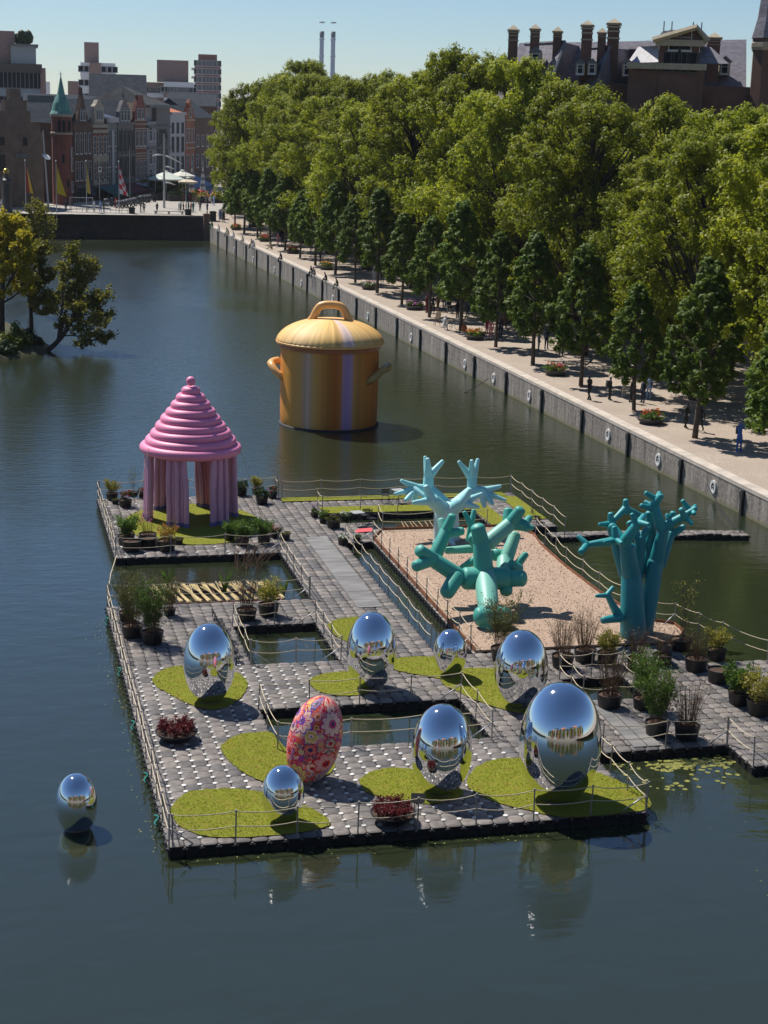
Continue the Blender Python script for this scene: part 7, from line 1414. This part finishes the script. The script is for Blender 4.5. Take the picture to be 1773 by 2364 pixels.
# easel, bicycle, pushchair, orange cone near the painter
P = (36.3,104.22,2.17); t = thing('easel', 'wooden easel with a canvas at the quay edge', 'easel', (P[0], P[1], PZ(P[1])), .6)
for q in ((-.35, 0), (.35, 0), (0, .5)): b = MB(); b.tube([(q[0], q[1], 0), (q[0]*.15, .05, 1.6)], .025, 5); b.build('leg', mat('easel_wood', (.34, .17, .07), .7) if 'easel_wood' not in bpy.data.materials else bpy.data.materials['easel_wood'], t)
b = MB(); b.box((0, -.06, 1.05), (.7, .03, .55)); b.build('canvas', M_cl['cream'], t)
def bicycle(label, x, y, z, rz, col, group='bicycles'):
    t = thing('bicycle', label, 'bicycle', (x, y, z), rz, group)
    for wx in (-.52, .52): b = torus(.33, .018, 20, 6); b.v = [(wx+p[0], p[2], .35+p[1]) for p in b.v]; b.build('wheel', M_chair, t)
    b = MB(); fr = [((-.52, 0, .35), (-.12, 0, .30)), ((-.12, 0, .30), (.38, 0, .72)), ((-.12, 0, .30), (-.22, 0, .82)), ((-.22, 0, .72), (.36, 0, .78)), ((-.52, 0, .35), (-.2, 0, .72)), ((.52, 0, .35), (.34, 0, .95))]
    for a, c in fr: b.tube([a, c], .018, 5)
    b.build('frame', col, t); b = MB(); b.box((-.24, 0, .86), (.26, .14, .06)); b.build('saddle', M_chair, t); b = MB(); b.tube([(.26, -.3, .98), (.36, 0, 1.0), (.26, .3, .98)], .014, 5); b.build('handlebar', M_steel, t)
P = (37.07,101.57,2.15); bicycle('pale bicycle parked beside the painter', P[0], P[1], PZ(P[1]), .5, M_steel)
P = (40.11,114.36,2.24); t = thing('pushchair', 'black pushchair in the shade of the limes', 'pushchair', (P[0], P[1]-.4, PZ(P[1])), 0)
b = MB(); b.box((0, 0, .62), (.5, .7, .3)); b.box((0, .25, .9), (.5, .25, .4)); b.build('seat', M_pack, t)
for s in (-1, 1):
    for q in (-.3, .3): b = torus(.12, .03, 12, 6); b.v = [(s*.25+p[2], q+p[0], .14+p[1]) for p in b.v]; b.build('wheel', M_chair, t)
    b = MB(); b.tube([(s*.25, -.3, .14), (s*.25, .4, 1.05)], .02, 5); b.build('frame', M_steel, t)
P = (37.85,100.69,2.15); t = thing('shoulder_bag', 'orange bag leaning against the young lime by the painter', 'bag', (P[0], P[1], PZ(P[1]))); b = MB(); b.lathe([(.02, 0), (.28, 0), (.30, .3), (.18, .62), (.05, .7)], 12); b.build('body', M_cl['brown'] if False else mat('orange_canvas', (.42, .13, .04), .8), t, smooth=40); b = MB(); b.tube([(-.15, 0, .6), (0, 0, .85), (.15, 0, .6)], .02, 5); b.build('strap', M_pack, t)

# ------------------------------------------------------------------ furniture of the square
zq = 3.9
# railing on the square wall
rl = thing('iron_railing', 'thin dark iron railing on top of the square wall', 'railing', (0, 0, 0))
for k in range(34):
    x = -10+k*.9; y = float(np.interp(x, [2, 12, 22, 31], [237.2, 236.4, 234.4, 231.6]))+.2; b = MB(); b.tube([(x, y, zq), (x, y, zq+1.0)], .03, 5); b.build('baluster', M_chair, rl)
for z in (.5, 1.0): b = MB(); b.tube([(x, float(np.interp(x, [2, 12, 22, 31], [237.2, 236.4, 234.4, 231.6]))+.2, zq+z) for x in (-10, 2, 12, 19)], .035, 5); b.build('rail', M_chair, rl)
def flagpole(label, P, h, cols, pat='plain'):
    t = thing('flagpole', label, 'flag', (P[0], P[1], P[2]), 0, 'flagpoles on the square wall'); b = MB(); b.tube([(0, 0, -1), (0, 0, h)], [.09, .05], 6); b.build('pole', M_steel, t); b = MB(); b.lathe([(.02, h), (.14, h+.1), (.02, h+.24)], 8); b.build('knob', M_ringw, t)
    ms = [mat('flag_cloth', c, .8) for c in cols]; b = MB(); nx, nz = 5, 12
    for i in range(nz+1):
        for j in range(nx+1):
            u = j/nx; v = i/nz; b.v.append((.1+u*(.35+1.15*v)*1.0, .18*sin(u*5+v*3), h-.3-v*(h*.58)-u*(1.5-1.0*v)))
    for i in range(nz):
        for j in range(nx):
            b.f.append((i*6+j, i*6+j+1, i*6+7+j, i*6+6+j)); b.m.append(((i//2+j//2) % 2) if pat == 'check' else (min(len(cols)-1, int(j/nx*len(cols)))))
    b.build('flag', ms, t)
flagpole('flagpole with a drooping yellow and red flag left of the tower', (2.61,239.3,3.9), 8.0, [(.30, .03, .03), (.60, .40, .03), (.08, .02, .02)])
flagpole('flagpole with a plain yellow flag beside the tower', (7.33,233.71,3.9), 8.2, [(.62, .42, .02)])
flagpole('flagpole with a dark blue and yellow flag', (12.32,237.03,3.9), 8.2, [(.50, .34, .05), (.02, .025, .08), (.02, .025, .08)])
flagpole('flagpole with a red and white checked flag', (17.62,237.11,3.9), 8.2, [(.60, .02, .03), (.62, .62, .62)], 'check')
def pole(name, label, cat, P, h, r=.08, lean=0.0):
    t = thing(name, label, cat, P); b = MB(); b.tube([(0, 0, -.2), (lean, 0, h)], [r, r*.6], 8); b.build('pole', M_steel, t); return t
P = (6.52,246.01,3.9); t = pole('street_lamp', 'leaning steel lamp mast with a white dish beside the gatehouse', 'street lamp', P, 12.8, .16, -.7); b = MB(); b.lathe([(.05, 0), (.7, .12), (.75, .22), (.1, .3)], 14); o = b.build('dish', M_ringw, t, loc=(-.3, -.3, 8.4)); o.rotation_euler = (.5, .5, 0)
P = (26.64,252.13,3.9); t = pole('street_lamp', 'tall dark lamp mast with long white curved arms over the square', 'street lamp', P, 12.6, .22)
for (s, q) in (((-2.0, 0, 8.9), (0, 0, 9.05)), ((0, 0, 9.05), (3.2, 0, 7.6)), ((0, 0, 7.1), (1.8, 0, 6.7)), ((0, 0, 4.4), (2.0, 0, 4.0))): b = MB(); m_ = Vector(s).lerp(Vector(q), .5)+Vector((0, 0, .14)); b.tube([s, m_, q], [.10, .16, .06], 6); b.build('arm', M_ringw, t, smooth=True)
for q in (1.2, 2.3): b = MB(); b.tube([(0, 0, 12.3), (q, 0, 9.05-q*.45)], .03, 4); b.build('stay', M_steel, t)
P = (16.17,262.19,3.9); t = pole('road_sign', 'white traffic sign on a tall pole before the cafés', 'sign', P, 10.5, .07); b = MB(); b.box((.1, -.1, 6.0), (.62, .05, .95)); b.build('plate', M_ringw, t); b = MB(); b.lathe([(.001, 0), (.22, 0), (.22, .03), (.001, .03)], 16); o = b.build('symbol', mat('sign_dark', (.05, .03, .06), .6), t, loc=(.1, -.13, 6.1)); o.rotation_euler = (pi/2, 0, 0)
for k, (x, y, h) in enumerate(((300, 470, 10), (359, 460, 9), (429, 470, 6), (396, 455, 9))):
    P = [(21.69,263.66,3.9),(27.88,279.28,3.9),(32.13,266.42,3.9),(31.88,287.93,3.9)][k]; pole('steel_post', f'thin steel post on the square, {ordn[k]} of four before the facades', 'post', P, h, .06)
P = (-0.54,234.13,3.9); t = thing('monument_column', 'dark column topped with a golden ball at the left margin', 'monument', P); b = MB(); b.lathe([(1.0, 0), (1.0, .3), (.75, .5), (.72, 4.6), (.95, 4.8), (.95, 5.1), (.5, 5.4), (.3, 6.0)], 12); b.build('shaft', M_wdark, t); b = MB(); b.lathe([(.001+.48*sin(pi*i/10), .48-.48*cos(pi*i/10)) for i in range(11)], 16); b.build('ball', mat('gilt', (.55, .38, .10), .35, .8), t, loc=(0, 0, 6.0), smooth=True)
for s in (-1, 1): b = MB(); b.box((s*.75, -.3, 5.2), (.4, .3, .5)); b.build('bracket', M_stone, t)
# parasols
def parasol(label, P, r, h, c):
    t = thing('parasol', label, 'parasol', P, .4, 'parasols on the square'); b = MB(); b.tube([(0, 0, 0), (0, 0, h)], .05, 6); b.build('pole', M_steel, t); b = MB(); n = 8
    b.v = [(0, 0, h+.05)]+[(r*.25*cos(2*pi*j/n), r*.25*sin(2*pi*j/n), h-.25) for j in range(n)]+[(r*cos(2*pi*j/n), r*sin(2*pi*j/n), h-r*.36) for j in range(n)]+[(r*cos(2*pi*j/n), r*sin(2*pi*j/n), h-r*.36-.28) for j in range(n)]
    for j in range(n): j2 = (j+1) % n; b.f += [(0, 1+j, 1+j2), (1+j, 1+n+j, 1+n+j2, 1+j2), (1+n+j, 1+2*n+j, 1+2*n+j2, 1+n+j2)]; b.m += [0, 0, 0]
    b.build('canopy', mat('parasol_cloth', c, .8), t); b = MB(); b.lathe([(.3, h-.05), (.42, h+.02), (.05, h+.22)], 8); b.build('vent', bpy.data.materials['parasol_cloth'], t)
parasol('big pale green parasol on the café terrace', (30.0,279.89,3.9), 3.7, 5.2, (.50, .55, .48))
parasol('big cream parasol behind the pale green one', (33.53,283.87,3.9), 2.6, 5.3, (.55, .53, .46))
parasol('smaller beige parasol beside the terrace crowd', (33.57,275.13,3.9), 1.9, 4.3, (.55, .47, .34))
for k, (P, lb) in enumerate((((36.03,289.17,3.9), 'tall closed striped parasol beside the terrace'), ((38.89,294.74,3.9), 'closed striped parasol half behind the lime leaves'))):
    t = thing('closed_parasol', lb, 'parasol', P, 0, 'closed striped parasols'); ms = [M_cl['white'], M_cl['grey']]; b = MB(); prof = [(.55-.06*i, 1.2+i*.62) for i in range(9)]+[(.03, 7.0)]; b.lathe(prof, 10, mats=[i % 2 for i in range(9)]); b.build('cover', ms, t); b = MB(); b.tube([(0, 0, 0), (0, 0, 1.4)], .08, 6); b.build('pole', M_steel, t)
# parked motorbikes
def motorbike():
    t = thing('motorbike', 'x', 'motorbike')
    for wx in (-.62, .62): b = torus(.28, .075, 14, 8); b.v = [(wx+p[0], p[2], .34+p[1]) for p in b.v]; b.build('wheel', M_chair, t)
    b = MB(); b.box((0, 0, .42), (.6, .3, .34)); b.build('engine', M_steel, t); b = MB(); b.lathe([(.02, -.35), (.17, -.2), (.2, .1), (.1, .35)], 8); o = b.build('tank', M_cl['navy'], t, loc=(.18, 0, .78)); o.rotation_euler = (0, pi/2, 0)
    b = MB(); b.box((-.38, 0, .78), (.7, .26, .12)); b.build('seat', M_chair, t); b = MB(); b.tube([(.62, 0, .34), (.42, 0, 1.0)], .04, 5); b.tube([(.36, -.36, 1.06), (.42, 0, 1.02), (.36, .36, 1.06)], .025, 5); b.build('fork', M_steel, t); b = MB(); b.lathe([(.02, 0), (.1, .03), (.1, .12), (.02, .14)], 8); o = b.build('headlight', M_ringw, t, loc=(.56, 0, .92)); o.rotation_euler = (0, pi/2, 0); return t
mp = motorbike(); spots = [(18.65,248.96,3.9),(19.35,250.34,3.9),(20.06,251.74,3.9),(20.89,254.43,3.9),(21.74,257.17,3.9),(22.6,259.96,3.9),(23.61,264.17,3.9),(24.43,267.07,3.9),(25.21,268.65,3.9),(26.17,270.28,3.9),(18.27,257.56,3.9),(17.15,254.74,3.9)]
for k, q in enumerate(spots):
    o = mp if k == 0 else copy_tree(mp); o.location = q; o.rotation_euler = (0, 0, 2.2+.2*sin(k*3)); o.scale = (1.25, 1.25, 1.25); tag(o, f'motorbike parked in the dark row before the cafés, {ordn[k]} from the checked flag', 'motorbike', 'motorbikes parked on the square')
# terrace planters and small square trees
for k, (P, lb) in enumerate((((26.46,294.09,3.9), 'round olive tree on the café terrace'), ((32.49,286.59,3.9), 'small palm like shrub under the pale parasol'), ((29.07,288.63,3.9), 'low clipped shrub left of the lamp mast'))):
    t = thing('terrace_tree', lb, 'tree', P); b = MB(); b.tube([(0, 0, 0), (0, 0, 1.6)], .12, 6); b.build('trunk', M_twigd, t); me = blob_leaves(1100, .35, M_lo, 70+k, (0, 0, 2.3), (2.0, 2.0, 1.7), 20); put('crown', me, t)
for k, (P, lb) in enumerate((((35.73,278.61,3.9), 'left tub of red and yellow flowers on the square'), ((36.06,270.2,3.9), 'middle tub of red flowers on the square'), ((38.84,270.95,3.9), 'right tub of yellow flowers under the first lime'))):
    t = thing('flower_tub', lb, 'planter', P, 0, 'flower tubs on the square'); b = MB(); b.lathe([(.02, 0), (1.2, 0), (1.6, .7), (1.45, .7), (1.4, .5), (.02, .6)], 14); b.build('tub', M_wdark, t); put('foliage', blob_leaves(500, .35, M_lg, 80+k, (0, 0, 1.0), (1.6, 1.6, .9), 16), t); put('blossom', blob_leaves(160, .32, M_fr if k < 2 else M_fy, 90+k, (0, 0, 1.4), (1.5, 1.5, .8), 10), t); put('blossom', blob_leaves(90, .32, M_fy, 95+k, (0, 0, 1.3), (1.5, 1.5, .8), 8), t)
for k, (P, w, lb) in enumerate((((29.76,276.92,3.9), 9.0, 'dark wind screen hedge before the parasols'), ((31.97,274.68,3.9), 5.0, 'dark planter box beside the terrace crowd'))):
    t = thing('planter_box', lb, 'planter', P, .35, 'planter boxes round the terrace'); b = MB(); b.box((0, 0, .6), (w, .8, 1.2)); b.build('box', M_wdark, t); put('foliage', blob_leaves(500, .3, M_ld, 99+k, (0, 0, 1.4), (w*.5, .5, .4), 16), t)
P = (25.67,232.28,3.9); t = thing('stone_bench', 'pale stone bench let into the square wall', 'bench', (P[0], 235.6, 3.9), -.18); b = MB(); b.box((0, 0, .45), (5.0, .5, .12)); b.build('seat', M_coping, t)
for s in (-2.2, 0, 2.2): b = MB(); b.box((s, 0, .2), (.3, .4, .4)); b.build('leg', M_coping, t)
P = (32.53,257.34,3.9); bicycle('bicycle ridden across the square behind the tour group', P[0], P[1], 3.9, .4, M_cl['navy'])
fx0, fy0 = (11.94,244.96); t = thing('site_fence', 'mobile steel fence panel standing on the square', 'fence', (fx0, fy0, 3.9), -.1)
for s in (-1.9, 1.9): b = MB(); b.tube([(s, 0, 0), (s, 0, 2.0)], .06, 6); b.build('post', M_steel, t)
for z in (.15, 1.95): b = MB(); b.tube([(-1.9, 0, z), (1.9, 0, z)], .04, 5); b.build('rail', M_steel, t)
for k in range(9): b = MB(); b.tube([(-1.6+k*.4, 0, .15), (-1.6+k*.4, 0, 1.95)], .015, 4); b.build('bar', M_steel, t)
# bird box sign on the island shore
P = (-2.28,103.5,0.3); t = thing('marker_post', 'small blue sign on a thin post at the island shore', 'sign', (P[0], P[1], .2)); b = MB(); b.tube([(0, 0, 0), (0, 0, 1.3)], .03, 5); b.build('post', M_twigd, t); b = MB(); b.box((0, 0, 1.4), (.3, .04, .28)); b.build('plate', M_cl['navy'], t)

# leaves and scum drifting along the floats
dbm = MB(); r3 = random.Random(17)
for k in range(420):
    u = r3.random()
    if u < .35: x, y = -abs(r3.gauss(.1, .35))-.05, r3.uniform(0, 24)
    elif u < .6: x, y = r3.uniform(0, 15), -abs(r3.gauss(.1, .4))-.05
    elif u < .75: x, y = r3.uniform(12.6, 14), r3.uniform(17, 33)
    else: x, y = r3.uniform(15, 36), r3.uniform(-6, 4.9)
    if x > 15 and y > 2.9 and x > 20: continue
    s_ = r3.uniform(.015, .05); a_ = r3.uniform(0, 6); dbm.add([(x+s_*cos(a_), y+s_*sin(a_), .006), (x+s_*.5*cos(a_+1.6), y+s_*.5*sin(a_+1.6), .008), (x-s_*cos(a_), y-s_*sin(a_), .006), (x-s_*.5*cos(a_+1.6), y-s_*.5*sin(a_+1.6), .008)], [(0, 1, 2, 3)])
tag(dbm.build('floating_leaves', M_pad), 'loose leaves drifting on the water along the deck edges', 'leaves', kind='stuff')


# ------------------------------------------------------------------ air
hz = MB(); hz.box((0, 850, 58), (2400, 2000, 120)); o = hz.build('haze', [])
mt = bpy.data.materials.new('haze_air'); mt.use_nodes = True; t_ = mt.node_tree; t_.nodes.clear(); out = t_.nodes.new('ShaderNodeOutputMaterial'); pv = t_.nodes.new('ShaderNodeVolumePrincipled')
pv.inputs['Color'].default_value = (.86, .92, 1.0, 1); pv.inputs['Density'].default_value = .00005; pv.inputs['Anisotropy'].default_value = .2
t_.links.new(pv.outputs[0], out.inputs['Volume']); o.data.materials.append(mt); tag(o, 'thin bluish air haze over the pond and town', 'haze', kind='stuff')
